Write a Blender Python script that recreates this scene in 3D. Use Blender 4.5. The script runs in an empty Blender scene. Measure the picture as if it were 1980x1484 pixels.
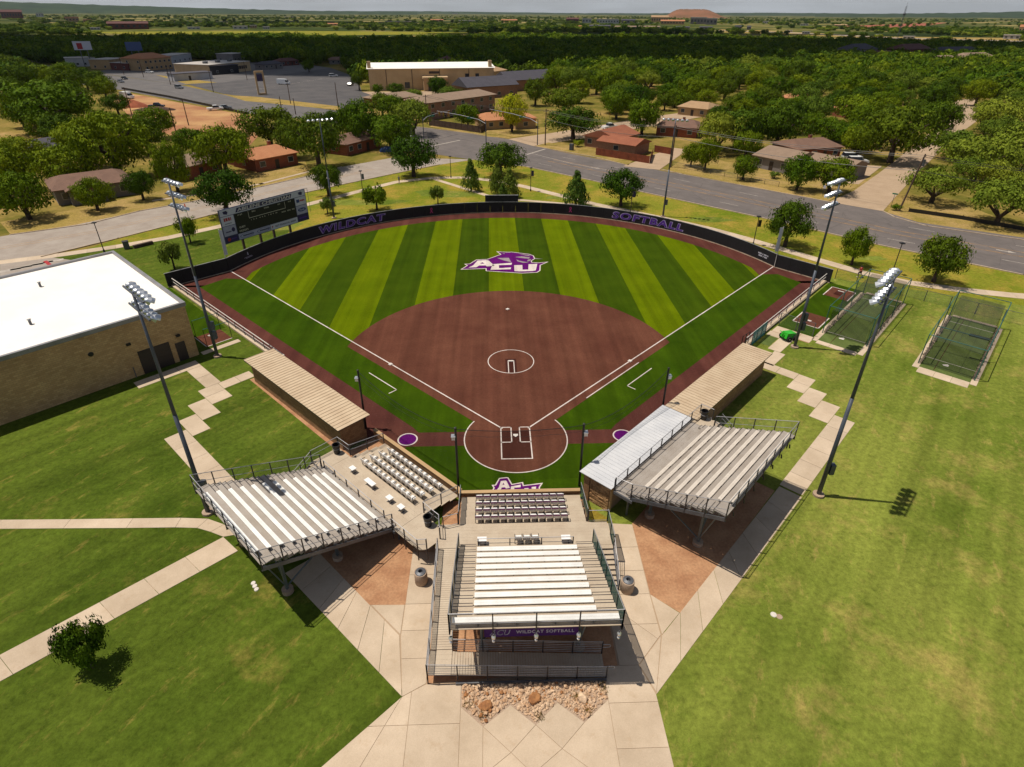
import bpy, bmesh, math, random
from mathutils import Vector, Matrix
R_ = math.radians
SC = bpy.context.scene
COL = SC.collection
rng = random.Random(7)

# ---------------------------------------------------------------- camera
cd = bpy.data.cameras.new('camera'); cam = bpy.data.objects.new('camera', cd); COL.objects.link(cam)
SC.camera = cam
YAW, PITCH, ROLL = .0363, .5235, .0047
fw = Vector((math.sin(YAW)*math.cos(PITCH), math.cos(YAW)*math.cos(PITCH), -math.sin(PITCH)))
rt = Vector((math.cos(YAW), -math.sin(YAW), 0)); up = rt.cross(fw)
rt, up = rt*math.cos(ROLL)+up*math.sin(ROLL), up*math.cos(ROLL)-rt*math.sin(ROLL)
cam.matrix_world = Matrix(((rt.x, up.x, -fw.x, -1.868), (rt.y, up.y, -fw.y, -41.424), (rt.z, up.z, -fw.z, 32.353), (0, 0, 0, 1)))
cd.sensor_fit = 'HORIZONTAL'; cd.sensor_width = 36.0
cd.lens = 1145.8051/1980*36.0
cd.shift_y = -56.42/1980
cd.clip_start = .5; cd.clip_end = 60000

# ---------------------------------------------------------------- world, sun, exposure
SUN_DIR = Vector((-.365, .065, 1.0)).normalized()          # towards the sun, from the pole shadows
SUN_EL = math.asin(SUN_DIR.z)
wd = bpy.data.worlds.new('World'); SC.world = wd; wd.use_nodes = True
wn, wl = wd.node_tree.nodes, wd.node_tree.links
wn.clear()
sky = wn.new('ShaderNodeTexSky'); sky.sky_type = 'NISHITA'; sky.sun_disc = False
sky.sun_elevation = SUN_EL; sky.sun_rotation = math.atan2(SUN_DIR.x, SUN_DIR.y)
sky.altitude = 500; sky.air_density = 1.0; sky.dust_density = 2.2; sky.ozone_density = 1.0
tc = wn.new('ShaderNodeTexCoord')
mp = wn.new('ShaderNodeMapping'); mp.inputs['Scale'].default_value = (1.6, 1.6, 14)
cn = wn.new('ShaderNodeTexNoise'); cn.inputs['Scale'].default_value = 2.6; cn.inputs['Detail'].default_value = 7; cn.inputs['Roughness'].default_value = .55
cr = wn.new('ShaderNodeValToRGB'); cr.color_ramp.elements[0].position = .42; cr.color_ramp.elements[1].position = .72
cr.color_ramp.elements[0].color = (.62, .62, .62, 1); cr.color_ramp.elements[1].color = (.95, .95, .95, 1)
mx = wn.new('ShaderNodeMix'); mx.data_type = 'RGBA'
mx.inputs['B'].default_value = (9.6, 10.2, 10.9, 1)              # thin cloud and haze, thickest at the horizon
sep = wn.new('ShaderNodeSeparateXYZ'); hz = wn.new('ShaderNodeMapRange'); hz.inputs['From Min'].default_value = 0.; hz.inputs['From Max'].default_value = .45
hz.inputs['To Min'].default_value = 1.; hz.inputs['To Max'].default_value = .12; hm = wn.new('ShaderNodeMath'); hm.operation = 'MULTIPLY'
bg = wn.new('ShaderNodeBackground'); bg.inputs['Strength'].default_value = .055
wo = wn.new('ShaderNodeOutputWorld')
wl.new(tc.outputs['Generated'], mp.inputs[0]); wl.new(mp.outputs[0], cn.inputs['Vector'])
wl.new(cn.outputs['Fac'], cr.inputs[0]); wl.new(cr.outputs[0], hm.inputs[0])
wl.new(tc.outputs['Generated'], sep.inputs[0]); wl.new(sep.outputs[2], hz.inputs['Value']); wl.new(hz.outputs[0], hm.inputs[1]); wl.new(hm.outputs[0], mx.inputs['Factor'])
wl.new(sky.outputs[0], mx.inputs['A']); wl.new(mx.outputs['Result'], bg.inputs['Color']); wl.new(bg.outputs[0], wo.inputs[0])
sd = bpy.data.lights.new('sun', 'SUN'); sd.energy = 4.6; sd.angle = R_(.53); sd.color = (1, .925, .81)
so = bpy.data.objects.new('sun', sd); COL.objects.link(so)
so.rotation_euler = SUN_DIR.to_track_quat('Z', 'Y').to_euler(); so.location = SUN_DIR*300
cy = SC.cycles; cy.max_bounces = 6; cy.diffuse_bounces = 3; cy.glossy_bounces = 3; cy.transmission_bounces = 3; cy.volume_bounces = 0; cy.transparent_max_bounces = 12
SC.view_settings.view_transform = 'Standard'; SC.view_settings.look = 'None'
SC.view_settings.exposure = 0.0; SC.view_settings.gamma = 1.0; SC.view_settings.use_curve_mapping = False

# ---------------------------------------------------------------- materials
def lin(c):
    c /= 255.
    return c/12.92 if c <= .04045 else ((c+.055)/1.055)**2.4
def A(r, g, b, k=.72):                                       # albedo whose sunlit look is the sRGB value given
    return (lin(r)*k, lin(g)*k, lin(b)*k, 1)
MATS = {}
def new_mat(name):
    m = bpy.data.materials.new(name); m.use_nodes = True; MATS[name] = m
    return m, m.node_tree.nodes, m.node_tree.links, m.node_tree.nodes['Principled BSDF']
def noise(n, l, src, scale, detail=4, rough=.55, stretch=None, rot=0):
    t = n.new('ShaderNodeTexNoise'); t.inputs['Scale'].default_value = scale
    t.inputs['Detail'].default_value = detail; t.inputs['Roughness'].default_value = rough
    if stretch:
        if rot:
            mr_ = n.new('ShaderNodeMapping'); mr_.inputs['Rotation'].default_value = (0, 0, rot); l.new(src, mr_.inputs[0]); src = mr_.outputs[0]
        mpn = n.new('ShaderNodeMapping'); mpn.inputs['Scale'].default_value = stretch
        l.new(src, mpn.inputs[0]); src = mpn.outputs[0]
    l.new(src, t.inputs['Vector'])
    return t.outputs['Fac']
def ramp(n, l, src, stops):
    r = n.new('ShaderNodeValToRGB'); e = r.color_ramp.elements
    e[0].position, e[0].color = stops[0]; e[1].position, e[1].color = stops[-1]
    for p, c in stops[1:-1]:
        x = e.new(p); x.color = c
    l.new(src, r.inputs[0])
    return r.outputs[0]
def mix(n, l, f, a, b, mode='MIX'):
    m = n.new('ShaderNodeMix'); m.data_type = 'RGBA'; m.blend_type = mode
    for k, v in (('Factor', f), ('A', a), ('B', b)):
        if isinstance(v, (float, int, tuple)): m.inputs[k].default_value = v
        else: l.new(v, m.inputs[k])
    return m.outputs['Result']
def maprange(n, l, src, a, b, c=0., d=1.):
    m = n.new('ShaderNodeMapRange'); l.new(src, m.inputs['Value'])
    for k, v in zip(('From Min', 'From Max', 'To Min', 'To Max'), (a, b, c, d)): m.inputs[k].default_value = v
    return m.outputs[0]
def G3(v): return (v, v, v, 1)
def bump(n, l, b, src, strength, dist=.02):
    bp = n.new('ShaderNodeBump'); bp.inputs['Strength'].default_value = strength; bp.inputs['Distance'].default_value = dist
    l.new(src, bp.inputs['Height']); l.new(bp.outputs[0], b.inputs['Normal'])
def pos(n): return n.new('ShaderNodeNewGeometry').outputs['Position']

def pm(name, c1, c2=None, s=1.2, rough=.75, metal=0., bmp=0., fine=.18, fs=18., spec=None, stops=(.35, .65)):
    """two-tone painted / mineral surface: broad blotches and fine grain"""
    m, n, l, b = new_mat(name)
    c2 = c2 or tuple(x*.82 for x in c1[:3])+(1,)
    p = pos(n)
    c = ramp(n, l, noise(n, l, p, s, 5), [(stops[0], c1), (stops[1], c2)])
    fn = noise(n, l, p, fs, 3)
    c = mix(n, l, 1., c, ramp(n, l, fn, [(.3, G3(1-fine)), (.7, G3(1+fine))]), 'MULTIPLY')
    l.new(c, b.inputs['Base Color'])
    b.inputs['Roughness'].default_value = rough; b.inputs['Metallic'].default_value = metal
    if spec is not None: b.inputs['Specular IOR Level'].default_value = spec
    if bmp: bump(n, l, b, fn, bmp)
    return m
def flat(name, c, rough=.6, metal=0.):
    return pm(name, c, tuple(x*.9 for x in c[:3])+(1,), 2., rough, metal, 0, .06)
def screen(name, c, alpha, rough=.9):
    """woven net or wire mesh finer than a pixel: part thread, part air"""
    m, n, l, b = new_mat(name)
    b.inputs['Base Color'].default_value = c; b.inputs['Roughness'].default_value = rough
    b.inputs['Alpha'].default_value = alpha; b.inputs['Specular IOR Level'].default_value = .1
    return m

def grass_mat(name, dark, mid, dry, dryness=.5, streak=None, sc=1.):
    m, n, l, b = new_mat(name); p = pos(n)
    big = noise(n, l, p, .055*sc, 5, .6); med = noise(n, l, p, .33*sc, 6, .65); fine = noise(n, l, p, 2.4, 8, .82)
    c = ramp(n, l, big, [(.36, dark), (.62, mid)])
    c = mix(n, l, ramp(n, l, med, [(.35, G3(0)), (.75, G3(.75))]), c, mid)
    dn = noise(n, l, p, .16*sc, 7, .72)
    c = mix(n, l, ramp(n, l, dn, [(.70-.34*dryness, G3(0)), (.88-.30*dryness, G3(.9))]), c, dry)
    dn2 = noise(n, l, p, .9*sc, 6, .75, (1, .35, 1), .5)
    c = mix(n, l, ramp(n, l, dn2, [(.57, G3(0)), (.72, G3(.8))]), c, dry)
    c = mix(n, l, ramp(n, l, noise(n, l, p, .7*sc, 7, .8), [(.30, G3(.65)), (.45, G3(0))]), c, tuple(x*.72 for x in dark[:3])+(1,))
    if streak is not None:
        st = noise(n, l, p, .7, 5, .6, (1, .035, 1), streak)
        c = mix(n, l, 1., c, ramp(n, l, st, [(.34, G3(.80)), (.66, G3(1.14))]), 'MULTIPLY')
    c = mix(n, l, 1., c, ramp(n, l, fine, [(.30, G3(.55)), (.70, G3(1.45))]), 'MULTIPLY')
    l.new(c, b.inputs['Base Color']); b.inputs['Roughness'].default_value = .95
    b.inputs['Specular IOR Level'].default_value = .04
    bump(n, l, b, noise(n, l, p, 9., 5, .8), .8, .05)
    return m

grass_mat('lawn', A(68, 88, 22), A(98, 114, 38), A(160, 142, 72), .38, R_(45))
grass_mat('lawn_east', A(94, 114, 34), A(138, 146, 62), A(182, 160, 92), .50, R_(41))
grass_mat('lawn_north', A(104, 124, 26), A(142, 142, 48), A(178, 150, 68), .75)
grass_mat('dry_grass', A(132, 122, 58), A(170, 146, 80), A(190, 158, 104), .8)
grass_mat('weeds', A(120, 110, 30), A(150, 130, 50), A(170, 135, 70), .7)

def turf_mat(name, c1, c2, wear=None):
    m, n, l, b = new_mat(name); p = pos(n)
    c = ramp(n, l, noise(n, l, p, .22, 5, .6), [(.32, c1), (.70, c2)])
    st = noise(n, l, p, 1.1, 3, .5, (1, .02, 1))                # brush lines of the nap
    c = mix(n, l, 1., c, ramp(n, l, st, [(.35, G3(.84)), (.65, G3(1.12))]), 'MULTIPLY')
    c = mix(n, l, 1., c, ramp(n, l, noise(n, l, p, 5., 5, .8), [(.3, G3(.80)), (.7, G3(1.2))]), 'MULTIPLY')
    l.new(c, b.inputs['Base Color']); b.inputs['Roughness'].default_value = 1.; b.inputs['Specular IOR Level'].default_value = .04
    bump(n, l, b, noise(n, l, p, 14., 4, .8), .5, .02)
    return m
turf_mat('turf_light', A(90, 108, 0), A(106, 122, 4))
turf_mat('turf_dark', A(54, 76, 4), A(68, 88, 8))
turf_mat('turf_foul', A(48, 72, 4), A(66, 90, 8))
turf_mat('turf_clay', A(97, 58, 46), A(116, 74, 58))
turf_mat('turf_track', A(88, 50, 45), A(106, 64, 55))
turf_mat('turf_box', A(70, 38, 32), A(84, 50, 42))
turf_mat('turf_cage', A(92, 108, 54), A(110, 124, 68))
turf_mat('turf_purple', A(92, 18, 104), A(108, 26, 118))
turf_mat('turf_white', A(222, 208, 200), A(238, 226, 218))
turf_mat('turf_grey', A(150, 140, 140), A(170, 160, 158))

def concrete(name, c1, c2, stain):
    m, n, l, b = new_mat(name); p = pos(n)
    oi = n.new('ShaderNodeObjectInfo').outputs['Random']
    c = ramp(n, l, noise(n, l, p, .35, 6, .65), [(.32, c1), (.68, c2)])
    c = mix(n, l, ramp(n, l, noise(n, l, p, 1.3, 6, .7), [(.56, G3(0)), (.78, G3(.55))]), c, stain)
    c = mix(n, l, 1., c, ramp(n, l, oi, [(0, G3(.92)), (1, G3(1.06))]), 'MULTIPLY')
    c = mix(n, l, 1., c, ramp(n, l, noise(n, l, p, 22., 3), [(.3, G3(.93)), (.7, G3(1.07))]), 'MULTIPLY')
    l.new(c, b.inputs['Base Color']); b.inputs['Roughness'].default_value = .9
    b.inputs['Specular IOR Level'].default_value = .25
    return m
concrete('concrete', A(226, 204, 178), A(202, 180, 154), A(192, 162, 128))
concrete('concrete_road', A(184, 172, 160), A(164, 150, 138), A(140, 126, 116))
concrete('concrete_tan', A(196, 170, 142), A(180, 154, 126), A(158, 134, 110))

def asphalt(name, c1, c2, rot):
    m, n, l, b = new_mat(name); p = pos(n)
    c = ramp(n, l, noise(n, l, p, .12, 6, .65), [(.32, c1), (.68, c2)])
    st = noise(n, l, p, .55, 3, .55, (1, .02, 1), rot)          # tyre-polished lanes
    c = mix(n, l, 1., c, ramp(n, l, st, [(.3, G3(.88)), (.7, G3(1.1))]), 'MULTIPLY')
    c = mix(n, l, 1., c, ramp(n, l, noise(n, l, p, .5, 6, .75), [(.3, G3(.86)), (.7, G3(1.14))]), 'MULTIPLY')
    ck = n.new('ShaderNodeTexVoronoi'); ck.feature = 'DISTANCE_TO_EDGE'; ck.inputs['Scale'].default_value = .16
    l.new(p, ck.inputs['Vector'])
    c = mix(n, l, ramp(n, l, ck.outputs['Distance'], [(0, G3(.45)), (.012, G3(0))]), c, tuple(x*.55 for x in c1[:3])+(1,))
    l.new(c, b.inputs['Base Color']); b.inputs['Roughness'].default_value = .88
    return m
asphalt('asphalt', A(106, 98, 95), A(124, 114, 109), R_(-42))
asphalt('asphalt_lot', A(74, 71, 73), A(100, 95, 94), R_(60))
asphalt('asphalt_old', A(98, 94, 94), A(118, 112, 109), R_(-42))

pm('dirt', A(200, 152, 112), A(176, 126, 90), .8, .95, bmp=.5, fine=.16, fs=6.)
pm('site_dirt', A(206, 160, 104), A(170, 112, 72), .06, .95, fine=.1, fs=2.)
pm('soil_red', A(176, 96, 62), A(150, 78, 52), .3, .95, bmp=.5)
pm('soil_dark', A(92, 62, 44), A(70, 46, 34), .3, .95, bmp=.5)
pm('paint_white', A(240, 232, 224), A(226, 216, 206), 1.5, .7)
pm('road_paint', A(206, 196, 184), A(176, 164, 152), 1.5, .8)
pm('road_yellow', A(196, 150, 90), A(160, 124, 84), 1.5, .8)
pm('alu_bench', (.80, .79, .76, 1), (.70, .69, .66, 1), 1.3, .5, .15, fine=.05)
pm('alu_bench_dull', A(238, 226, 212), A(224, 212, 198), 1.3, .55, .1, fine=.05)
pm('alu_deck', A(190, 180, 170), A(174, 162, 150), .8, .55, .15, fine=.07)
pm('alu_plank', A(214, 196, 172), A(200, 180, 156), .8, .6, .1, fine=.07)
pm('alu_rail', A(206, 204, 206), A(182, 180, 182), 1., .45, .5)
pm('galv', A(120, 122, 128), A(96, 98, 104), .9, .5, .45)
pm('post_dark', A(74, 68, 70), A(56, 52, 54), 1.2, .55, .3)
pm('pole_steel', A(98, 104, 116), A(80, 86, 98), .6, .5, .35)
pm('beam_steel', A(120, 130, 130), A(100, 108, 110), .8, .55, .3)
pm('black_pad', A(30, 27, 31), A(22, 20, 23), 1.1, .7, fine=.25, fs=3.)
pm('black_metal', A(26, 25, 28), A(18, 17, 20), 1.1, .5)
pm('black_plastic', A(34, 31, 33), A(24, 22, 24), 1.1, .45)
pm('dugout_roof', A(226, 202, 170), A(212, 186, 154), .7, .55, .1, fine=.06)
pm('roof_white_metal', A(232, 232, 234), A(216, 217, 221), .5, .5, .05, fine=.04)
pm('roof_membrane', (.86, .82, .76, 1), (.80, .75, .68, 1), .25, .7, fine=.04)
pm('coping', A(170, 168, 172), A(150, 148, 150), .6, .5, .4)
pm('door_brown', A(62, 48, 44), A(52, 40, 38), 1.2, .55)
pm('wood_fence', A(150, 76, 44), A(124, 60, 36), 1.2, .85, fine=.2)
pm('wood_grey', A(96, 74, 60), A(78, 60, 50), 1.2, .9, fine=.2)
pm('net_green_pipe', A(70, 128, 118), A(50, 96, 90), .8, .5, .2)
pm('seat_white', (.80, .78, .76, 1), (.72, .70, .68, 1), 2, .5, fine=.04)
pm('seat_purple', A(164, 92, 146), A(146, 78, 130), 2, .5, fine=.05)
pm('purple', A(86, 24, 128), A(74, 18, 112), 2, .5, fine=.05)
pm('violet_ink', A(104, 48, 176), A(92, 40, 160), 2, .5, fine=.05)
pm('lavender', A(196, 178, 226), A(184, 166, 214), 2, .5, fine=.03)
pm('navy', A(52, 40, 96), A(44, 34, 84), 2, .5, fine=.05)
pm('sign_white', A(232, 230, 240), A(222, 220, 232), 2, .45, fine=.03)
pm('sign_silver', A(196, 194, 214), A(184, 182, 204), 2, .45, fine=.03)
pm('sign_black', A(22, 20, 20), A(16, 15, 15), 2, .5, fine=.1)
pm('sign_frame', A(70, 72, 110), A(62, 62, 98), 2, .5)
pm('ink_red', A(196, 48, 52), A(180, 40, 44), 2, .5)
pm('ink_blue', A(52, 76, 140), A(46, 66, 124), 2, .5)
pm('ink_pink', A(222, 70, 140), A(206, 60, 126), 2, .5)
pm('ink_cream', A(240, 232, 208), A(230, 222, 198), 2, .5)
pm('rock', A(236, 204, 170), A(200, 158, 120), 2.2, .9, fine=.25, fs=7.)
pm('rock_rust', A(196, 138, 86), A(158, 104, 62), 1.6, .9, fine=.25, fs=7.)
pm('stone_block', A(206, 164, 116), A(160, 118, 78), 1.8, .9, fine=.25, fs=6.)
pm('mortar', A(150, 122, 92), None, 2., .95)
pm('precast', A(196, 170, 146), A(176, 150, 128), 3., .9, fine=.3, fs=30.)
pm('green_machine', A(70, 210, 60), A(50, 180, 44), 3., .45, fine=.04)
pm('rubber', A(30, 28, 28), A(22, 21, 21), 3., .85)
pm('chrome', (.75, .75, .77, 1), (.6, .6, .62, 1), 3., .22, .9, fine=.03)
pm('lamp_shell', (.72, .74, .78, 1), (.60, .62, .66, 1), 3., .32, .75, fine=.04)
pm('lamp_lens', A(236, 236, 240), None, 3., .2, fine=.02)
pm('car_glass', A(40, 46, 54), A(30, 34, 40), 3., .12, fine=.02)
pm('car_white', (.78, .78, .78, 1), (.74, .74, .74, 1), 3., .25, fine=.02)
pm('car_silver', A(168, 170, 176), None, 3., .3, .4, fine=.02)
pm('car_dark', A(48, 48, 56), None, 3., .25, fine=.02)
pm('car_red', A(150, 40, 40), None, 3., .3, fine=.02)
pm('car_blue', A(60, 90, 150), None, 3., .3, fine=.02)
pm('window_glass', A(70, 78, 88), A(46, 52, 60), .8, .15, fine=.02)
pm('trim_white', A(226, 222, 216), None, 2., .6)
pm('signal_yellow', A(216, 160, 40), None, 2., .5)
pm('sign_green', A(30, 140, 100), None, 2., .5)
pm('flag_orange', A(230, 92, 40), None, 2., .7)
pm('skin', A(206, 150, 120), None, 9., .6)
pm('cloth_red', A(206, 48, 56), None, 9., .8)
pm('cloth_dark', A(44, 44, 52), None, 9., .8)
pm('cloth_grey', A(120, 124, 130), None, 9., .8)
pm('hair', A(50, 36, 28), None, 9., .7)
pm('bark', A(92, 74, 60), A(64, 50, 40), 2.5, .95, bmp=.8, fine=.25, fs=8.)
pm('utility_wood', A(104, 80, 64), A(84, 64, 52), 1.5, .9, fine=.2)
pm('curb', A(210, 188, 162), A(186, 162, 138), .6, .9)
screen('net_black', (.012, .012, .014, 1), .13)
screen('net_cage', (.04, .045, .045, 1), .30)
screen('net_cage_dense', (.012, .016, .016, 1), .42)
screen('chain_link', (.22, .22, .23, 1), .11)
screen('windscreen_green', (.018, .075, .062, 1), .74)
screen('windscreen_teal', (.05, .26, .28, 1), .85)

def brick(name, c1, c2, mortar, s=1.):
    m, n, l, b = new_mat(name); p = pos(n)
    nrm = n.new('ShaderNodeNewGeometry').outputs['Normal']
    sx = n.new('ShaderNodeSeparateXYZ'); l.new(p, sx.inputs[0])
    sn = n.new('ShaderNodeSeparateXYZ'); l.new(nrm, sn.inputs[0])
    def mt(op, a, bb):
        q = n.new('ShaderNodeMath'); q.operation = op
        for i, v in enumerate((a, bb)):
            if isinstance(v, (int, float)): q.inputs[i].default_value = v
            else: l.new(v, q.inputs[i])
        return q.outputs[0]
    h = mt('SUBTRACT', mt('MULTIPLY', sx.outputs[1], sn.outputs[0]), mt('MULTIPLY', sx.outputs[0], sn.outputs[1]))
    cb = n.new('ShaderNodeCombineXYZ'); l.new(h, cb.inputs[0]); l.new(sx.outputs[2], cb.inputs[1])
    bt = n.new('ShaderNodeTexBrick'); bt.inputs['Scale'].default_value = 1.
    bt.inputs['Brick Width'].default_value = .4*s; bt.inputs['Row Height'].default_value = .2*s; bt.inputs['Mortar Size'].default_value = .012*s
    bt.inputs['Color1'].default_value = c1; bt.inputs['Color2'].default_value = c2; bt.inputs['Mortar'].default_value = mortar
    l.new(cb.outputs[0], bt.inputs['Vector'])
    c = mix(n, l, 1., bt.outputs['Color'], ramp(n, l, noise(n, l, p, .35, 5, .65), [(.3, G3(.82)), (.7, G3(1.14))]), 'MULTIPLY')
    l.new(c, b.inputs['Base Color']); b.inputs['Roughness'].default_value = .9
    bump(n, l, b, bt.outputs['Fac'], -.4, .01)
    return m
brick('brick_tan', A(226, 186, 130), A(202, 160, 108), A(176, 146, 110))
brick('brick_dugout', A(184, 140, 96), A(156, 114, 76), A(138, 110, 82))
brick('brick_red', A(176, 92, 64), A(146, 72, 52), A(150, 120, 100), .55)
brick('brick_pink', A(188, 140, 116), A(160, 112, 92), A(160, 130, 112), .55)
brick('brick_cream', A(208, 180, 140), A(192, 162, 124), A(190, 164, 130), .8)

def shingle(name, c1, c2):
    m, n, l, b = new_mat(name); p = pos(n)
    c = ramp(n, l, noise(n, l, p, .5, 6, .7), [(.3, c1), (.7, c2)])
    sx = n.new('ShaderNodeSeparateXYZ'); l.new(p, sx.inputs[0])
    w = n.new('ShaderNodeTexWave'); w.bands_direction = 'Z'; w.inputs['Scale'].default_value = 2.2; w.inputs['Distortion'].default_value = 1.5
    w.inputs['Detail'].default_value = 3
    l.new(p, w.inputs['Vector'])
    c = mix(n, l, 1., c, ramp(n, l, w.outputs['Fac'], [(0, G3(.86)), (1, G3(1.1))]), 'MULTIPLY')
    c = mix(n, l, 1., c, ramp(n, l, noise(n, l, p, 7., 4, .7), [(.3, G3(.85)), (.7, G3(1.15))]), 'MULTIPLY')
    l.new(c, b.inputs['Base Color']); b.inputs['Roughness'].default_value = .92
    return m
shingle('roof_rust', A(172, 104, 72), A(152, 88, 62))
shingle('roof_orange', A(206, 142, 98), A(190, 124, 84))
shingle('roof_brown', A(142, 108, 90), A(120, 90, 76))
shingle('roof_greytan', A(164, 138, 116), A(146, 122, 102))
shingle('roof_slate', A(88, 84, 94), A(72, 70, 80))
shingle('roof_tan', A(196, 160, 120), A(176, 142, 106))
shingle('roof_maroon', A(110, 66, 60), A(92, 54, 50))
pm('wall_cream', A(222, 190, 146), A(206, 174, 132), .3, .85, fine=.05)
pm('wall_white', A(214, 212, 214), A(196, 194, 196), .3, .8, fine=.05)
pm('wall_grey', A(150, 142, 140), A(136, 128, 126), .3, .85, fine=.05)
pm('wall_tan', A(206, 170, 124), A(186, 152, 110), .3, .85, fine=.05)
pm('wall_red', A(128, 68, 60), A(110, 58, 52), .3, .85, fine=.05)
pm('roof_pale', A(206, 198, 190), A(190, 182, 174), .2, .75, fine=.05)

def leaf_mat(name, c1, c2, c3):
    m, n, l, b = new_mat(name); p = pos(n)
    oi = n.new('ShaderNodeObjectInfo').outputs['Random']
    c = ramp(n, l, noise(n, l, p, .55, 4, .6), [(.3, c1), (.55, c2), (.75, c3)])
    c = mix(n, l, 1., c, ramp(n, l, noise(n, l, p, 4., 3, .7), [(.3, G3(.7)), (.7, G3(1.3))]), 'MULTIPLY')
    hs = n.new('ShaderNodeHueSaturation'); l.new(c, hs.inputs['Color'])
    l.new(maprange(n, l, oi, 0, 1, .478, .522), hs.inputs['Hue']); l.new(maprange(n, l, oi, 0, 1, 1.25, .78), hs.inputs['Value'])
    l.new(hs.outputs[0], b.inputs['Base Color']); b.inputs['Roughness'].default_value = .75
    b.inputs['Specular IOR Level'].default_value = .08
    tr = n.new('ShaderNodeBsdfTranslucent'); l.new(hs.outputs[0], tr.inputs[0])
    ms = n.new('ShaderNodeMixShader'); ms.inputs[0].default_value = .14
    l.new(b.outputs[0], ms.inputs[1]); l.new(tr.outputs[0], ms.inputs[2])
    l.new(ms.outputs[0], n['Material Output'].inputs[0])
    return m
leaf_mat('leaf_oak', A(44, 62, 8, 1.25), A(66, 86, 12, 1.25), A(90, 104, 18, 1.25))
leaf_mat('leaf_elm', A(60, 80, 6, 1.25), A(86, 104, 10, 1.25), A(112, 124, 20, 1.25))
leaf_mat('leaf_yellow', A(120, 130, 20, 1.25), A(150, 152, 24, 1.25), A(170, 164, 40, 1.25))
leaf_mat('leaf_cypress', A(60, 80, 26, 1.25), A(84, 102, 34, 1.25), A(104, 118, 46, 1.25))
leaf_mat('leaf_mesquite', A(74, 90, 22, 1.25), A(98, 112, 30, 1.25), A(122, 130, 44, 1.25))

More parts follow.
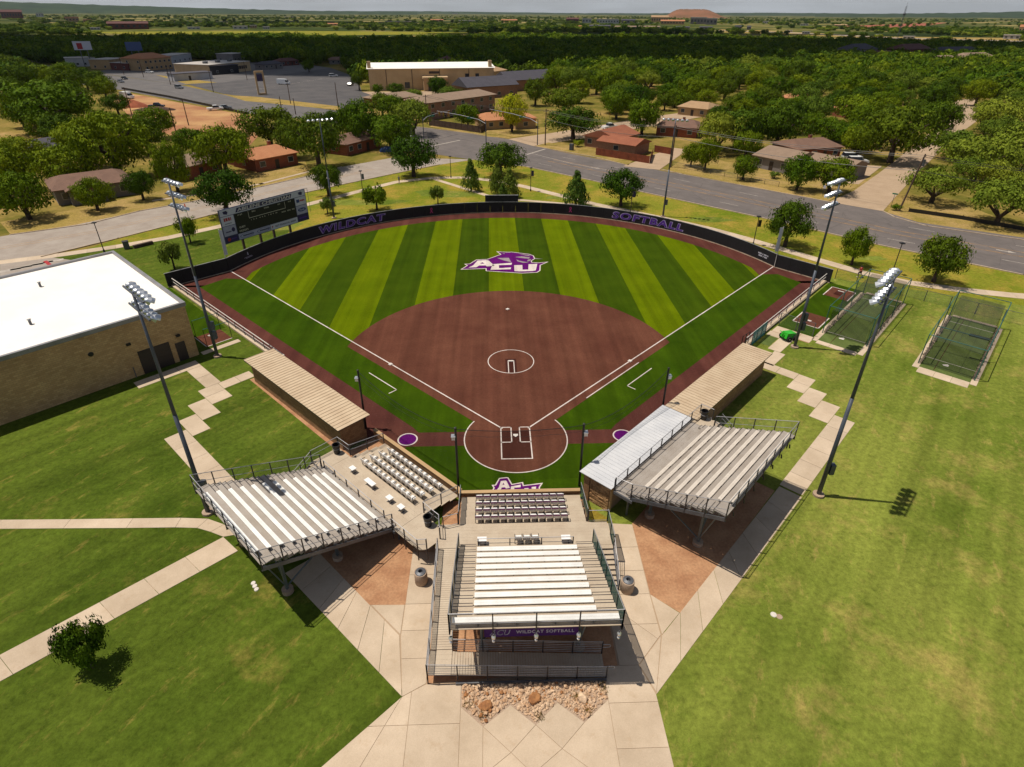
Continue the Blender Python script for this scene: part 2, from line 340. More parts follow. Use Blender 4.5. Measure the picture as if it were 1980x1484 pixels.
# ---------------------------------------------------------------- mesh helpers
def tag(o, label=None, cat=None, group=None, kind=None):
    if label: o['label'] = label
    if cat: o['category'] = cat
    if group: o['group'] = group
    if kind: o['kind'] = kind
    return o
def link(name, data, parent=None, loc=(0, 0, 0), rz=0.):
    o = bpy.data.objects.new(name, data); COL.objects.link(o)
    o.location = loc
    if rz: o.rotation_euler = (0, 0, rz)
    if parent: o.parent = parent
    return o
def thing(name, label, cat, loc=(0, 0, 0), rz=0., group=None):
    return tag(link(name, None, None, loc, rz), label, cat, group)
class MB:
    """collects simple solids, then becomes one mesh"""
    def __init__(s): s.v = []; s.f = []; s.mi = []; s.m = 0
    def add(s, vs, fs):
        k = len(s.v); s.v += [tuple(v) for v in vs]; s.f += [tuple(i+k for i in f) for f in fs]; s.mi += [s.m]*len(fs); return s
    def box(s, x0, y0, z0, x1, y1, z1):
        return s.add([(x0, y0, z0), (x1, y0, z0), (x1, y1, z0), (x0, y1, z0), (x0, y0, z1), (x1, y0, z1), (x1, y1, z1), (x0, y1, z1)],
                     [(0, 3, 2, 1), (4, 5, 6, 7), (0, 1, 5, 4), (1, 2, 6, 5), (2, 3, 7, 6), (3, 0, 4, 7)])
    def bar(s, p, q, w, h=None):
        h = h or w; p, q = Vector(p), Vector(q); d = (q-p).normalized()
        a = d.cross(Vector((0, 0, 1)))
        a = a.normalized() if a.length > 1e-3 else Vector((1, 0, 0))
        b = a.cross(d).normalized(); a = a*w/2; b = b*h/2
        return s.add([p-a-b, p+a-b, p+a+b, p-a+b, q-a-b, q+a-b, q+a+b, q-a+b],
                     [(0, 3, 2, 1), (4, 5, 6, 7), (0, 1, 5, 4), (1, 2, 6, 5), (2, 3, 7, 6), (3, 0, 4, 7)])
    def tube(s, p, q, r, n=8, r2=None):
        r2 = r if r2 is None else r2; p, q = Vector(p), Vector(q); d = (q-p).normalized()
        a = d.cross(Vector((0, 0, 1)))
        a = a.normalized() if a.length > 1e-3 else Vector((1, 0, 0))
        b = d.cross(a)
        vs = []
        for c, rr in ((p, r), (q, r2)):
            vs += [c+(a*math.cos(t)+b*math.sin(t))*rr for t in [2*math.pi*i/n for i in range(n)]]
        return s.add(vs, [(i, (i+1) % n, n+(i+1) % n, n+i) for i in range(n)]+[tuple(range(n-1, -1, -1)), tuple(range(n, 2*n))])
    def path(s, pts, r, n=6):
        for a, b in zip(pts, pts[1:]): s.tube(a, b, r, n)
        return s
    def prism(s, poly, z0, z1):
        n = len(poly)
        area = sum(poly[i][0]*poly[(i+1) % n][1]-poly[(i+1) % n][0]*poly[i][1] for i in range(n))
        if area < 0: poly = poly[::-1]
        return s.add([(x, y, z0) for x, y in poly]+[(x, y, z1) for x, y in poly],
                     [tuple(range(n-1, -1, -1)), tuple(range(n, 2*n))]+[(i, (i+1) % n, n+(i+1) % n, n+i) for i in range(n)])
    def lathe(s, prof, n=12, c=(0, 0, 0), axis=None):
        vs = []; m = len(prof); M = Vector((0, 0, 1)).rotation_difference(Vector(axis)) if axis else None
        for i in range(n):
            t = 2*math.pi*i/n
            for r, z in prof:
                v = Vector((r*math.cos(t), r*math.sin(t), z))
                if M: v = M @ v
                vs.append(v+Vector(c))
        fs = [(i*m+j, ((i+1) % n)*m+j, ((i+1) % n)*m+j+1, i*m+j+1) for i in range(n) for j in range(m-1)]
        return s.add(vs, fs)
    def mesh(s, name, *mats):
        me = bpy.data.meshes.new(name); me.from_pydata(s.v, [], s.f)
        for m in mats: me.materials.append(MATS[m])
        if len(mats) > 1: me.polygons.foreach_set('material_index', s.mi)
        me.update(); return me
    def build(s, name, mat, parent=None, loc=(0, 0, 0), rz=0., smooth=False):
        me = s.mesh(name, *(mat if isinstance(mat, (list, tuple)) else [mat]))
        if smooth: me.shade_smooth()
        return link(name, me, parent, loc, rz)
    def shift(s, dx, dy, dz=0):
        s.v = [(x+dx, y+dy, z+dz) for x, y, z in s.v]; return s
def sheet(name, polys, z, mat, parent=None):
    """flat ground sheet(s) at one height (n-gons)"""
    b = MB()
    for poly in polys:
        n = len(poly)
        area = sum(poly[i][0]*poly[(i+1) % n][1]-poly[(i+1) % n][0]*poly[i][1] for i in range(n))
        if area < 0: poly = poly[::-1]
        b.add([(x, y, z) for x, y in poly], [tuple(range(n))])
    o = b.build(name, mat, parent)
    bm = bmesh.new(); bm.from_mesh(o.data); bmesh.ops.triangulate(bm, faces=bm.faces[:], ngon_method='EAR_CLIP'); bm.to_mesh(o.data); bm.free()
    return o
def ground_piece(name, polys, z, mat):
    return tag(sheet(name, polys, z, mat), kind='structure')
def ribbon(L, Rr):                                             # polygon between two edge polylines
    return list(L)+list(Rr)[::-1]
def stroke(pts, w):
    """polyline -> list of quads of width w"""
    out = []
    for (x0, y0), (x1, y1) in zip(pts, pts[1:]):
        d = math.hypot(x1-x0, y1-y0); nx, ny = -(y1-y0)/d*w/2, (x1-x0)/d*w/2
        ex, ey = (x1-x0)/d*w/2, (y1-y0)/d*w/2
        out.append([(x0-ex+nx, y0-ey+ny), (x0-ex-nx, y0-ey-ny), (x1+ex-nx, y1+ey-ny), (x1+ex+nx, y1+ey+ny)])
    return out
def arc(cx, cy, r, a0, a1, n=48):
    return [(cx+r*math.cos(a0+(a1-a0)*i/n), cy+r*math.sin(a0+(a1-a0)*i/n)) for i in range(n+1)]
def clip(poly, a, b, c):
    """part of a convex polygon where a*x+b*y<=c"""
    out = []
    for i in range(len(poly)):
        p, q = poly[i], poly[(i+1) % len(poly)]
        dp, dq = a*p[0]+b*p[1]-c, a*q[0]+b*q[1]-c
        if dp <= 0: out.append(p)
        if dp*dq < 0:
            t = dp/(dp-dq); out.append((p[0]+t*(q[0]-p[0]), p[1]+t*(q[1]-p[1])))
    return out
def parea(p): return abs(sum(p[i][0]*p[(i+1) % len(p)][1]-p[(i+1) % len(p)][0]*p[i][1] for i in range(len(p))))/2
def inside(p, poly):
    r = False; x, y = p; n = len(poly)
    for i in range(n):
        (x0, y0), (x1, y1) = poly[i], poly[(i+1) % n]
        if (y0 > y) != (y1 > y) and x < (x1-x0)*(y-y0)/(y1-y0)+x0: r = not r
    return r
def shrink(poly, d):
    n = len(poly); out = []
    if sum(poly[i][0]*poly[(i+1) % n][1]-poly[(i+1) % n][0]*poly[i][1] for i in range(n)) < 0: poly = poly[::-1]
    for i in range(n):
        p0, p1, p2 = Vector(poly[i-1]), Vector(poly[i]), Vector(poly[(i+1) % n])
        e1, e2 = (p1-p0).normalized(), (p2-p1).normalized()
        n1, n2 = Vector((-e1.y, e1.x)), Vector((-e2.y, e2.x))
        m = (n1+n2); k = m.length
        if k < .3: out.append(tuple(p1+n1*d)); continue
        m /= k; out.append(tuple(p1+m*d/max(.35, m.dot(n1))))
    return out
def slab(poly, parent, z=.03, mat='concrete', th=.12, name='slab'):
    if len(poly) < 3 or parea(poly) < .04: return
    cx = sum(p[0] for p in poly)/len(poly); cy = sum(p[1] for p in poly)/len(poly)
    q = [(x-cx, y-cy) for x, y in shrink(poly, .012)]
    b = MB(); b.prism(q, z-th, z)
    return b.build(name, mat, parent, (cx, cy, 0))
def strip_slabs(Lp, Rp, n, parent, **k):
    """walk between two straight edges, n slabs"""
    for i in range(n):
        f = lambda a, b, t: (a[0]+(b[0]-a[0])*t, a[1]+(b[1]-a[1])*t)
        slab([f(*Lp, i/n), f(*Lp, (i+1)/n), f(*Rp, (i+1)/n), f(*Rp, i/n)], parent, **k)
def poly_slabs(poly, cuts, parent, **k):
    ps = [poly]
    for a, b, c in cuts:
        nx = []
        for p in ps:
            for q in (clip(p, a, b, c), clip(p, -a, -b, -c)):
                if len(q) >= 3 and parea(q) > .02: nx.append(q)
        ps = nx
    for p in ps: slab(p, parent, **k)
def line_cut(p, q):
    a, b = -(q[1]-p[1]), (q[0]-p[0]); return (a, b, a*p[0]+b*p[1])
def text_mesh(txt, size=1., shear=0., bold=0., space=1.):
    """outline text -> flat list of verts/faces (x right, y up), centred"""
    cu = bpy.data.curves.new('lettering', 'FONT'); cu.body = txt; cu.size = size; cu.shear = shear; cu.offset = bold
    cu.space_character = space; cu.resolution_u = 3; cu.align_x = 'CENTER'; cu.align_y = 'CENTER'
    o = bpy.data.objects.new('lettering', cu); COL.objects.link(o)
    dg = bpy.context.evaluated_depsgraph_get(); me = bpy.data.meshes.new_from_object(o.evaluated_get(dg))
    vs = [tuple(v.co) for v in me.vertices]; fs = [tuple(p.vertices) for p in me.polygons]
    bpy.data.objects.remove(o); bpy.data.curves.remove(cu); bpy.data.meshes.remove(me)
    return vs, fs
def letters(txt, size, mat, parent, frame, shear=0., bold=0., space=1., name='lettering', w=None, h=None):
    """frame(x, y) -> 3-D point; w/h: stretch to fit"""
    vs, fs = text_mesh(txt, size, shear, bold, space)
    x0, x1 = min(v[0] for v in vs), max(v[0] for v in vs); y0, y1 = min(v[1] for v in vs), max(v[1] for v in vs)
    kx = w/(x1-x0) if w else 1; ky = h/(y1-y0) if h else (1 if not w else kx)
    b = MB(); b.add([frame((v[0]-(x0+x1)/2)*kx, (v[1]-(y0+y1)/2)*ky) for v in vs], fs)
    return b.build(name, mat, parent)

# ================================================================ ground and terrain
def terrain_mat():
    m, n, l, b = new_mat('terrain'); p = pos(n)
    ln = n.new('ShaderNodeVectorMath'); ln.operation = 'LENGTH'; l.new(p, ln.inputs[0])
    far = maprange(n, l, ln.outputs['Value'], 330, 620)
    near = ramp(n, l, noise(n, l, p, .045, 7, .7), [(.34, A(84, 92, 32)), (.47, A(128, 118, 54)), (.58, A(164, 138, 78)), (.70, A(188, 156, 104))])
    sc = ramp(n, l, noise(n, l, p, .0032, 7, .62), [(.36, A(44, 58, 22)), (.47, A(74, 88, 34)), (.55, A(112, 112, 54)), (.63, A(190, 166, 108))])
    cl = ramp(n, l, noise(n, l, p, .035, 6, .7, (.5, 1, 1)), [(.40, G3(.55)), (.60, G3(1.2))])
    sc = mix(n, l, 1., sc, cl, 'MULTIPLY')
    sc = mix(n, l, ramp(n, l, noise(n, l, p, .0016, 5, .6, (.35, 1, 1)), [(.62, G3(0)), (.70, G3(.8))]), sc, A(150, 116, 84))
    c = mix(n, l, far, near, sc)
    c = mix(n, l, 1., c, ramp(n, l, noise(n, l, p, .8, 5, .7), [(.3, G3(.82)), (.7, G3(1.18))]), 'MULTIPLY')
    l.new(c, b.inputs['Base Color']); b.inputs['Roughness'].default_value = 1.; b.inputs['Specular IOR Level'].default_value = .05
terrain_mat()
def hill_mat(name, c1, c2):
    m, n, l, b = new_mat(name); p = pos(n)
    c = ramp(n, l, noise(n, l, p, .004, 7, .65), [(.35, c1), (.65, c2)])
    l.new(c, b.inputs['Base Color']); b.inputs['Roughness'].default_value = 1.; b.inputs['Specular IOR Level'].default_value = .05
hill_mat('hill', A(40, 58, 40), A(64, 82, 52)); hill_mat('mound', A(160, 110, 84), A(122, 94, 66))
b = MB(); rs = [0, 60, 130, 300, 700, 1500, 3500, 8000, 16000, 30000]; ns = 72
for r in rs[1:]: b.v += [(r*math.cos(2*math.pi*i/ns), r*math.sin(2*math.pi*i/ns), -.03) for i in range(ns)]
b.v.append((0, 0, -.03))
b.f += [((k-1)*ns+i, (k-1)*ns+(i+1) % ns, k*ns+(i+1) % ns, k*ns+i)[::-1] for k in range(1, len(rs)-1) for i in range(ns)]
b.f += [(len(b.v)-1, i, (i+1) % ns) for i in range(ns)]
b.mi = [0]*len(b.f)
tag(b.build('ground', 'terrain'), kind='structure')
def ridge(name, a0, a1, dist, depth, prof, mat, jag=4.):
    """long low hill seen at bearings a0..a1 (degrees from +y, clockwise); prof(t) -> height"""
    b = MB(); n = 90; m = 7
    for i in range(n+1):
        t = i/n; a = R_(a0+(a1-a0)*t); hh = prof(t)
        for j in range(m):
            s = j/(m-1); d = dist+depth*s
            z = hh*math.sin(math.pi*min(1., s*1.0)*.98)+(rng.uniform(-jag, jag) if 0 < j < m-1 and hh > 8 else 0)
            b.v.append((d*math.sin(a), d*math.cos(a), max(z, -.5) if 0 < j < m-1 else -.5))
    b.f = [(i*m+j, i*m+j+1, (i+1)*m+j+1, (i+1)*m+j) for i in range(n) for j in range(m-1)]
    b.mi = [0]*len(b.f)
    return tag(b.build(name, mat, smooth=True), kind='structure')
sm = lambda t: t*t*(3-2*t)
ridge('hills', -52, -6, 9000, 3000, lambda t: 32+130*sm(max(0, 1-t*1.02)), 'hill')
ridge('hills', 26, 56, 9000, 3200, lambda t: 30+90*sm(t), 'hill')
ridge('hills', -14, 30, 12000, 3000, lambda t: 34+10*math.sin(9*t), 'hill', 3)
ridge('mound', 14.2, 19.8, 5200, 900, lambda t: 60*min(1., sm(min(1, t*3.4)), sm(min(1, (1-t)*2.6)))+.5*math.sin(40*t), 'mound', 1.)

ground_piece('lawn', [[(-112, -90), (0, -90), (0, -5), (-30, 25), (-40.5, 38), (-39.5, 45), (-36.5, 52), (-36, 60), (-43, 67), (-49.2, 60), (-55, 54.5), (-61.3, 50.2), (-66, 47.6), (-70, 46), (-84, 35), (-112, 20)]], 0., 'lawn')
ground_piece('lawn', [[(0, -90), (110, -90), (110, 5), (92, 16), (66, 25.5), (46, 35), (0, -5)]], 0., 'lawn_east')
LN = [(-66, 47.6), (-61.3, 50.2), (-55, 54.5), (-49.2, 60), (-43, 67), (-36, 60), (-36.5, 52), (-39.5, 45), (-40.5, 38), (-30, 25), (0, -5), (46, 35), (66, 25.5), (92, 16)]
rn = [(6.6, 105.2), (20.6, 91.2), (29.9, 81), (48.3, 62.3), (60.4, 48.5), (74.3, 35.3), (96, 18)]
lnr = [(-112, 20), (-84, 35), (-70, 46), (-63, 54.2), (-57.3, 61.5), (-45.7, 76.3), (-34.1, 88.5), (-24.3, 98.3), (-14.5, 107.6), (-6, 113.5), (0, 113)]
ground_piece('lawn', [LN+rn[::-1]+lnr[3:][::-1]], 0.004, 'lawn_north')
# dry verge patches of greener grass north of the fence
for i, (c, r) in enumerate([((-27.15, 74.77),(17,5)), ((-11.41, 80.96),(13,6)), ((11.69, 77.39),(6,2.4)), ((37.39, 62.4),(9,2.6)), ((56.48, 42.43),(4,1.6)), ((-40.33, 59.59),(12,5)), ((-40.93, 73.95),(14,5))]):
    ground_piece('grass_patch', [[(c[0]+r[0]*.5*math.cos(t)*(1+.25*math.sin(3*t+i)), c[1]+r[1]*.5*math.sin(t)*(1+.3*math.cos(2*t+i))) for t in [2*math.pi*k/22 for k in range(22)]]], .008+.0002*i, 'lawn_east')

# ---------------------------------------------------------------- roads
road_r = ground_piece('road', [rn+[(110, 32), (97, 45), (86.2, 52), (74.7, 60), (72.2, 66.8), (65.1, 73.3), (55, 83.5), (42.5, 96.7), (31.4, 107.2), (20, 119.5), (10, 130.7), (3.4, 141.3), (-3.1, 146.8), (-25.3, 162.8), (-36, 152), (-28.3, 128), (-7.5, 114.1)]], .02, 'asphalt')
road_l = ground_piece('road', [lnr[:-1]+[(-26.7, 116.2), (-37.7, 105.6), (-43, 97), (-50.7, 87), (-60.4, 75.8), (-67.3, 69.7), (-74, 61.8), (-83, 55.5), (-120, 34)]], .024, 'concrete_road')
road_n = ground_piece('road', [[(-25.3, 162.8), (-57.5, 198.2), (-88, 222), (-118, 246.8), (-157, 289.4), (-212, 335.7), (-420, 520), (-440, 500), (-230, 310), (-174, 266.5), (-92, 194), (-69.5, 181.5), (-36, 152)]], .028, 'asphalt_old')
ground_piece('side_street', [[(65.12, 73.35), (74.42, 81.42), (89.29, 97.42), (107.32, 117.57), (134.38, 148.08), (168.35, 185.01), (186.15, 212.74), (200.21, 229.1), (214.77, 238.05), (191.25, 202.31), (168.03, 173.1), (134.35, 137.77), (110.81, 111.17), (94.14, 92.33), (77.23, 72.74), (72.2, 66.85)]], .03, 'concrete_tan')
ground_piece('side_street', [[(3.4, 141.3), (10, 130.7), (25, 142), (60, 172), (110, 212), (104, 220), (54, 182), (18, 152)]], .032, 'concrete_tan')
ground_piece('driveway', [[(30.33, 105.35), (38.22, 101.4), (52.02, 125.11), (48.52, 128.01)]], .034, 'concrete_tan')
ground_piece('driveway', [[(73.45, 89.36), (78.59, 86.98), (93.98, 104.36), (88.16, 106.74)]], .036, 'concrete_tan')
ground_piece('driveway', [[(-74.01, 42.93), (-68.76, 45.78), (-63.6, 44.15), (-67.13, 39.19), (-70.16, 37.39)]], .026, 'concrete_road')
for k in range(5):
    c = (-71.89, 39.89); d = (-66.92, 44.65)
    t = .05+k*.19; x, y = c[0]+(d[0]-c[0])*t, c[1]+(d[1]-c[1])*t
    ground_piece('crosswalk_bar', stroke([(x, y), (x+1.4, y+.9)], .9), .031, 'road_paint')
ground_piece('kerb_paint', stroke([(-68.2, 44.05), (-66.38, 42.34)], .5), .032, 'ink_red')
ground_piece('parking_lot', [[(-121.76, 252.5), (-58.27, 201.73), (-49.33, 237.73), (-61.33, 260.76), (-77.22, 331.36), (-106.42, 395.51), (-141.26, 302.17), (-156.43, 294.34)]], .03, 'asphalt_lot')
ground_piece('parking_lot', [[(-241.15, 362.02), (-156.84, 289.39), (-141.26, 302.17), (-106.42, 395.51), (-149.31, 450.76), (-250.5, 458.49)]], .026, 'asphalt_old')
ground_piece('parking_lot', [[(-49.33, 237.73), (-34.86, 237.75), (1.09, 247.05), (1.3, 265.24), (-61.33, 260.76)]], .034, 'concrete_tan')
ground_piece('church_yard', [[(2.06, 332.4), (37.81, 332.87), (51.06, 367.09), (16.66, 398.14)]], .03, 'concrete_tan')
for p in ([(-119.61, 248.65), (-103.09, 227.41), (-91.51, 220.95), (-57.98, 200.36), (-61.42, 211.73), (-102.39, 241.26)], [(-196.5, 345.62), (-143.91, 302.15), (-156.43, 294.34)]): ground_piece('verge', [p], .036, 'dry_grass')
ground_piece('building_site', [[(-163.21, 237.6), (-170.83, 260.31), (-144.82, 237.62), (-90.93, 190.08), (-75.16, 169.39), (-68.33, 130.19), (-79.57, 130.33), (-97.68, 148.65), (-121.74, 175.08)]], .01, 'site_dirt')
ground_piece('verge', [[(-21.67, 162.81), (-2.38, 145.09), (3.74, 142.51), (16.25, 153.8), (17, 162.49), (-1.55, 160.66), (-19.07, 173.28)]], .034, 'dry_grass')
ground_piece('verge', [[(10.61, 130.68), (25.52, 114.87), (31.82, 106.45), (34.34, 112.28), (25.29, 126.87), (14.69, 135.94)]], .034, 'dry_grass')
ground_piece('verge', [[(39.93, 100.84), (65, 73.72), (85.21, 92.48), (86.25, 105.62), (65.91, 100.42), (50.04, 118.36)]], .012, 'dry_grass')
ground_piece('verge', [[(72.4, 65.84), (75.2, 58), (86.62, 50.58), (91.6, 56.78), (90.77, 71.38), (80.16, 75.32)]], .012, 'dry_grass')
ground_piece('verge', [[(-82.06, 56.92), (-72.67, 62.3), (-67.55, 70), (-60.59, 76.14), (-50.82, 87.51), (-43.05, 97.57), (-48.45, 113.48), (-59.63, 105.09), (-69.14, 86.13), (-79.51, 71.24), (-88.32, 63.51)]], .012, 'dry_grass')
def kerb(pts, name='kerb', w=.22, h=.13):
    b = MB()
    for q in stroke(pts, w): b.prism(q, -.02, h)
    return tag(b.build(name, 'curb'), kind='structure')
kerb(rn); kerb(lnr[2:-2])
kerb([(9.89, 130.68), (25.22, 115.5), (31.44, 106.45)]); kerb([(38.9, 101.65), (42.46, 96.66), (65.12, 73.35)]); kerb([(72.2, 66.85), (72.13, 62.93), (74.74, 57.72), (86.21, 50.08)])
kerb([(-81.69, 56.38), (-72.4, 61.83), (-67.34, 69.66), (-60.44, 75.78), (-50.68, 87.08), (-42.93, 97.07), (-37.74, 105.57)]); kerb([(-25.35, 162.84), (-3.16, 146.82)])
ground_piece('dry_field', [[(-207.74, 839.18), (-188.43, 952.42), (-41.28, 1085.27), (98.64, 1100.44), (-37.99, 988.27), (-130.57, 862.26)]], .03, 'dry_grass')
ground_piece('dry_field', [[(447.43, 1262.77), (523.29, 1175.64), (587.82, 901.99), (698.13, 811.1), (853.26, 1004.04), (645.95, 1053.99), (617.69, 1397.56), (534.69, 1519.4)]], .03, 'dry_grass')
ground_piece('ploughed_field', [[(942.25, 1845.88), (1137.53, 1751.48), (2095.48, 2986.49), (1589.51, 2518.29)]], .05, 'soil_red')
ground_piece('highway', [[(487.2, 1379.74), (572.79, 1244.26), (625.26, 963.03), (738.42, 861.22), (760.36, 888.5), (645.83, 996.55), (595.21, 1295.1), (502.07, 1423.47)]], .06, 'concrete_road')
ground_piece('meadow', [[(-713.19, 1150.08), (-382.37, 1261.01), (-45.25, 1202.05), (152.74, 1260.44), (141.19, 1162.11), (-59.76, 1110.42), (-302.92, 984.8), (-562.97, 1028.71)]], .028, 'lawn_north')
# painted markings
def dash(pts, n, gap, w, mat, z):
    P = []
    for (x0, y0), (x1, y1) in zip(pts, pts[1:]):
        L = math.hypot(x1-x0, y1-y0); k = max(1, int(L/(n+gap)))
        for i in range(k):
            a, c = i/k, (i+n/(n+gap))/k
            P += stroke([(x0+(x1-x0)*a, y0+(y1-y0)*a), (x0+(x1-x0)*c, y0+(y1-y0)*c)], w)
    return ground_piece('lane_line', P, z, mat)
mid = lambda a, c, t: (a[0]+(c[0]-a[0])*t, a[1]+(c[1]-a[1])*t)
rA = [(6.6, 105.2), (29.9, 81), (60.4, 48.5), (96, 18)]; rB = [(20, 119.5), (42.5, 96.7), (74.7, 60), (110, 32)]
dash([mid(a, c, .25) for a, c in zip(rA, rB)], 3., 9., .14, 'road_paint', .026); dash([mid(a, c, .75) for a, c in zip(rA, rB)], 3., 9., .14, 'road_paint', .026)
for t in (.43, .57): ground_piece('lane_line', stroke([mid(a, c, t) for a, c in zip(rA[:], rB[:])], .12), .0262, 'road_yellow')
for t in (.445, .555): dash([mid(a, c, t) for a, c in zip(rA, rB)], 2., 2., .12, 'road_yellow', .0264)
ground_piece('stop_line', stroke([(7.81, 119.59),(12.86, 126.32)], .5), .0266, 'road_paint')
ground_piece('lane_line', stroke([(8.99, 120.89),(18.63, 107.79),(26.39, 101.05)], .16), .0267, 'road_paint')
ground_piece('stop_line', stroke([(-17.54, 131.76),(-10.95, 139.4)], .5), .0266, 'road_paint')
for cx, cy in [(1945, 486), (1078, 309)]:
    P = [(-.9, -.15), (.4, -.15), (.4, -.5), (1.3, 0), (.4, .5), (.4, .15), (-.9, .15)]
    c = {1945: (79.01, 45.09), 1078: (23.13, 103.8)}[cx] if cx == 1945 else (23.13, 103.8)
    a = R_(-40); ground_piece('lane_arrow', [[(c[0]+x*1.2*math.cos(a)-y*math.sin(a), c[1]+x*1.2*math.sin(a)+y*math.cos(a)) for x, y in P]], .0268, 'road_paint')
ml = [mid(a, c, .5) for a, c in zip([(-84, 35), (-63, 54.2), (-45.7, 76.3), (-24.3, 98.3)], [(-95, 48), (-74, 61.8), (-56, 81), (-35, 108)])]
for t in (-.35, .35): ground_piece('lane_line', stroke([(x+t, y-t) for x, y in ml], .12), .0305, 'road_yellow')
P = []
for i in range(9):                                           # bays of the big lot
    for q in (0, 1):
        a = mid((-115.87, 260.53), (-91.73, 331.17), i/9); d = (6 if q else -6)
        P += stroke([(a[0], a[1]), (a[0]+d*.5, a[1]+d*.85)], .15)
ground_piece('bay_line', P, .036, 'road_paint')

# ================================================================ playing field
C0, RF, RT = (0, 25.6), 42.0, 38.6                            # fence circle and its warning track
q2 = math.sqrt(2)
def LU(u, v): return ((u-v)/q2, (-u-v)/q2)                      # third-base frame
def RU(u, v): return ((-u+v)/q2, (-u-v)/q2)                     # first-base frame
aL = math.atan2(39.5-25.6, -39.6)
aR = math.atan2(39.0-25.6, 39.6)
field = tag(sheet('playing_field', [arc(*C0, RF+.15, aR-.02, aL+.02, 60)+[(-45.6, 33.9), LU(-56.2, 7.5), LU(-25, 7.5), LU(-25, 9.4), LU(-9, 9.4), LU(-9, 8.4), LU(2.3, 8.4), (-4.7, -7.6), (4.7, -7.6), RU(2.3, 8.4), RU(-9, 9.4), RU(-25, 9.4), RU(-25, 7.5), RU(-55.5, 7.5), (44.9, 33.2)]], .010, 'turf_track'), kind='structure')
def fs(name, polys, z, mat): return sheet(name, polys, z, mat, field)
fs('foul_turf', [[(0, -7.4), (-4.3, -7.4), LU(1.8, 8.3), LU(-5.5, 8.3), (-9.45, -1.05), (0, -1.05)], [(0, -7.4), (0, -1.05), (9.45, -1.05), RU(-5.5, 8.3), RU(1.8, 8.3), (4.3, -7.4)]], .014, 'turf_foul')
cornL = LU(-53.2, 5.3); cornR = RU(-52.6, 5.3)
fs('foul_turf', [[(0, .9), (-8.6, .9), LU(-7.6, 5.3), cornL, (-39.0, 36.8), (-36.5, 36.5)]], .014, 'turf_foul')
fs('foul_turf', [[(0, .9), (36.5, 36.5), (39.0, 36.5), cornR, RU(-7.6, 5.3), (8.6, .9)]], .0142, 'turf_foul')
W = 4.72; k = 0
for i in range(-8, 9):                                       # mowing bands of the outfield
    xa, xb = (i-.5)*W, (i+.5)*W
    xs = [xa+(xb-xa)*j/6 for j in range(7)]
    top = [(x, min(25.6+math.sqrt(max(RT*RT-x*x, 0)), 99)) for x in xs if abs(x) < 38.2]
    if len(top) < 2: continue
    bot = [(x, abs(x)) for x, _ in top]
    poly = [(p, q) for p, q in zip(top, bot) if p[1] > q[1]+.02]
    if len(poly) < 2: continue
    lo = [q for _, q in poly]
    if xa < 0 < xb: lo = [(xa, abs(xa)), (0, 0), (xb, abs(xb))]
    fs('mowing_band', [[p for p, _ in poly]+lo[::-1]], .0182, 'turf_light' if i % 2 == 0 else 'turf_dark')
PC = (0, 13.1)
a1 = math.atan2(16.9-13.1, 18.1)
fs('infield', [arc(*PC, 18.5, a1, math.pi-a1, 60)+[(-18.1, 16.75), (-3.75, 2.4), (0, 0), (3.75, 2.4), (18.1, 16.75)]], .0222, 'turf_clay')
fs('home_circle', [arc(0, -.15, 4.55, 0, 2*math.pi, 64)[:-1]], .0262, 'turf_clay')
fs('batter_area', [[(-1.22, .9), (1.22, .9), (1.22, -2.9), (-1.22, -2.9)]], .0302, 'turf_box')
fs('pitching_mat', [[(-.6, 10.8), (.57, 10.8), (.57, 13.56), (-.6, 13.56)]], .0262, 'turf_box')
ln = lambda pts, w=.1, z=.0345, nm='chalk_line': fs(nm, stroke(pts, w), z, 'turf_white')
def ring(c, r, w, a0=0, a1=2*math.pi, nm='chalk_line', z=.0345, mat='turf_white', n=60):
    o_, i_ = arc(*c, r+w/2, a0, a1, n), arc(*c, r-w/2, a0, a1, n)
    return fs(nm, [[o_[i], o_[i+1], i_[i+1], i_[i]] for i in range(n)], z, mat)
ln([(-1.2, 1.3), (-39.6, 39.7)], .13); ln([(1.2, 1.3), (39.5, 39.3)], .13)
for s in (-1, 1):
    x0, x1 = .375*s, 1.285*s
    for a, c in (((x0, 1.43), (x1, 1.43)), ((x0, -.7), (x1, -.7)), ((x0, 1.43), (x0, -.7)), ((x1, 1.43), (x1, -2.92))): ln([a, c])
ln([(-1.285, -2.92), (1.285, -2.92)], .1, .0385)
ring((0, -.15), 4.5, .1, R_(145), R_(395))
ring(PC, 2.44, .09)
for a, c in (((-.3, 10.7), (-.3, 13.25)), ((.3, 10.7), (.3, 13.25)), ((-.3, 13.25), (.3, 13.25))): ln([a, c], .09, .0302)
ln([(-14.7, 11.1), (-11.46, 7.85), (-12.1, 7.25)]); ln([(14.7, 11.2), (11.48, 7.95), (12.12, 7.3)]); ln([(13.6, 12.4), (7.1, 5.9)])
for s in (-1, 1):
    fs('on_deck_circle', [arc(9.45*s, -.05, .8, 0, 2*math.pi, 32)[:-1]], .0222, 'turf_purple'); ring((9.45*s, -.05), .82, .12, z=.0262)
for (x, y, lb) in ((12.75, 12.75, 'white first base bag on the right foul line'), (0, 25.86, 'white second base bag at the top of the brown infield'), (-12.75, 12.75, 'white third base bag on the left foul line')):
    b = MB(); b.box(-.19, -.19, 0, .19, .19, .06); b.box(-.17, -.17, .06, .17, .17, .085)
    tag(b.build('base_bag', 'paint_white', None, (x, y, .023), R_(45)), lb, 'base', 'base bags on the infield')
b = MB(); b.prism([(-.216, .43), (.216, .43), (.216, .216), (0, 0), (-.216, .216)], 0, .02)
tag(b.build('home_plate', 'paint_white', None, (0, 0, .031)), 'white home plate between the batter boxes', 'plate')
b = MB(); b.box(-.3, -.08, 0, .3, .08, .03)
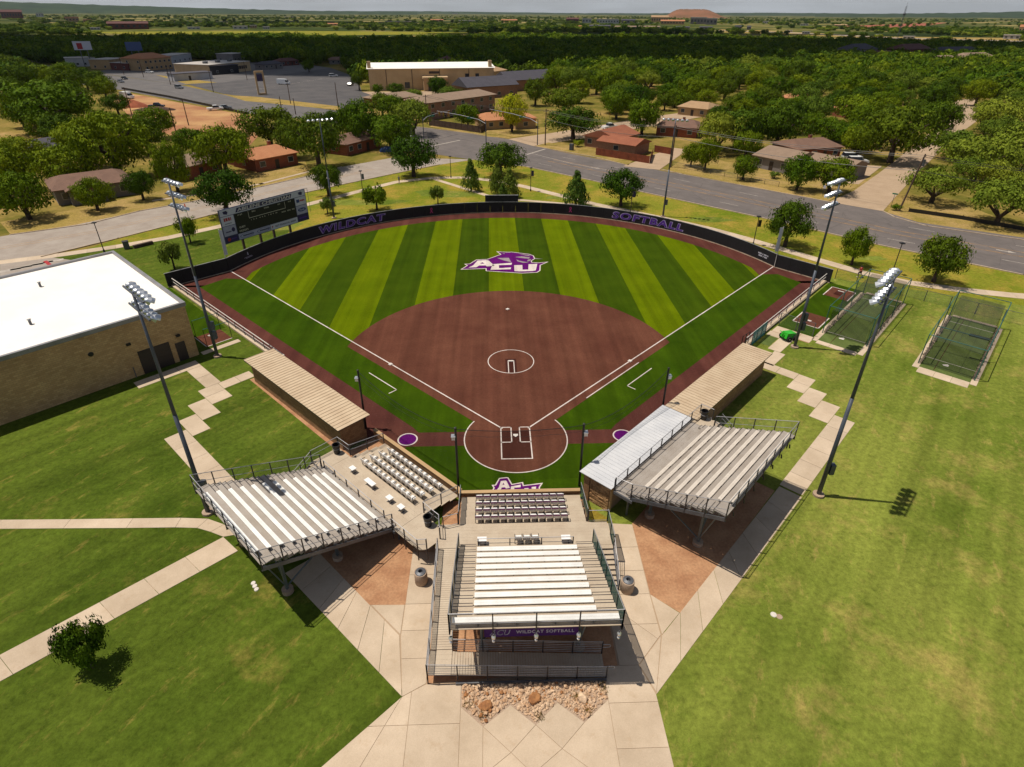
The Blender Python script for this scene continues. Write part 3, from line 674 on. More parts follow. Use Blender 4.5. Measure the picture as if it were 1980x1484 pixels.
tag(b.build('pitching_plate', 'paint_white', None, (0, 13.1, .031)), 'white pitching plate inside the circle', 'plate')

# team emblem painted on the turf
EO = [(-6.77, 39.03), (-5.79, 40.76), (-6.71, 41.67), (-5.25, 41.79), (-4.25, 43.42), (-2.62, 43.63), (-0.82, 45.26), (-1.59, 47.08), (-0.98, 46.85), (0.74, 46.55), (0.83, 47.08), (1.12, 46.54), (3.84, 45.68), (4.53, 44.88), (4.65, 43.97), (6.06, 43.25), (4.36, 42.35), (5.77, 41.94), (6.74, 42.17), (5.32, 40.67), (5.07, 38.52), (4.58, 37.73), (2.41, 37.49), (-0.07, 37.96), (-0.19, 38.23), (-2.95, 38.52), (-2.74, 39.44)]
EI = [(-6.23, 39.48), (-5.44, 40.87), (-5.77, 41.41), (-5.15, 41.44), (-4.16, 43.14), (-2.53, 43.3), (-0.4, 45.38), (-0.94, 46.53), (0.73, 46.23), (1.16, 46.32), (3.77, 45.36), (4.38, 44.67), (4.45, 43.98), (4.53, 43.54), (3.93, 42.6), (3.97, 41.86), (5.03, 41.64), (6.22, 41.93), (5.15, 40.82), (4.95, 38.7), (4.51, 38.07), (2.43, 37.83), (0.03, 38.27), (-2.65, 38.79), (-2.7, 39.74)]
ELT = {'letter_a': [(-5.37, 40.04), (-4.69, 40.86), (-4.06, 42.84), (-2.66, 43.01), (-2.35, 42.75), (-1.51, 40.66), (-2.66, 40.45), (-2.83, 40.86), (-3.81, 40.83), (-4.15, 40.18)],
       'letter_a_hole': [(-3.64, 41.55), (-3.33, 42.16), (-3.01, 41.54)],
       'letter_c': [(-2.13, 39.1), (-1.77, 41.32), (1.1, 41.81), (0.96, 41.01), (-0.88, 40.91), (-0.86, 39.7), (0.9, 39.96), (0.79, 39.26)],
       'letter_u': [(1.38, 40.83), (2.58, 40.88), (2.53, 39.04), (3.36, 39.06), (3.53, 41.19), (4.83, 41.31), (4.43, 38.76), (4.02, 38.5), (2.02, 38.41), (1.33, 38.51)]}
EW = [[(-1.11, 43.85), (0.67, 43.89), (0.97, 42.06), (-0.13, 42.82)], [(-0.34, 46.04), (0.12, 45.76), (0.02, 45.5)], [(1.64, 44.17), (2.66, 44.53), (3.92, 43.99), (3.7, 43.41), (2.53, 43.77)], [(2.25, 45.58), (3.8, 45.02), (4.04, 44.5), (3.32, 44.78)],
      [(1.78, 43.15), (2.21, 42.64), (2.74, 42.33), (3.61, 41.87), (2.71, 41.77), (1.93, 42.4)], [(3.5, 42.99), (4.07, 43.4), (3.83, 42.48), (3.36, 42.25)], [(4.63, 43.64), (5.88, 43.26), (4.61, 43.34)]]
EO = shrink(EI, -.15)
emb = thing('turf_emblem', 'purple team emblem with white letters ACU painted on the outfield turf', 'emblem', (EO[0][0], EO[0][1], 0))
def em_sheet(name, polys, z, mat, par, o): return sheet(name, [[(x-o[0], y-o[1]) for x, y in p] for p in polys], z, mat, par)
em_sheet('outline', [EO], .0222, 'turf_white', emb, EO[0]); em_sheet('purple_field', [EI], .0262, 'turf_purple', emb, EO[0])
for k_, p in ELT.items(): em_sheet(k_.replace('_hole', '_counter'), [p], .034 if 'hole' in k_ else .030, 'turf_purple' if 'hole' in k_ else 'turf_white', emb, EO[0])
for p in EW: em_sheet('streak', [p], .030, 'turf_grey', emb, EO[0])
# the same letters behind home plate
def norm(polys, w, h):
    xs = [x for p in polys for x, _ in p]; ys = [y for p in polys for _, y in p]
    mx_, my_ = (min(xs)+max(xs))/2, (min(ys)+max(ys))/2; kx, ky = w/(max(xs)-min(xs)), h/(max(ys)-min(ys))
    return [[((x-mx_)*kx, (y-my_)*ky) for x, y in p] for p in polys]
SB = norm([EI[:6]+EI[18:], EI[:6]+[(-2.3, 43.25), (-1.41, 41.5), (1.19, 41.93), (1.34, 41.15), (5.75, 41.62)]+EI[18:]]+list(ELT.values()), 3.9, 2.5)
SB[0] = shrink(SB[1], -.10)
for q in range(2, len(SB)):
    mx_ = sum(x for x, _ in SB[q])/len(SB[q]); my_ = sum(y for _, y in SB[q])/len(SB[q]); SB[q] = [(mx_+(x-mx_)*.84, my_+(y-my_)*.80) for x, y in SB[q]]
emb2 = thing('turf_emblem', 'small purple ACU letters painted on the turf behind home plate', 'emblem', (-.2, -6.5, 0))
sheet('outline', [SB[0]], .0185, 'turf_white', emb2); sheet('purple_field', [SB[1]], .0225, 'turf_purple', emb2)
for (k_, _), p in zip(ELT.items(), SB[2:]): sheet(k_.replace('_hole', '_counter'), [p], .030 if 'hole' in k_ else .0265, 'turf_purple' if 'hole' in k_ else 'turf_white', emb2)

# ================================================================ concrete walks (each pour a slab)
pav = tag(ground_piece('pavement', [[(-7, -22.6), (6.8, -22.9), (6.8, -40), (-24, -40)], [(-8, -12.2), (8.2, -11), (8.2, -20), (6.8, -22.9), (-7, -22.6), (-8, -20)]], .004, 'concrete_tan'), kind='structure')
J = .03
strip_slabs([(-15.9, -14.1), (-7.1, -22.6)], [(-14.0, -12.5), (-7.72, -18.9)], 6, pav)
strip_slabs([(21.8, -8.1), (6.8, -22.92)], [(20.55, -6.85), (8.0, -19.4)], 8, pav)
sheet('joint_fill', [[(-9.95, -16.72), (-7.6, -16.72), (-7.6, -19.3)]], .008, 'concrete_tan', pav)
poly_slabs([(-9.75, -16.74), (-7.66, -16.78), (-7.66, -18.85)], [], pav)
poly_slabs([(-7.62, -12.6), (-5.85, -12.6), (-5.85, -21.9), (-7.1, -22.6), (-7.62, -19)], [(0, 1, -14.5), (0, 1, -16.75), (0, 1, -18.6), (0, 1, -20.4)], pav)
poly_slabs([(5.1, -10.2), (8.1, -10.5), (7.95, -16.45), (7.95, -19.35), (6.2, -21.2), (5.1, -21.2)], [(0, 1, -12.6), (0, 1, -14.6), (0, 1, -16.45), (0, 1, -18.6), (-1, -1, 11.9)], pav)
slab([(6.25, -21.2), (7.95, -19.42), (6.84, -22.8)], pav)
poly_slabs([(8.0, -16.5), (9.5, -17.9), (8.02, -19.35)], [], pav)
poly_slabs([(-7.1, -22.6), (-5.85, -21.95), (-3.9, -21.95), (-3.88, -23.24), (-3.88, -44), (-16, -44), (-24, -38.6)][::-1], [(0, 1, -24.1), (1, 0, -6.6), line_cut((-7.1, -22.6), (-13, -35)), (0, 1, -27.5), (0, 1, -31)], pav)
poly_slabs([(4.2, -21.2), (6.2, -21.2), (6.8, -22.92), (6.8, -44), (4.12, -44), (4.12, -22.2)], [(0, 1, -23.3), (0, 1, -25.6), (0, 1, -28.6)], pav)
for t in ([(-3.88, -23.24), (-2.67, -24.3), (-2.67, -26.6), (-3.88, -26.6)], [(-2.67, -24.3), (-1.21, -23.22), (.09, -24.3), (-1.25, -25.6)], [(-2.67, -24.3), (-1.25, -25.6), (-2.67, -26.6)], [(.09, -24.3), (-1.25, -25.6), (-.2, -26.6), (1.35, -25.5)],
          [(.09, -24.3), (1.34, -23.17), (2.66, -24.25), (1.35, -25.5)], [(2.66, -24.25), (4.12, -23.1), (4.12, -26.6), (2.8, -26.6), (1.35, -25.5)], [(-1.25, -25.6), (-.2, -26.6), (-2.67, -26.6)], [(1.35, -25.5), (2.8, -26.6), (-.2, -26.6)]):
    slab(t, pav)
poly_slabs([(-3.88, -26.6), (4.12, -26.6), (4.12, -44), (-3.88, -44)], [(1, 0, -.2), (0, 1, -29)], pav)
walk = tag(sheet('walk', [[(-30, .8), (-29.5, 1.3), (-23, -5.2), (-23.6, -5.8)]], .004, 'concrete_tan'), kind='structure')
def lrect(u0, u1, v0, v1): return [LU(u0, v0), LU(u1, v0), LU(u1, v1), LU(u0, v1)]
def rrect(u0, u1, v0, v1): return [RU(u0, v0), RU(u1, v0), RU(u1, v1), RU(u0, v1)]
for k in range(6): slab(lrect(-22.1+2.3*k, -19.8+2.3*k, 19.38, 21.25), walk)
for qd in ((-23.9, -20.7, 17.8, 19.37), (-25.8, -22.45, 16.1, 17.79), (-27.63, -26.0, 14.12, 16.09), (-25.99, -24.35, 14.12, 16.09), (-32.3, -29.98, 13.8, 15.3), (-29.97, -27.64, 13.8, 15.3), (-27.62, -26.2, 12.4, 14.11), (-27.62, -26.2, 10.9, 12.39)): slab(lrect(*qd), walk)
for k in range(3): slab(lrect(-33.85, -32.31, 13.8+2.03*k, 15.82+2.03*k), walk)
walk2 = tag(sheet('walk', [[(30, 1.0), (22.2, -7.0), (21.6, -6.4), (29.4, 1.6)]], .004, 'concrete_tan'), kind='structure')
for k in range(6): slab(rrect(-22.8+2.15*k, -20.66+2.15*k, 19.31, 21.1), walk2)
for qd in ((-24.5, -21.0, 17.61, 19.3), (-26.0, -22.75, 15.9, 17.6), (-27.85, -26.2, 14.2, 15.89), (-26.19, -24.5, 14.2, 15.89), (-27.9, -26.5, 12.3, 14.19), (-27.9, -26.5, 10.6, 12.29)): slab(rrect(*qd), walk2)
walk3 = tag(sheet('walk', [[(-29.6, -19.3), (-21.3, -11.4), (-20.6, -12), (-29, -20)]], .004, 'concrete_tan'), kind='structure')
strip_slabs([(-21.2, -10.8), (-44, -31.6)], [(-19.7, -12.1), (-42.2, -32.6)], 12, walk3)
cv = [(-60, -8.5), (-50, -8.5), (-44, -8.55), (-38, -8.65), (-33, -8.75), (-28.5, -8.8), (-25, -8.85), (-23, -9.0), (-21.6, -9.6), (-20.3, -10.6)]
cw = [(-60, -9.45), (-50, -9.45), (-44, -9.5), (-38, -9.55), (-33, -9.65), (-28.5, -9.75), (-25, -9.8), (-23.4, -9.9), (-22.3, -10.3), (-21.2, -10.8)]
for i in range(len(cv)-1): slab([cv[i], cv[i+1], cw[i+1], cw[i]], walk3)
path = tag(sheet('campus_path', [[(-75, 43.2), (-74, 43.7), (-70, 45.4), (-70.2, 45.1)]], .004, 'concrete_tan'), kind='structure')
pc = [(-82, 39.5), (-75, 43.6), (-68, 46.6), (-61.3, 50.2), (-55, 54.5), (-49.2, 60), (-43, 67), (-36.9, 74.2), (-29, 83.5), (-22.5, 91), (-15, 94.4), (-7.6, 94.6), (-1, 91.5), (4.85, 86.8), (11.5, 79.8), (18.3, 72.6), (25, 67), (30.8, 62), (36, 57), (40.2, 52), (43.5, 47.5), (47.5, 42), (51.8, 36.4), (56, 33), (61.5, 30.4), (67.5, 28.4), (78, 26), (92, 23), (110, 19.5)]
def offset(pts, d):
    o = []
    for i, p in enumerate(pts):
        a, c = Vector(pts[max(0, i-1)]), Vector(pts[min(len(pts)-1, i+1)]); t = (c-a).normalized()
        o.append((p[0]-t.y*d, p[1]+t.x*d))
    return o
pl, pr_ = offset(pc, .95), offset(pc, -.95)
for i in range(len(pc)-1): strip_slabs([pl[i], pl[i+1]], [pr_[i], pr_[i+1]], 2, path, name='slab')
strip_slabs([(-15, 93), (-1.5, 77)], [(-13.9, 93.5), (-.4, 77.6)], 8, path); strip_slabs([(-1.5, 77), (16, 71.5)], [(-.4, 77.9), (16.5, 72.4)], 7, path)
kerb([(-67.98, 77.02), (-58.3, 83.04), (-51.54, 89.72), (-44.44, 100.62)], 'front_walk', 1.0, .05)
# bare earth under the stands
ground_piece('bare_earth', [[(-7.62, -11.5), (-7.62, -16.78), (-10.72, -16.7), (-15.5, -12), (-13, -6), (-8, -9)]], .012, 'dirt')
ground_piece('bare_earth', [[(8.1, -10.4), (8.0, -16.5), (9.6, -17.95), (20.0, -7.3), (15, -2.5)]], .012, 'dirt')
ground_piece('bare_earth', [[(-5.8, -7.7), (5, -7.7), (5.0, -21.3), (-5.8, -21.9)]], .016, 'dirt')
ground_piece('bare_earth', [[LU(-26, 11.6), LU(-9, 11.8), LU(-7, 12.2), LU(-7, 8.6), LU(-9, 8.6), LU(-9, 11), LU(-26, 11)]], .012, 'dirt')
ground_piece('bare_earth', [[RU(2.4, 8.5), RU(2.4, 12), (5.5, -11), (4.6, -8)]], .0125, 'weeds')

# rock bed by the ramp, stones one by one
bed = tag(sheet('rock_bed', [[(-3.9, -22.0), (4.2, -22.0), (4.1, -23.1), (2.66, -24.25), (1.34, -23.17), (.09, -24.3), (-1.21, -23.22), (-2.67, -24.3), (-3.88, -23.24)]], .012, 'precast'), kind='structure')
RB = [(-3.8, -22.05), (4.15, -22.05), (4.05, -23.05), (2.66, -24.1), (1.34, -23.05), (.09, -24.15), (-1.21, -23.1), (-2.67, -24.15), (-3.8, -23.15)]
def stone_mesh(seed, k=1):
    r2 = random.Random(seed); bm = bmesh.new(); bmesh.ops.create_icosphere(bm, subdivisions=k, radius=1)
    ax = [Vector((r2.uniform(-1, 1), r2.uniform(-1, 1), r2.uniform(-1, 1))).normalized() for _ in range(7)]
    for v in bm.verts:
        for a in ax:
            d = v.co.dot(a)
            if d > .62: v.co -= a*(d-.62)
        v.co *= r2.uniform(.9, 1.08)
    me = bpy.data.meshes.new('stone'); bm.to_mesh(me); bm.free(); return me
SM = [stone_mesh(i) for i in range(7)]
for i, m_ in enumerate(SM): m_.materials.append(MATS['rock_rust' if i == 3 else 'rock'])
cnt = 0; bs = MB(); placed = []
while cnt < 1500:
    p = (rng.uniform(-3.9, 4.2), rng.uniform(-24.2, -22.0))
    if not inside(p, RB): continue
    s = rng.choice((.07, .08, .10, .12, .15)); 
    if cnt < 295:
        if any((p[0]-x)**2+(p[1]-y)**2 < (.8*(s+t))**2 for x, y, t in placed): 
            cnt += .02; continue
        placed.append((p[0], p[1], s))
        o = link('stone', SM[int(cnt) % 7], bed, (p[0], p[1], .012+s*.55)); o.scale = (s*rng.uniform(.9, 1.4), s, s*rng.uniform(.6, .95)); o.rotation_euler = (rng.uniform(-.4, .4), rng.uniform(-.4, .4), rng.uniform(0, 6))
    else:
        s *= .62; v = Matrix.Rotation(rng.uniform(0, 6), 3, 'Z'); me = SM[int(cnt) % 7]
        bs.add([(v @ Vector((q.co.x*s*1.2, q.co.y*s, q.co.z*s*.7)))+Vector((p[0], p[1], .012+s*.4)) for q in me.vertices], [tuple(f.vertices) for f in me.polygons])
    cnt += 1
o = bs.build('small_stones', 'rock', bed); o['kind'] = 'stuff'
for i, ((x, y), s, lb) in enumerate((((-2.57, -23.24), .42, 'orange-brown boulder in the left of the rock bed'), ((0.1, -22.93), .46, 'large tan boulder in the middle of the rock bed'), ((2.78, -23.02), .40, 'pale boulder at the right end of the rock bed'))):
    me = stone_mesh(40+i, 2); me.materials.append(MATS['rock_rust' if i < 2 else 'rock'])
    o = tag(link('boulder', me, None, (x, y, .14), i), lb, 'boulder', 'boulders in the rock bed'); o.scale = (s, s*.75, s*.5)
for i, (x, y) in enumerate([(-2.7, -23.7), (2.9, -23.6), (.3, -23.9), (4.0, -22.5), (-3.5, -23.1), (2.4, -22.9)]):
    b = MB()
    for _ in range(60):
        a, r = rng.uniform(0, 6.3), rng.uniform(0, .35); hh = rng.uniform(.12, .3); px, py = x+r*math.cos(a), y+r*math.sin(a)
        t = rng.uniform(0, 3.1); dx, dy = .02*math.cos(t), .02*math.sin(t)
        b.add([(px-dx, py-dy, 0.012), (px+dx, py+dy, 0.012), (px+rng.uniform(-.12, .12), py+rng.uniform(-.12, .12), hh)], [(0, 1, 2)])
    o = b.build('weed_tuft', 'weeds', bed); o['kind'] = 'stuff'

# ================================================================ stands
class Frame:
    """thing whose parts are given in a rotated frame centred on home plate (x along the rows, y away from the field)"""
    def __init__(s, name, label, cat, rz, ox, oy, group=None):
        s.rz, s.ox, s.oy = rz, ox, oy
        c, n = math.cos(rz), math.sin(rz)
        s.o = thing(name, label, cat, (ox*c-oy*n, ox*n+oy*c, 0), rz, group)
    def part(s, name, mb, mat, parent=None, smooth=False):
        return mb.shift(-s.ox, -s.oy).build(name, mat, parent or s.o, smooth=smooth)
    def w(s, x, y):
        c, n = math.cos(s.rz), math.sin(s.rz); return (x*c-y*n, x*n+y*c)
def rail(F, pts, h=1.07, sp=1.8, mids=(.55,), mesh='chain_link', post='post_dark', bar='alu_rail', drop=0., r=.026, ends=True):
    """guard rail along deck points: posts, bars, mesh infill"""
    pts = [Vector(p) for p in pts]
    done = []
    for a, c in zip(pts, pts[1:]):
        n = max(1, round((c-a).length/sp))
        for i in range(n+1):
            q = a.lerp(c, i/n)
            if any((q-d).length < .1 for d in done): continue
            done.append(q); F.part('post', MB().bar(q-Vector((0, 0, drop)), q+Vector((0, 0, h)), .065), post)
        up = Vector((0, 0, h)); b = MB(); b.tube(a+up, c+up, r); F.part('top_rail', b, bar)
        for m in mids:
            F.part('mid_rail', MB().tube(a+Vector((0, 0, h*m)), c+Vector((0, 0, h*m)), r*.7, 6), bar)
        if mesh:
            lo, hi = Vector((0, 0, .06)), Vector((0, 0, h-.04))
            F.part('mesh_panel', MB().add([a+lo, c+lo, c+hi, a+hi], [(0, 1, 2, 3)]), mesh)
def bleacher(F, x0, x1, bx0, bx1, yb, zd, N, d, r, bench='alu_bench', deck='alu_deck', last_full=False, bw=.25):
    """N rows; first bench centre yb; returns (rear y, rear z)"""
    tr = MB().box(x0, -.62, -.05, x1, d-.63, 0).mesh('tread', deck); ri = MB().box(x0, -.02, -r+.02, x1, 0, -.05).mesh('riser', deck)
    bn = MB(); 
    for k in range(2): bn.box(bx0, -bw/2+bw/2*k+.002, .385, bx1, bw/2*k-.003, .43)
    nz = [(MB().box(a0+.01, -.645, -.045, a1-.01, -.595, .004).mesh('nosing', 'post_dark'), MB().box(a0+.02, -.945, -r+.01, a1-.02, -.90, -r/2+.004).mesh('nosing', 'post_dark')) for a0, a1 in ((x0, bx0-.06), (bx1+.06, x1)) if a1-a0 > .3]
    bn = bn.mesh('bench', bench); br = MB()
    for k in range(7):
        x = bx0+.25+(bx1-bx0-.5)*k/6; br.box(x-.025, -.1, 0, x+.025, .1, .383)
    br = br.mesh('bracket', 'galv')
    for i in range(N):
        y, z = yb+i*d, zd+(i+1)*r
        link('tread', tr, F.o, (-F.ox, y-F.oy, z)); link('riser', ri, F.o, (-F.ox, y-.6-F.oy, z))
        if last_full and i == N-1:
            bb = MB()
            for k in range(2): bb.box(x0+.1, y-bw/2+bw/2*k+.002, z+.385, x1-.1, y+bw/2*k-.003, z+.43)
            F.part('bench', bb, bench)
        else: link('bench', bn, F.o, (-F.ox, y-F.oy, z))
        link('bracket', br, F.o, (-F.ox, y-F.oy, z))['kind'] = 'stuff'
        for q1, q2_ in nz: link('nosing', q1, F.o, (-F.ox, y-F.oy, z)); link('nosing', q2_, F.o, (-F.ox, y-F.oy, z))
        for a0, a1 in ((x0, bx0-.06), (bx1+.06, x1)):             # half steps in the side aisles
            if a1-a0 > .3: F.part('aisle_step', MB().box(a0+.02, y-.92, z-r+.004, a1-.02, y-.63, z-r/2), deck)
    ye, ze = yb+N*d-.63, zd+N*r
    F.part('rear_walk', MB().box(x0, ye+.01, ze-.05, x1, ye+.13, ze), deck)
    for x in (x0-.06, x1+.06, (x0+x1)/2):                      # sloping stringers
        F.part('stringer', MB().bar((x, yb-.7, zd-.12), (x, ye+.13, ze-.22), .07, .28), 'galv')
    return ye+.13, ze
def columns(F, xs, ys, yb, zd, d, r, foot=.36):
    for y in ys:
        z = zd+((y-yb)/d+1)*r-.38
        F.part('cross_beam', MB().bar((min(xs)-1.2, y, z), (max(xs)+1.2, y, z), .2, .26), 'beam_steel')
        for x in xs:
            F.part('column', MB().bar((x, y, .3), (x, y, z-.12), .17), 'beam_steel')
            F.part('footing', MB().tube((x, y, -.1), (x, y, .32), foot, 18), 'precast')
    for x in xs:
        a, c = ys[0], ys[-1]; za = zd+((a-yb)/d+1)*r-.4; zc = zd+((c-yb)/d+1)*r-.4
        F.part('brace', MB().bar((x, c, .5), (x, a, za), .08), 'beam_steel'); F.part('brace', MB().bar((x, c, .5), (x, c+1.3, zc+.45), .08), 'beam_steel')
        F.part('brace', MB().bar((x, c, .9), (x+(1.7 if x < sum(xs)/len(xs) else -1.7), c, zc), .08), 'beam_steel')
def planks(F, x0, x1, y0, y1, z, w=.3, along='x', mat='alu_plank', th=.05):
    b = MB(); n = max(1, round(((y1-y0) if along == 'x' else (x1-x0))/w))
    for i in range(n):
        if along == 'x': b.box(x0, y0+(y1-y0)*i/n+.0015, z-th, x1, y0+(y1-y0)*(i+1)/n-.0025, z)
        else: b.box(x0+(x1-x0)*i/n+.0015, y0, z-th, x0+(x1-x0)*(i+1)/n-.0025, y1, z)
    o = F.part('deck_planks', b, mat); return o
def steps(F, p, dirx, diry, w, z1, n, run=.28, mat='alu_plank'):
    """flight going down from p along (dirx, diry)"""
    r = z1/n; px, py = -diry, dirx
    for i in range(n-1):
        a = Vector((p[0]+dirx*run*i, p[1]+diry*run*i, z1-r*(i+1)))
        q = [a+Vector((px*w/2, py*w/2, 0)), a-Vector((px*w/2, py*w/2, 0))]
        e = Vector((dirx*(run+.02), diry*(run+.02), 0))
        F.part('step', MB().prism([(q[0].x, q[0].y), (q[1].x, q[1].y), ((q[1]+e).x, (q[1]+e).y), ((q[0]+e).x, (q[0]+e).y)], a.z-.04, a.z), mat)
    for s in (-1, 1):
        a = Vector((p[0]+px*w/2*s, p[1]+py*w/2*s, z1-.1)); F.part('stringer', MB().bar(a, a+Vector((dirx*run*n, diry*run*n, -z1+.1)), .05, .22), 'galv')
ZD = 1.25
# ---- third-base side stand ------------------------------------------------
FL = Frame('bleacher_stand', 'grey aluminium bleacher stand with white benches left of the centre stand', 'bleachers', R_(135), 2.6, 17.)
rowp = dict(d=.723, r=.31)
yr, zr = bleacher(FL, -1.75, 7.3, -.95, 6.0, 15.15, ZD, 12, **rowp)
columns(FL, (-.2, 5.7), (18.1, 21.8), 15.15, ZD, .723, .31)
rail(FL, [(-1.8, 14.5, ZD+.1), (-1.8, yr, zr), (7.35, yr, zr), (7.35, 14.5, ZD+.1)], 1.25, 1.45, (.5,), 'chain_link', drop=.35)
planks(FL, -2.1, 7.0, 12.2, 14.55, ZD, .3); planks(FL, 7.02, 8.65, 12.2, 14.6, ZD, .3, 'x'); planks(FL, -4.0, -2.12, 12.2, 14.55, ZD, .3, 'y')
b = MB().prism([(-3.98, 12.2), (-3.98, 14.5), (-4.6, 14.5), (-4.95, 14.1), (-4.95, 13.0)], ZD-.06, ZD-.002); FL.part('bridge_plate', b, 'alu_plank')
for k in range(4):                                           # seat terraces stepping down to the field
    z = ZD-.16*(4-k)+.0; y = 8.8+.85*k
    planks(FL, -2.2, 7.0, y, y+.86, z, .29); FL.part('terrace_riser', MB().box(-2.2, y+.84, z+.002, 7.0, y+.86, z+.11), 'alu_deck')
for x in (-1.9, 1.2, 4.2, 6.8):
    for y in (9.2, 11.8, 14.2): FL.part('deck_post', MB().bar((x, y, -.05), (x, y, .55 if y < 10 else ZD-.06), .1), 'galv')
FL.part('deck_beam', MB().bar((-2.1, 14.6, ZD-.16), (8.6, 14.6, ZD-.16), .08, .2), 'galv')
rail(FL, [(-.75, 14.45, ZD), (7.0, 14.45, ZD)], .95, 1.55, (.55, .2), None)
rail(FL, [(-2.22, 8.85, .62), (-2.22, 12.1, ZD), (-3.4, 12.15, ZD), (-3.95, 12.15, ZD), (-4.9, 12.9, ZD)], 1.05, 1.7, (.55,), 'chain_link')
rail(FL, [(-1.85, 14.6, ZD), (-4.6, 14.6, ZD), (-5.0, 14.15, ZD)], 1.05, 1.5, (.55,), 'chain_link', drop=.9)
rail(FL, [(7.05, 8.85, .62), (7.05, 12.1, ZD), (8.65, 12.15, ZD), (8.65, 14.6, ZD)], 1.05, 1.7, (.55,), 'chain_link')
steps(FL, (7.85, 14.62), 0, 1, 1.5, ZD, 7)
for x in (7.12, 8.6): rail(FL, [(x, 14.65, ZD), (x, 16.65, .05)], 1.0, 1.0, (.6,), None)
# ---- first-base side stand ------------------------------------------------
FR = Frame('bleacher_stand', 'grey aluminium bleacher stand with cream benches right of the stone building', 'bleachers', R_(225), -4., 15.5)
ZR = 2.4
yr, zr = bleacher(FR, -9.5, 1.75, -8.9, .75, 13.3, ZR, 9, .737, .31, 'alu_bench_dull')
columns(FR, (.1, -7.8), (13.6, 17.5), 13.3, ZR, .737, .31)
planks(FR, -9.5, 1.9, 11.45, 12.78, ZR, .33, 'x', 'alu_deck'); planks(FR, -11.0, -9.52, 11.45, 13.3, ZR, .33, 'x', 'alu_plank')
FR.part('deck_beam', MB().bar((1.95, 11.45, ZR-.16), (1.95, 13.0, ZR-.16), .08, .24), 'galv'); FR.part('deck_beam', MB().bar((-9.5, 11.5, ZR-.16), (1.9, 11.5, ZR-.16), .08, .2), 'galv')
for x in (1.2, -3., -7., -10.5): FR.part('deck_post', MB().bar((x, 12.3, -.05), (x, 12.3, ZR-.06), .12), 'galv')
rail(FR, [(1.9, 11.45, ZR), (-10.95, 11.45, ZR), (-10.95, 12.6, ZR)], 1.07, 1.55, (.12,), 'chain_link')
rail(FR, [(1.9, 11.5, ZR), (1.82, 12.8, ZR+.1), (1.82, yr, zr), (-9.55, yr, zr), (-9.55, 13.4, ZR+.25)], 1.25, 1.5, (.5,), 'chain_link', drop=.4)
steps(FR, (-10.25, 13.3), 0, 1, 1.4, ZR, 13)
for x in (-9.6, -10.95): rail(FR, [(x, 13.35, ZR), (x, 16.95, .05)], 1.0, 1.2, (.6,), None)
for k in range(7): FR.part('conduit_fitting', MB().tube((-8.5+k*1.55, yr+.06, zr-.25), (-8.5+k*1.55, yr+.12, zr-.55), .05, 6), 'post_dark')
# ---- centre stand ---------------------------------------------------------
FC = Frame('bleacher_stand', 'raised centre bleacher stand with green windscreen sides and wrap-round ramp', 'bleachers', R_(180), 0., 15.)
yr, zr = bleacher(FC, -4.62, 4.28, -3.45, 3.1, 14.2, ZD, 11, .745, .31, 'alu_bench', 'alu_plank', True, .33)
columns(FC, (-2.9, 2.75), (16.6, 20.0), 14.2, ZD, .745, .31)
planks(FC, -5.98, 5.92, 11.3, 13.42, ZD, .3); planks(FC, -6.0, -4.7, 13.43, 13.75, ZD, .3)
for k in range(4):
    z = ZD-.16*(4-k); y = 7.95+.84*k
    planks(FC, -4.55, 4.4, y, y+.85, z, .29); FC.part('terrace_riser', MB().box(-4.55, y+.82, z+.002, 4.4, y+.85, z+.11), 'alu_deck')
for x in (-5.7, -2, 2, 5.6):
    for y in (11.6, 13.2): FC.part('deck_post', MB().bar((x, y, -.05), (x, y, ZD-.06), .1), 'galv')
rail(FC, [(3.05, 13.45, ZD), (-3.3, 13.45, ZD)], .85, 2.1, (.5,), None)
S1 = [(-4.68, 13.2, ZD), (-4.68, yr, zr)]; S2 = [(4.34, 13.3, ZD), (4.34, yr, zr)]
rail(FC, S1, 1.25, 1.6, (), 'windscreen_green', drop=.3); rail(FC, S2, 1.25, 1.6, (), 'windscreen_green', drop=.3)
rail(FC, [(-4.68, yr, zr), (4.34, yr, zr)], 1.25, 2.15, (.36,), 'chain_link', drop=.35)
rail(FC, [(-4.6, 7.9, .65), (-4.6, 11.25, ZD)], 1.15, 1.6, (), 'windscreen_green'); rail(FC, [(4.45, 7.9, .65), (4.45, 11.25, ZD)], 1.15, 1.6, (), 'windscreen_green')
rail(FC, [(-4.65, 11.3, ZD), (-6.0, 11.3, ZD)], 1.05, 1.4, (.1,), None); rail(FC, [(-6.02, 11.3, ZD), (-6.02, 13.7, ZD)], 1.12, 1.2, (), 'windscreen_green')
rail(FC, [(4.5, 11.3, ZD), (5.5, 11.6, ZD)], 1.05, 1.2, (.1,), None)
steps(FC, (-5.38, 13.76), 0, 1, 1.25, ZD, 8, .29)
rail(FC, [(-6.02, 13.75, ZD), (-6.02, 16.1, .03)], 1.0, 1.2, (.6, .3), None)
for k in range(5):
    b = MB(); x = -4.62+8.9*k/4+(.1 if k == 0 else 0); b.lathe([(.05, 0), (.11, .05), (.12, .2), (.06, .3)], 8, (x, yr+.16, zr-.62)); b.tube((x, yr+.12, zr-.3), (x, yr+.12, zr-.7), .03, 6); b.lathe([(.0, 0), (.08, .03), (.08, .12), (0, .16)], 8, (x, yr+.16, zr-.86))
    FC.part('flood_lamp', b, 'lamp_shell')
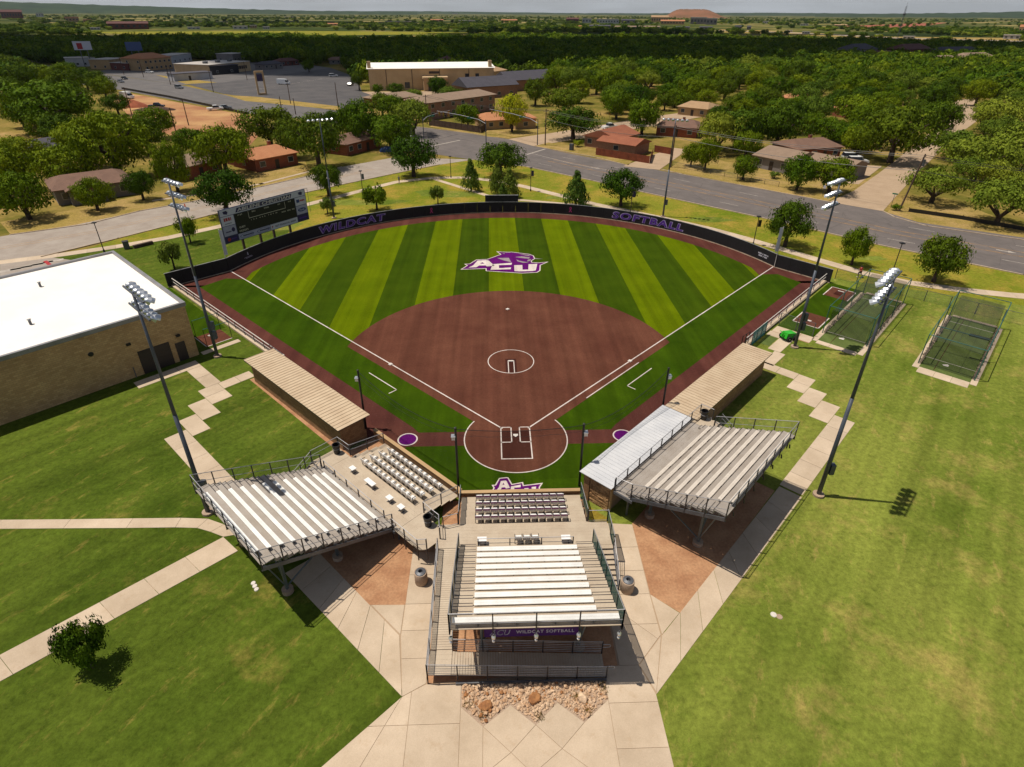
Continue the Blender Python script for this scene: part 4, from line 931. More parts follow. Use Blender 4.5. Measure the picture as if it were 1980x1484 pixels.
# ramp: left leg, landing, rear leg
def slope_planks(x0, y0, z0, x1, y1, z1, w, n, mat='alu_plank'):
    a, c = Vector((x0, y0, z0)), Vector((x1, y1, z1)); d = (c-a); s = Vector((-d.y, d.x, 0)).normalized()*w/2
    b = MB()
    for i in range(n):
        p, q = a.lerp(c, i/n+.0007), a.lerp(c, (i+1)/n-.0012); u = Vector((0, 0, .05))
        b.add([p-s-u, p+s-u, q+s-u, q-s-u, p-s, p+s, q+s, q-s], [(0, 3, 2, 1), (4, 5, 6, 7), (0, 1, 5, 4), (1, 2, 6, 5), (2, 3, 7, 6), (3, 0, 4, 7)])
    FC.part('ramp_planks', b, mat)
slope_planks(5.08, 13.45, ZD, 5.08, 20.35, .72, 1.22, 46); planks(FC, 4.45, 5.7, 20.37, 21.85, .71, .3, 'x'); slope_planks(4.43, 21.15, .7, -4.2, 21.15, .06, 1.36, 56)
for (a, c, dr) in (((5.74, 13.5, ZD), (5.74, 20.35, .72), .5), ((5.74, 20.35, .71), (5.74, 21.9, .71), .7), ((5.74, 21.9, .71), (-4.2, 21.9, .06), .3), ((4.42, 20.42, .71), (-4.2, 20.42, .06), .2)):
    rail(FC, [a, c], 1.02, 1.75, (.88, .72, .56, .40, .24, .10), None, drop=dr, r=.022)
rail(FC, [(4.42, 14.2, ZD-.06), (4.42, 20.3, .73)], 1.0, 2.2, (.85,), None, r=.022)
for y in (20.5, 21.8):
    P = [(-4.2, y, .95), (-4.5, y, .95)]+[(-4.5-.14*math.sin(t), y, .83+.12*math.cos(t)) for t in [math.pi*i/5 for i in range(1, 5)]]+[(-4.5, y, .71), (-4.2, y, .71)]
    FC.part('handrail_loop', MB().path(P, .022), 'alu_rail')
FC.part('ramp_kerb', MB().bar((4.2, 22.02, .1), (-4.2, 22.06, .1), .1, .22), 'galv')
# banner under the rear rows
ban = MB().box(-2.75, 20.28, 1.66, 2.6, 20.31, 2.6)
bo = FC.part('banner', ban, 'purple')
def ban_f(cx, cz): return lambda x, y: (cx-x-FC.ox, 20.315-FC.oy, cz+y)
letters('WILDCAT SOFTBALL', .3, 'sign_white', bo, ban_f(-.85, 2.06), 0, .006, 1.15, w=3.3, h=.27)
letters('ACU', .5, 'sign_silver', bo, ban_f(1.7, 2.04), .3, .012, 1., w=1.2, h=.46)
letters('ACU', .5, 'navy', bo, lambda x, y: (1.7-x-FC.ox, 20.318-FC.oy, 2.04+y), .3, -.004, 1., w=1.05, h=.36)

# ---- stadium seats, each one a thing -------------------------------------------------
def seat_meshes(back, band):
    s = MB().box(-.21, -.2, .40, .21, .2, .46); s.box(-.19, -.18, .46, .19, .16, .475)
    bk = MB().add([(-.23, .18, .40), (.23, .18, .40), (.23, .27, .86), (-.23, .27, .86), (-.23, .21, .40), (.23, .21, .40), (.23, .30, .86), (-.23, .30, .86)], [(0, 3, 2, 1), (4, 5, 6, 7), (0, 1, 5, 4), (1, 2, 6, 5), (2, 3, 7, 6), (3, 0, 4, 7)][::1])
    out = [('seat_pan', s.mesh('seat_pan', 'seat_white')), ('seat_back', bk.mesh('seat_back', back))]
    for x in (-.24, .24): out.append(('standard', MB().bar((x, .1, 0), (x, .16, .64), .04, .05).bar((x, -.16, .62), (x, .2, .64), .04, .035).mesh('standard', 'black_metal')))
    if band: out.append(('back_band', MB().add([(-.235, .282, .66), (.235, .282, .66), (.235, .311, .81), (-.235, .311, .81), (-.235, .24, .66), (.235, .24, .66), (.235, .27, .81), (-.235, .27, .81)], [(0, 1, 2, 3), (4, 7, 6, 5), (0, 4, 5, 1), (1, 5, 6, 2), (2, 6, 7, 3), (3, 7, 4, 0)]).mesh('back_band', band)))
    return out
SW = seat_meshes('seat_white', None); SP = seat_meshes('seat_white', 'seat_purple')
ORD = ['first', 'second', 'third', 'fourth', 'fifth', 'sixth', 'seventh', 'eighth', 'ninth', 'tenth', 'eleventh', 'twelfth']
def seat(meshes, loc, rz, label, group, name='stadium_seat'):
    t = thing(name, label, 'seat', loc, rz, group)
    for nm, me in meshes: link(nm, me, t)
for k in range(4):
    for i in range(11):
        x = 5.25-.587*i; y = 9.32+.85*k; z = ZD-.16*(4-k)
        seat(SW, FL.w(x, y)+(z,), FL.rz, 'white stadium seat, %s from the dugout in %s row from the field' % (ORD[i], ('front', 'second', 'third', 'back')[k]), 'white seats of the left deck')
    for i in range(12):
        x = 3.05-.548*i; y = 8.42+.84*k; z = ZD-.16*(4-k)
        seat(SP, FC.w(x, y)+(z,), FC.rz, 'purple-backed white seat, %s from the left in %s row behind home plate' % (ORD[i], ('front', 'second', 'third', 'back')[k]), 'purple seats behind home plate')
def small_bench(w):
    t = MB().box(-w/2, -.2, .40, w/2, .2, .46).mesh('bench_top', 'seat_white'); l_ = MB()
    for x in (-w/2+.1, w/2-.1): l_.bar((x, 0, 0), (x, 0, .4), .06); l_.box(x-.04, -.16, 0, x+.04, .16, .02)
    return [('bench_top', t), ('leg_frame', l_.mesh('leg_frame', 'galv'))]
B1, B2 = small_bench(.52), small_bench(1.05)
for (x, ms, lb) in ((5.15, B1, 'small white companion bench nearest the dugout on left deck'), (2.85, B2, 'wide white companion bench on the left deck'), (.45, B1, 'small white bench, second from the centre stand on left deck'), (-.9, B1, 'small white bench nearest the centre stand on left deck')):
    t = thing('companion_bench', lb, 'bench', FL.w(x, 13.1)+(ZD,), FL.rz, 'white benches on the left deck')
    for nm, me in ms: link(nm, me, t)
for x, lb in ((2.8, 'white companion bench at the left end before centre rows'), (-2.85, 'white companion bench at the right end before centre rows')):
    t = thing('companion_bench', lb, 'bench', FC.w(x, 13.1)+(ZD,), FC.rz)
    for nm, me in small_bench(.62): link(nm, me, t)
for i in range(3):
    seat([(n_, m_) for n_, m_ in SW], FC.w(.35-.56*i, 13.05)+(ZD,), FC.rz, '%s of three white seats before the centre bleacher rows' % ('leftmost', 'middle', 'rightmost')[i], 'three seats before the centre rows')

# ---- bins
def bin_black(loc, lb):
    t = thing('trash_bin', lb, 'bin', loc, 0, 'black deck bins')
    MB().lathe([(0, 0), (.24, 0), (.30, .78), (.33, .80), (.33, .86), (.27, .86), (.22, .1), (0, .1)], 14).build('body', 'black_plastic', t); MB().lathe([(.305, .5), (.32, .52), (.305, .54)], 14).build('band', 'alu_rail', t)
bin_black(FL.w(8.1, 12.65)+(ZD,), 'black trash bin at the dugout end of the left deck')
bin_black(FL.w(-3.35, 12.65)+(ZD,), 'black trash bin where left deck meets centre deck')
bin_black(FR.w(-10.55, 12.0)+(ZR,), 'black trash bin at the top of the right stand stairs')
for (x, y), lb in (((-6.77, -15.08), 'round concrete litter bin left of the ramp'), ((6.55, -16.13), 'round concrete litter bin right of the centre stairs')):
    t = thing('litter_bin', lb, 'bin', (x, y, .03), 0, 'concrete litter bins')
    MB().lathe([(0, 0), (.38, 0), (.42, .03), (.42, .92), (.40, .95), (.36, .95)], 20).build('body', 'precast', t, smooth=True)
    MB().lathe([(.36, .95), (.33, .99), (.15, 1.04), (.14, 1.0), (.13, .8), (0, .8)], 20).build('lid', 'galv', t)

# ================================================================ dugouts and press building
def brick_box(F, x0, y0, z0, x1, y1, z1, mat, name='wall'): return F.part(name, MB().box(x0, y0, z0, x1, y1, z1), mat)
def dugout(lb, rz, x0, x1, flip):
    F = Frame('dugout', lb, 'dugout', rz, (x0+x1)/2, 10.2)
    a, c = x0+.45, x1-.45
    brick_box(F, a, 11.2, -.1, c, 11.4, 2.36, 'brick_dugout', 'back_wall')
    for x in (a, c-.2): brick_box(F, x, 9.1, -.1, x+.2, 11.18, 2.36, 'brick_dugout', 'end_wall')
    brick_box(F, a, 8.95, -.1, c, 9.08, .9, 'brick_dugout', 'front_wall')
    for k in range(7):
        x = a+.1+(c-a-.2)*k/6; F.part('post', MB().bar((x, 9.02, .9), (x, 9.02, 2.4), .1), 'black_metal')
    F.part('roof_deck', MB().box(x0+.1, 8.75, 2.38, x1-.1, 11.72, 2.5), 'door_brown')
    n = 38; w = (x1-x0)/n
    pan = MB().box(0, 8.66, 0, w-.012, 11.8, .03); pan.box(w-.05, 8.66, .03, w-.012, 11.8, .065)
    pan = pan.shift(0, -10.2).mesh('roof_panel', 'dugout_roof')
    for i in range(n): link('roof_panel', pan, F.o, (x0+i*w-F.ox, 0, 2.505))
    F.part('fascia', MB().box(x0, 11.74, 2.40, x1, 11.80, 2.50), 'door_brown')
    F.part('bench', MB().box(a+.4, 10.6, .4, c-.4, 11.0, .47), 'wood_grey')
    return F
dugout('tan metal-roofed brick dugout on the left, third base side', R_(135), 9.0, 25.7, 1)
dugout('tan metal-roofed brick dugout on the right, first base side', R_(225), -25.6, -9.85, -1)
FB = Frame('press_building', 'low stone building with a white metal roof beside home plate', 'building', R_(225), -3.6, 10.2)
brick_box(FB, -9.6, 8.8, -.1, 1.85, 11.1, 2.44, 'mortar', 'wall')
def stone_face(x0, x1, z0, z1, axis, c, sgn, seed, name):
    r2 = random.Random(seed); b = MB(); z = z0
    while z < z1-.02:
        hh = min(r2.uniform(.10, .17), z1-z); x = x0
        while x < x1-.02:
            ww = min(r2.uniform(.2, .48), x1-x); dd = r2.uniform(.02, .07); g_ = .008
            e0, e1 = (c, c+sgn*dd) if sgn > 0 else (c+sgn*dd, c)
            if axis == 'x': b.box(x+g_, e0, z+g_, x+ww-g_, e1, z+hh-g_)
            else: b.box(e0, x+g_, z+g_, e1, x+ww-g_, z+hh-g_)
            x += ww
        z += hh
    o = FB.part(name, b, 'stone_block'); o['kind'] = 'stuff'
stone_face(9.35, 11.05, 0, 2.42, 'y', 1.852, 1, 3, 'stone_veneer'); stone_face(-9.5, 1.8, .0, .9, 'x', 8.798, -1, 4, 'stone_veneer')
brick_box(FB, 1.852, 8.8, -.05, 1.96, 9.3, 2.42, 'brick_dugout', 'pilaster'); brick_box(FB, 1.6, 11.102, -.05, 1.85, 11.17, 2.42, 'wall_tan', 'pilaster')
for k in range(4): FB.part('window', MB().box(-8.6+2.6*k, 8.70, 1.05, -6.6+2.6*k, 8.795, 2.2), 'window_glass')
FB.part('roof_deck', MB().box(-9.75, 8.55, 2.45, 2.0, 11.3, 2.54), 'door_brown')
pan = MB().box(0, 8.48, 0, .383, 11.34, .025); pan.box(.36, 8.48, .025, .383, 11.34, .05); pan = pan.shift(0, -10.2).mesh('roof_panel', 'roof_white_metal')
for i in range(31): link('roof_panel', pan, FB.o, (-9.79+i*.386-FB.ox, 0, 2.545))

# ---- field-edge walls
def low_wall(name, lb, pts, h, th, mat, cap, cat='wall', group=None):
    b = MB(); c_ = MB(); ox, oy = pts[0]
    for q in stroke(pts, th): b.prism([(x-ox, y-oy) for x, y in q], -.1, h)
    t = thing(name, lb, cat, (ox, oy, 0), 0, group); b.build('wall', mat, t)
    for q in stroke(pts, th+.08): c_.prism([(x-ox, y-oy) for x, y in q], h+.001, h+.07)
    c_.build('coping', cap, t); return t
low_wall('backstop_wall', 'low brick wall between left seats and field', [LU(-8.85, 8.45), LU(1.95, 8.45)], .82, .24, 'brick_dugout', 'wall_tan')
low_wall('backstop_wall', 'low brick wall right behind home plate', [(-4.5, -7.62), (4.45, -7.62)], .78, .24, 'brick_dugout', 'wall_tan')
# side walls with white rail
class WF(Frame):
    def __init__(s, name, label, cat, ox, oy, group=None):
        s.rz, s.ox, s.oy = 0., ox, oy; s.o = thing(name, label, cat, (ox, oy, 0), 0, group)
for pts, lb in (([LU(-56.0, 7.62), LU(-25.9, 7.62)], 'white-railed fence on a concrete kerb along left field'), ([RU(-55.3, 7.62), RU(-29.5, 7.62)], 'white-railed fence on a concrete kerb along right field')):
    F = WF('side_fence', lb, 'fence', *pts[0])
    a, c = Vector(pts[0]+(.25,)), Vector(pts[1]+(.25,))
    for q in stroke(pts, .5): F.part('kerb', MB().prism(q, -.05, .22), 'concrete')
    rail(F, [a, c], .95, 2.4, (.5,), 'chain_link', 'galv', 'paint_white', r=.05)

# ================================================================ outfield wall
OW = WF('outfield_wall', 'curved black padded outfield wall with purple WILDCAT SOFTBALL lettering', 'wall', 0., 67.6)
arc_pts = arc(*C0, RF, aL, aR, 44)
wall_pts = [(-45.6, 33.9)]+[(-45.6+(arc_pts[0][0]+45.6)*i/4, 33.9+(arc_pts[0][1]-33.9)*i/4) for i in range(1, 4)]+arc_pts+[(arc_pts[-1][0]+(44.9-arc_pts[-1][0])*i/4, arc_pts[-1][1]+(33.2-arc_pts[-1][1])*i/4) for i in range(1, 4)]+[(44.9, 33.2)]
WH = 1.95
for i, (p, q) in enumerate(zip(wall_pts, wall_pts[1:])):
    d = Vector((q[0]-p[0], q[1]-p[1])); d.normalize(); nx, ny = -d.y*.09, d.x*.09; e = d*.012
    P = [(p[0]+e.x-nx, p[1]+e.y-ny), (q[0]-e.x-nx, q[1]-e.y-ny), (q[0]-e.x+nx, q[1]-e.y+ny), (p[0]+e.x+nx, p[1]+e.y+ny)]
    OW.part('wall_panel', MB().prism(P, .12, WH), 'black_pad')
b = MB(); c_ = MB()
for q in stroke(wall_pts, .12): b.prism(q, WH+.002, WH+.05)
for q in stroke([(x*.9975, 25.6+(y-25.6)*.9975) for x, y in wall_pts], .14): c_.prism(q, 0, .1)
OW.part('cap_rail', b, 'alu_rail'); OW.part('base_kerb', c_, 'curb')
OW.part('batter_eye', MB().box(-3.0, 67.66, 1.2, 3.1, 67.84, 3.15), 'black_pad'); OW.part('eye_cap', MB().box(-3.03, 67.64, 3.152, 3.13, 67.86, 3.2), 'alu_rail')
def wall_frame(ang, r=RF-.13, z=1.0, d=0.):
    def f(x, y):
        a = ang-x/r; return (C0[0]+(r-d)*math.cos(a)-OW.ox, C0[1]+(r-d)*math.sin(a)-OW.oy, z+y)
    return f
def ang(p): return math.atan2(p[1]-C0[1], p[0]-C0[0])
aW = ang(((-31.3-21.5)/2, (54.2+61.6)/2)); aS = ang(((18.9+28.6)/2, (61.6+54.2)/2))
W0, W1 = (-29.22, 53.4), (-20.54, 62.09); S0_, S1_ = (19.54, 62.16), (29.06, 53.16)
for txt, p, q in (('WILDCAT', W0, W1), ('SOFTBALL', S0_, S1_)):
    ac = (ang(p)+ang(q))/2; wd_ = abs(ang(p)-ang(q))*RF
    letters(txt, 1.4, 'lavender', OW.o, wall_frame(ac, d=.0), .12, .075, 1.16, w=wd_, h=1.3)
    letters(txt, 1.4, 'violet_ink', OW.o, wall_frame(ac, d=.02), .12, .022, 1.2, w=wd_*.97, h=1.1)
for p in ((-12.64, 65), (12.39, 64.8)):
    b = MB()
    for s in (-1, 1):
        for (x0_, y0_), (x1_, y1_) in zip([(s*.24, -.42), (-s*.16, .25), (-s*.1, .46)], [(-s*.16, .25), (-s*.1, .46), (0, .52)]):
            dx, dy = x1_-x0_, y1_-y0_; L_ = math.hypot(dx, dy); ox_, oy_ = -dy/L_*.07, dx/L_*.07
            b.add([wall_frame(ang(p), d=.01+.004*(s+1))(x0_-ox_, y0_-oy_), wall_frame(ang(p), d=.01+.004*(s+1))(x1_-ox_, y1_-oy_), wall_frame(ang(p), d=.01+.004*(s+1))(x1_+ox_, y1_+oy_), wall_frame(ang(p), d=.01+.004*(s+1))(x0_+ox_, y0_+oy_)], [(0, 1, 2, 3)])
    OW.part('pink_ribbon', b.shift(OW.ox, OW.oy), 'ink_pink')
pe = (-38.76, 43.57); f = wall_frame(ang(pe), d=.01)
b = MB(); b.add([f(*p) for p in [(-.05, .62), (.12, .35), (.12, .1), (-.02, .02), (-.12, .25)]], [(0, 1, 2, 3, 4)])
b.add([f(*p) for p in [(-.8, -.14), (.7, -.14), (.7, -.2), (-.8, -.2)]], [(0, 1, 2, 3)]); b.add([f(*p) for p in [(-.5, -.28), (.8, -.28), (.8, -.34), (-.5, -.34)]], [(0, 1, 2, 3)])
OW.part('sponsor_mark', b.shift(OW.ox, OW.oy), 'sign_silver')
pe = (38.73, 41.54)
for dz, w_ in ((.17, 2.0), (-.16, 1.7)):                       # two lines too small to read in the photograph
    f = wall_frame(ang(pe), z=.95+dz, d=.01); b = MB(); x = -w_/2; r2 = random.Random(5)
    while x < w_/2:
        ww = r2.uniform(.07, .14); b.add([f(x, -.11), f(x+ww, -.11), f(x+ww, .11), f(x, .11)], [(0, 1, 2, 3)]); x += ww+r2.choice((.03, .03, .03, .16))
    OW.part('sponsor_lettering', b.shift(OW.ox, OW.oy), 'sign_white')
for p, lb in (((-39.75, 39.75), 'white foul pole with screen on the left foul line'), ((39.65, 39.25), 'white foul pole with screen on the right foul line')):
    t = thing('foul_pole', lb, 'pole', p+(0,), 0, 'foul poles'); s = -1 if p[0] > 0 else 1
    MB().tube((0, 0, 0), (0, 0, 6.1), .055, 10).build('pole', 'paint_white', t)
    MB().box(.06*s if s > 0 else -.46, -.01, 2.4, .46 if s > 0 else -.06, .01, 6.0).build('wing_screen', 'sign_white', t)

# ================================================================ scoreboard
sbA, sbB = Vector((-40.9, 43.4)), Vector((-31.9, 55.5)); sdir = (sbB-sbA).normalized(); SWd = (sbB-sbA).length
SBHEIGHT = 5.0; SBH0, SBH1 = 2.65, 7.65
SBo = thing('scoreboard', 'tall scoreboard reading ABILENE CHRISTIAN beyond the left field wall', 'scoreboard', ((sbA.x+sbB.x)/2, (sbA.y+sbB.y)/2, 0), math.atan2(sdir.y, sdir.x))
hw = SWd/2
for x in (-.62, -.22, .10, .5):
    MB().bar((x*hw, .25, 0), (x*hw, .25, SBH1-.2), .3, .26).build('post', 'utility_wood', SBo)
MB().box(-hw, .0, SBH0, hw, .14, SBH1).build('cabinet', 'sign_frame', SBo)
def pan_(x0, z0, x1, z1, mat, name='panel', d=.02): return MB().box(x0*hw, -d, SBH0+z0*SBHEIGHT, x1*hw, -.001, SBH0+z1*SBHEIGHT).build(name, mat, SBo)
def sbt(txt, x, z, w, h_, mat, par, d=.03, bold=.004, shear=0): return letters(txt, .5, mat, par, lambda a, c: (x*hw+a, -d, SBH0+z*SBHEIGHT+c), shear, bold, 1., w=w, h=h_)
p0 = pan_(-.985, .80, .985, .985, 'sign_white', 'title_panel')
MB().add([(-.66*hw, -.024, SBH0+.825*SBHEIGHT), (.62*hw, -.024, SBH0+.825*SBHEIGHT), (.66*hw, -.024, SBH0+.95*SBHEIGHT), (-.62*hw, -.024, SBH0+.95*SBHEIGHT)], [(0, 1, 2, 3)]).build('title_band', 'navy', p0); sbt('ABILENE CHRISTIAN', .0, .887, hw*1.24, .48, 'paint_white', p0, .036, .012, .15)
for x in (-.87, .87):
    MB().add([((x-.04)*hw, -.03, SBH0+.86*SBHEIGHT), ((x+.03)*hw, -.03, SBH0+.83*SBHEIGHT), ((x+.055)*hw, -.03, SBH0+.90*SBHEIGHT), ((x+.02)*hw, -.03, SBH0+.945*SBHEIGHT), ((x-.05)*hw, -.03, SBH0+.93*SBHEIGHT)], [(0, 1, 2, 3, 4)]).build('team_mark', 'navy', p0)
p1 = pan_(-.70, .20, .70, .785, 'sign_black', 'display_panel')
for (t_, x, z, w_) in (('AT BAT', -.58, .735, .8), ('BALL', -.27, .735, .65), ('STRIKE', .02, .735, .85), ('OUT', .32, .735, .5), ('H E', .58, .735, .5), ('RUNS', .40, .47, .7), ('HITS', .53, .47, .6), ('ERR', .64, .47, .5), ('GUEST', -.58, .37, 1.0), ('WILDCATS', -.565, .26, 1.5)):
    sbt(t_, x, z, w_, .2 if z > .4 else .28, 'ink_cream', p1, .026)
sbt('1  2  3    4  5  6    7  8  9  10', -.06, .50, 4.6, .16, 'ink_cream', p1, .026)
for (x0, z0, x1, z1) in ((-.40, .56, .46, .572), (-.40, .56, -.394, .77), (.454, .56, .46, .77)): MB().box(x0*hw, -.027, SBH0+z0*SBHEIGHT, x1*hw, -.021, SBH0+z1*SBHEIGHT).build('divider_line', 'ink_cream', p1)
ads = [(-.985, .515, -.715, .785, 'sign_white'), (-.985, .215, -.715, .50, 'sign_silver'), (-.985, .015, -.715, .20, 'navy'), (.715, .53, .985, .785, 'sign_white'), (.715, .24, .985, .515, 'sign_silver'), (.715, .015, .985, .225, 'navy'), (-.70, .015, .02, .185, 'sign_silver'), (.03, .015, .70, .185, 'sign_white')]
P = [pan_(*a, 'advert_panel') for a in ads]
def blob(x, z, rx, rz_, mat, par, d=.03, hole=None):
    n_ = 20; b = MB(); ci = [(x*hw+rx*math.cos(2*math.pi*i/n_), -d, SBH0+z*SBHEIGHT+rz_*math.sin(2*math.pi*i/n_)) for i in range(n_)]
    if hole:
        ci2 = [(x*hw+rx*hole*math.cos(2*math.pi*i/n_), -d, SBH0+z*SBHEIGHT+rz_*hole*math.sin(2*math.pi*i/n_)) for i in range(n_)]
        b.add(ci+ci2, [(i, (i+1) % n_, n_+(i+1) % n_, n_+i) for i in range(n_)])
    else: b.add(ci, [tuple(range(n_))])
    b.build('logo_shape', mat, par)
def scrawl(x, z, w, h_, mat, par, seed):                       # lettering too blurred in the photograph to read
    r2 = random.Random(seed); b = MB(); a = -w/2
    while a < w/2-.05:
        ww = min(r2.uniform(.5, .9)*h_, w/2-a); b.box(x*hw+a, -.03, SBH0+z*SBHEIGHT-h_/2*r2.uniform(.8, 1), x*hw+a+ww*.78, -.021, SBH0+z*SBHEIGHT+h_/2); a += ww
    b.build('blurred_lettering', mat, par)
scrawl(-.85, .69, 1.2, .5, 'ink_red', P[0], 1); scrawl(-.85, .57, 1.1, .12, 'cloth_grey', P[0], 2)
scrawl(-.88, .33, .9, .18, 'navy', P[1], 3); blob(-.78, .37, .28, .33, 'navy', P[1])
blob(-.91, .107, .26, .26, 'ink_red', P[2]); sbt('PEPSI', -.80, .107, .8, .2, 'violet_ink', P[2], .03, .01)
MB().box(.745*hw, -.03, SBH0+.62*SBHEIGHT, .82*hw, -.021, SBH0+.72*SBHEIGHT).build('logo_shape', 'ink_blue', P[3]); scrawl(.895, .665, 1.0, .28, 'ink_red', P[3], 4)
blob(.85, .38, .78, .3, 'ink_blue', P[4]); sbt('Ford', .85, .38, .85, .3, 'sign_white', P[4], .036, .004)
scrawl(.85, .115, 1.4, .2, 'violet_ink', P[5], 5)
for x in (-.52, -.14): blob(x, .10, 1.15, .33, 'ink_blue', P[6], .03, .9); scrawl(x+.02, .10, 1.6, .2, 'navy', P[6], 6)
sbt('F', .075, .10, .22, .34, 'ink_red', P[7], .03, .02); sbt('IRST FINANCIAL BANK', .40, .10, 3.9, .3, 'navy', P[7], .03, .008)
MB().path([(hw+.05, .3, SBH1-.1), (hw+.7, .3, SBH1-.1), (hw+.7, .3, SBH0+1.)], .03).build('service_frame', 'galv', SBo)
for x in (-.05, .12, .5): MB().tube((x*hw, .1, SBH1), (x*hw, -.3, SBH1+.12), .04, 6).build('flood_arm', 'galv', SBo)

# ================================================================ backstop net
NP = [(-13.36, 1.73), (-4.72, -6.55), (4.75, -6.35), (13.1, 1.35)]; NH = 6.05
for i, (p, lb) in enumerate(zip(NP, ('black net pole at the corner of the left dugout', 'black net pole left of home plate', 'black net pole right of home plate', 'black net pole behind the stone building roof'))):
    t = thing('net_pole', lb, 'pole', p+(0,), 0, 'black net poles')
    MB().tube((0, 0, 0), (0, 0, NH), .085, 10).build('pole', 'black_metal', t); MB().lathe([(0, .0), (.1, 0), (.1, .06), (0, .1)], 10, (0, 0, NH)).build('cap', 'black_metal', t)
    s = 1 if p[0] > 0 else -1
    lamp = MB().box(.18*s-.13, -.16, NH-1.0, .18*s+.13, .16, NH-.72); lamp.box(.18*s-.16, -.2, NH-.72, .18*s+.16, .2, NH-.68); lamp.bar((0, 0, NH-.6), (.18*s, 0, NH-.66), .05)
    lamp.build('speaker_lamp', 'lamp_shell', t)
nt = thing('backstop_net', 'thin black protective net hung between the four net poles', 'net', (0, -6.4, 0))
nb, cb_ = MB(), []
for (p, q), sag in zip(zip(NP, NP[1:]), (.9, .35, .9)):
    N_ = 12; top = []
    for i in range(N_+1):
        t_ = i/N_; top.append(Vector((p[0]+(q[0]-p[0])*t_, p[1]+(q[1]-p[1])*t_+6.4, NH-.08-sag*4*t_*(1-t_))))
    k = len(nb.v); nb.v += [tuple(v) for v in top]+[(v.x, v.y, .85) for v in top]
    nb.f += [(k+i, k+i+1, k+N_+1+i+1, k+N_+1+i) for i in range(N_)]; nb.mi += [0]*N_
    MB().path(top, .022, 5).build('head_cable', 'black_metal', nt)
    MB().path([v-Vector((0, 0, .5+.3*math.sin(i*1.7)**2*.3)) for i, v in enumerate(top)], .012, 4).build('net_cord', 'black_metal', nt)
nb.build('netting', 'net_black', nt)

# ================================================================ floodlight masts
def lamp_head():
    sh = MB().lathe([(0, 0), (.09, .0), (.18, .09), (.25, .26), (.27, .31), (.25, .30), (.0, .19)], 12)
    return sh.mesh('floodlight', 'lamp_shell')
LH = lamp_head(); LL = MB().lathe([(0, .26), (.13, .275), (.24, .285)], 12).mesh('lens', 'lamp_lens'); VS = MB()
for i in range(7):
    a0, a1_ = math.pi*i/7, math.pi*(i+1)/7
    VS.add([(.26*math.cos(a0), .26*math.sin(a0), .30), (.26*math.cos(a1_), .26*math.sin(a1_), .30), (.26*math.cos(a1_), .26*math.sin(a1_), .50), (.26*math.cos(a0), .26*math.sin(a0), .50)], [(0, 1, 2, 3)])
VS = VS.mesh('visor', 'lamp_shell')
def mast(lb, x, y, h, aim, rows, cols, gap=.62, box=1):
    t = thing('floodlight_mast', lb, 'light mast', (x, y, 0), 0, 'sports floodlight masts')
    MB().tube((0, 0, 0), (0, 0, h*.5), .17, 14, .135).build('lower_pole', 'pole_steel', t, smooth=True); MB().tube((0, 0, h*.5-.2), (0, 0, h), .125, 14, .075).build('upper_pole', 'pole_steel', t, smooth=True)
    MB().tube((0, 0, -.1), (0, 0, .18), .42, 18).build('base', 'precast', t)
    for k in range(box): MB().box(.16, -.2, 2.2+1.1*k, .5, .2, 3.1+1.1*k).build('ballast_box', 'pole_steel', t)
    d = Vector((math.sin(aim), math.cos(aim), 0)); s = Vector((d.y, -d.x, 0))
    for r in range(rows):
        z = h-.15-r*1.15; w = gap*(cols-1)/2+.2
        MB().bar(s*-w+Vector((0, 0, z)), s*w+Vector((0, 0, z)), .1).build('cross_arm', 'pole_steel', t)
        for c in range(cols):
            off = (c-(cols-1)/2)*gap
            aimd = (d+s*(.28*(c-(cols-1)/2)/max(1, cols/2))+Vector((0, 0, -.55-.08*((c+r) % 3)))).normalized()
            o = link('floodlight', LH, t, s*off+d*.12+Vector((0, 0, z+.1)))
            o.rotation_mode = 'QUATERNION'; o.rotation_quaternion = aimd.to_track_quat('Z', 'Y')
            link('lens', LL, o); link('visor', VS, o)
A_ = lambda x, y: math.atan2(-x, 30-y)
mast('floodlight mast with two lamp rows beside the left bleacher stand', -23.22, -8.38, 17.9, R_(45), 2, 6)
mast('floodlight mast with two lamp rows on the right lawn', 23.17, -7.9, 18.2, R_(-45), 2, 6, .62)
mast('floodlight mast with lamp cluster beside the brick building', -31.64, 14.95, 18.7, R_(40), 3, 5, .6, 2)
mast('floodlight mast with lamp cluster between right dugout and batting cage', 31.82, 15.31, 18.4, R_(-40), 3, 5, .6, 2)
mast('far floodlight mast with one lamp row behind left field wall', -30.28, 64.6, 16.9, R_(152), 1, 6, .75)
mast('far floodlight mast with one lamp row behind right field wall', 29.53, 64.3, 16.9, R_(205), 1, 6, .75)

# ================================================================ brick hall on the left
BH = thing('brick_hall', 'large tan brick hall with a flat white roof left of the field', 'building', (-33.8, 15.45, 0), R_(225))
HB = 6.05
MB().box(0, -22., -.2, 40, 0, HB-.12).build('wall', 'brick_tan', BH)
rf = MB().box(-.05, -22.05, HB-.118, 40.05, .05, HB-.02).build('roof', 'roof_membrane', BH)
cp = MB()
for bx in ((-.12, -.22, 40, .10), (-.12, -22.12, 40, -21.78), (-.12, -21.77, .22, -.23)): cp.box(bx[0], bx[1], HB-.2, bx[2], bx[3], HB+.22 if bx[0] > -1 else HB)
cp.build('coping', 'coping', BH)
for x, y in ((12, -6), (21, -14), (9, -16), (28, -8)): MB().lathe([(.12, 0), (.12, .5), (.2, .52), (0, .6)], 10, (x, y, HB-.02)).build('roof_vent', 'galv', BH)
dr = MB().box(2.5, .001, 0, 5.5, .05, 2.6).build('garage_door', 'door_brown', BH)
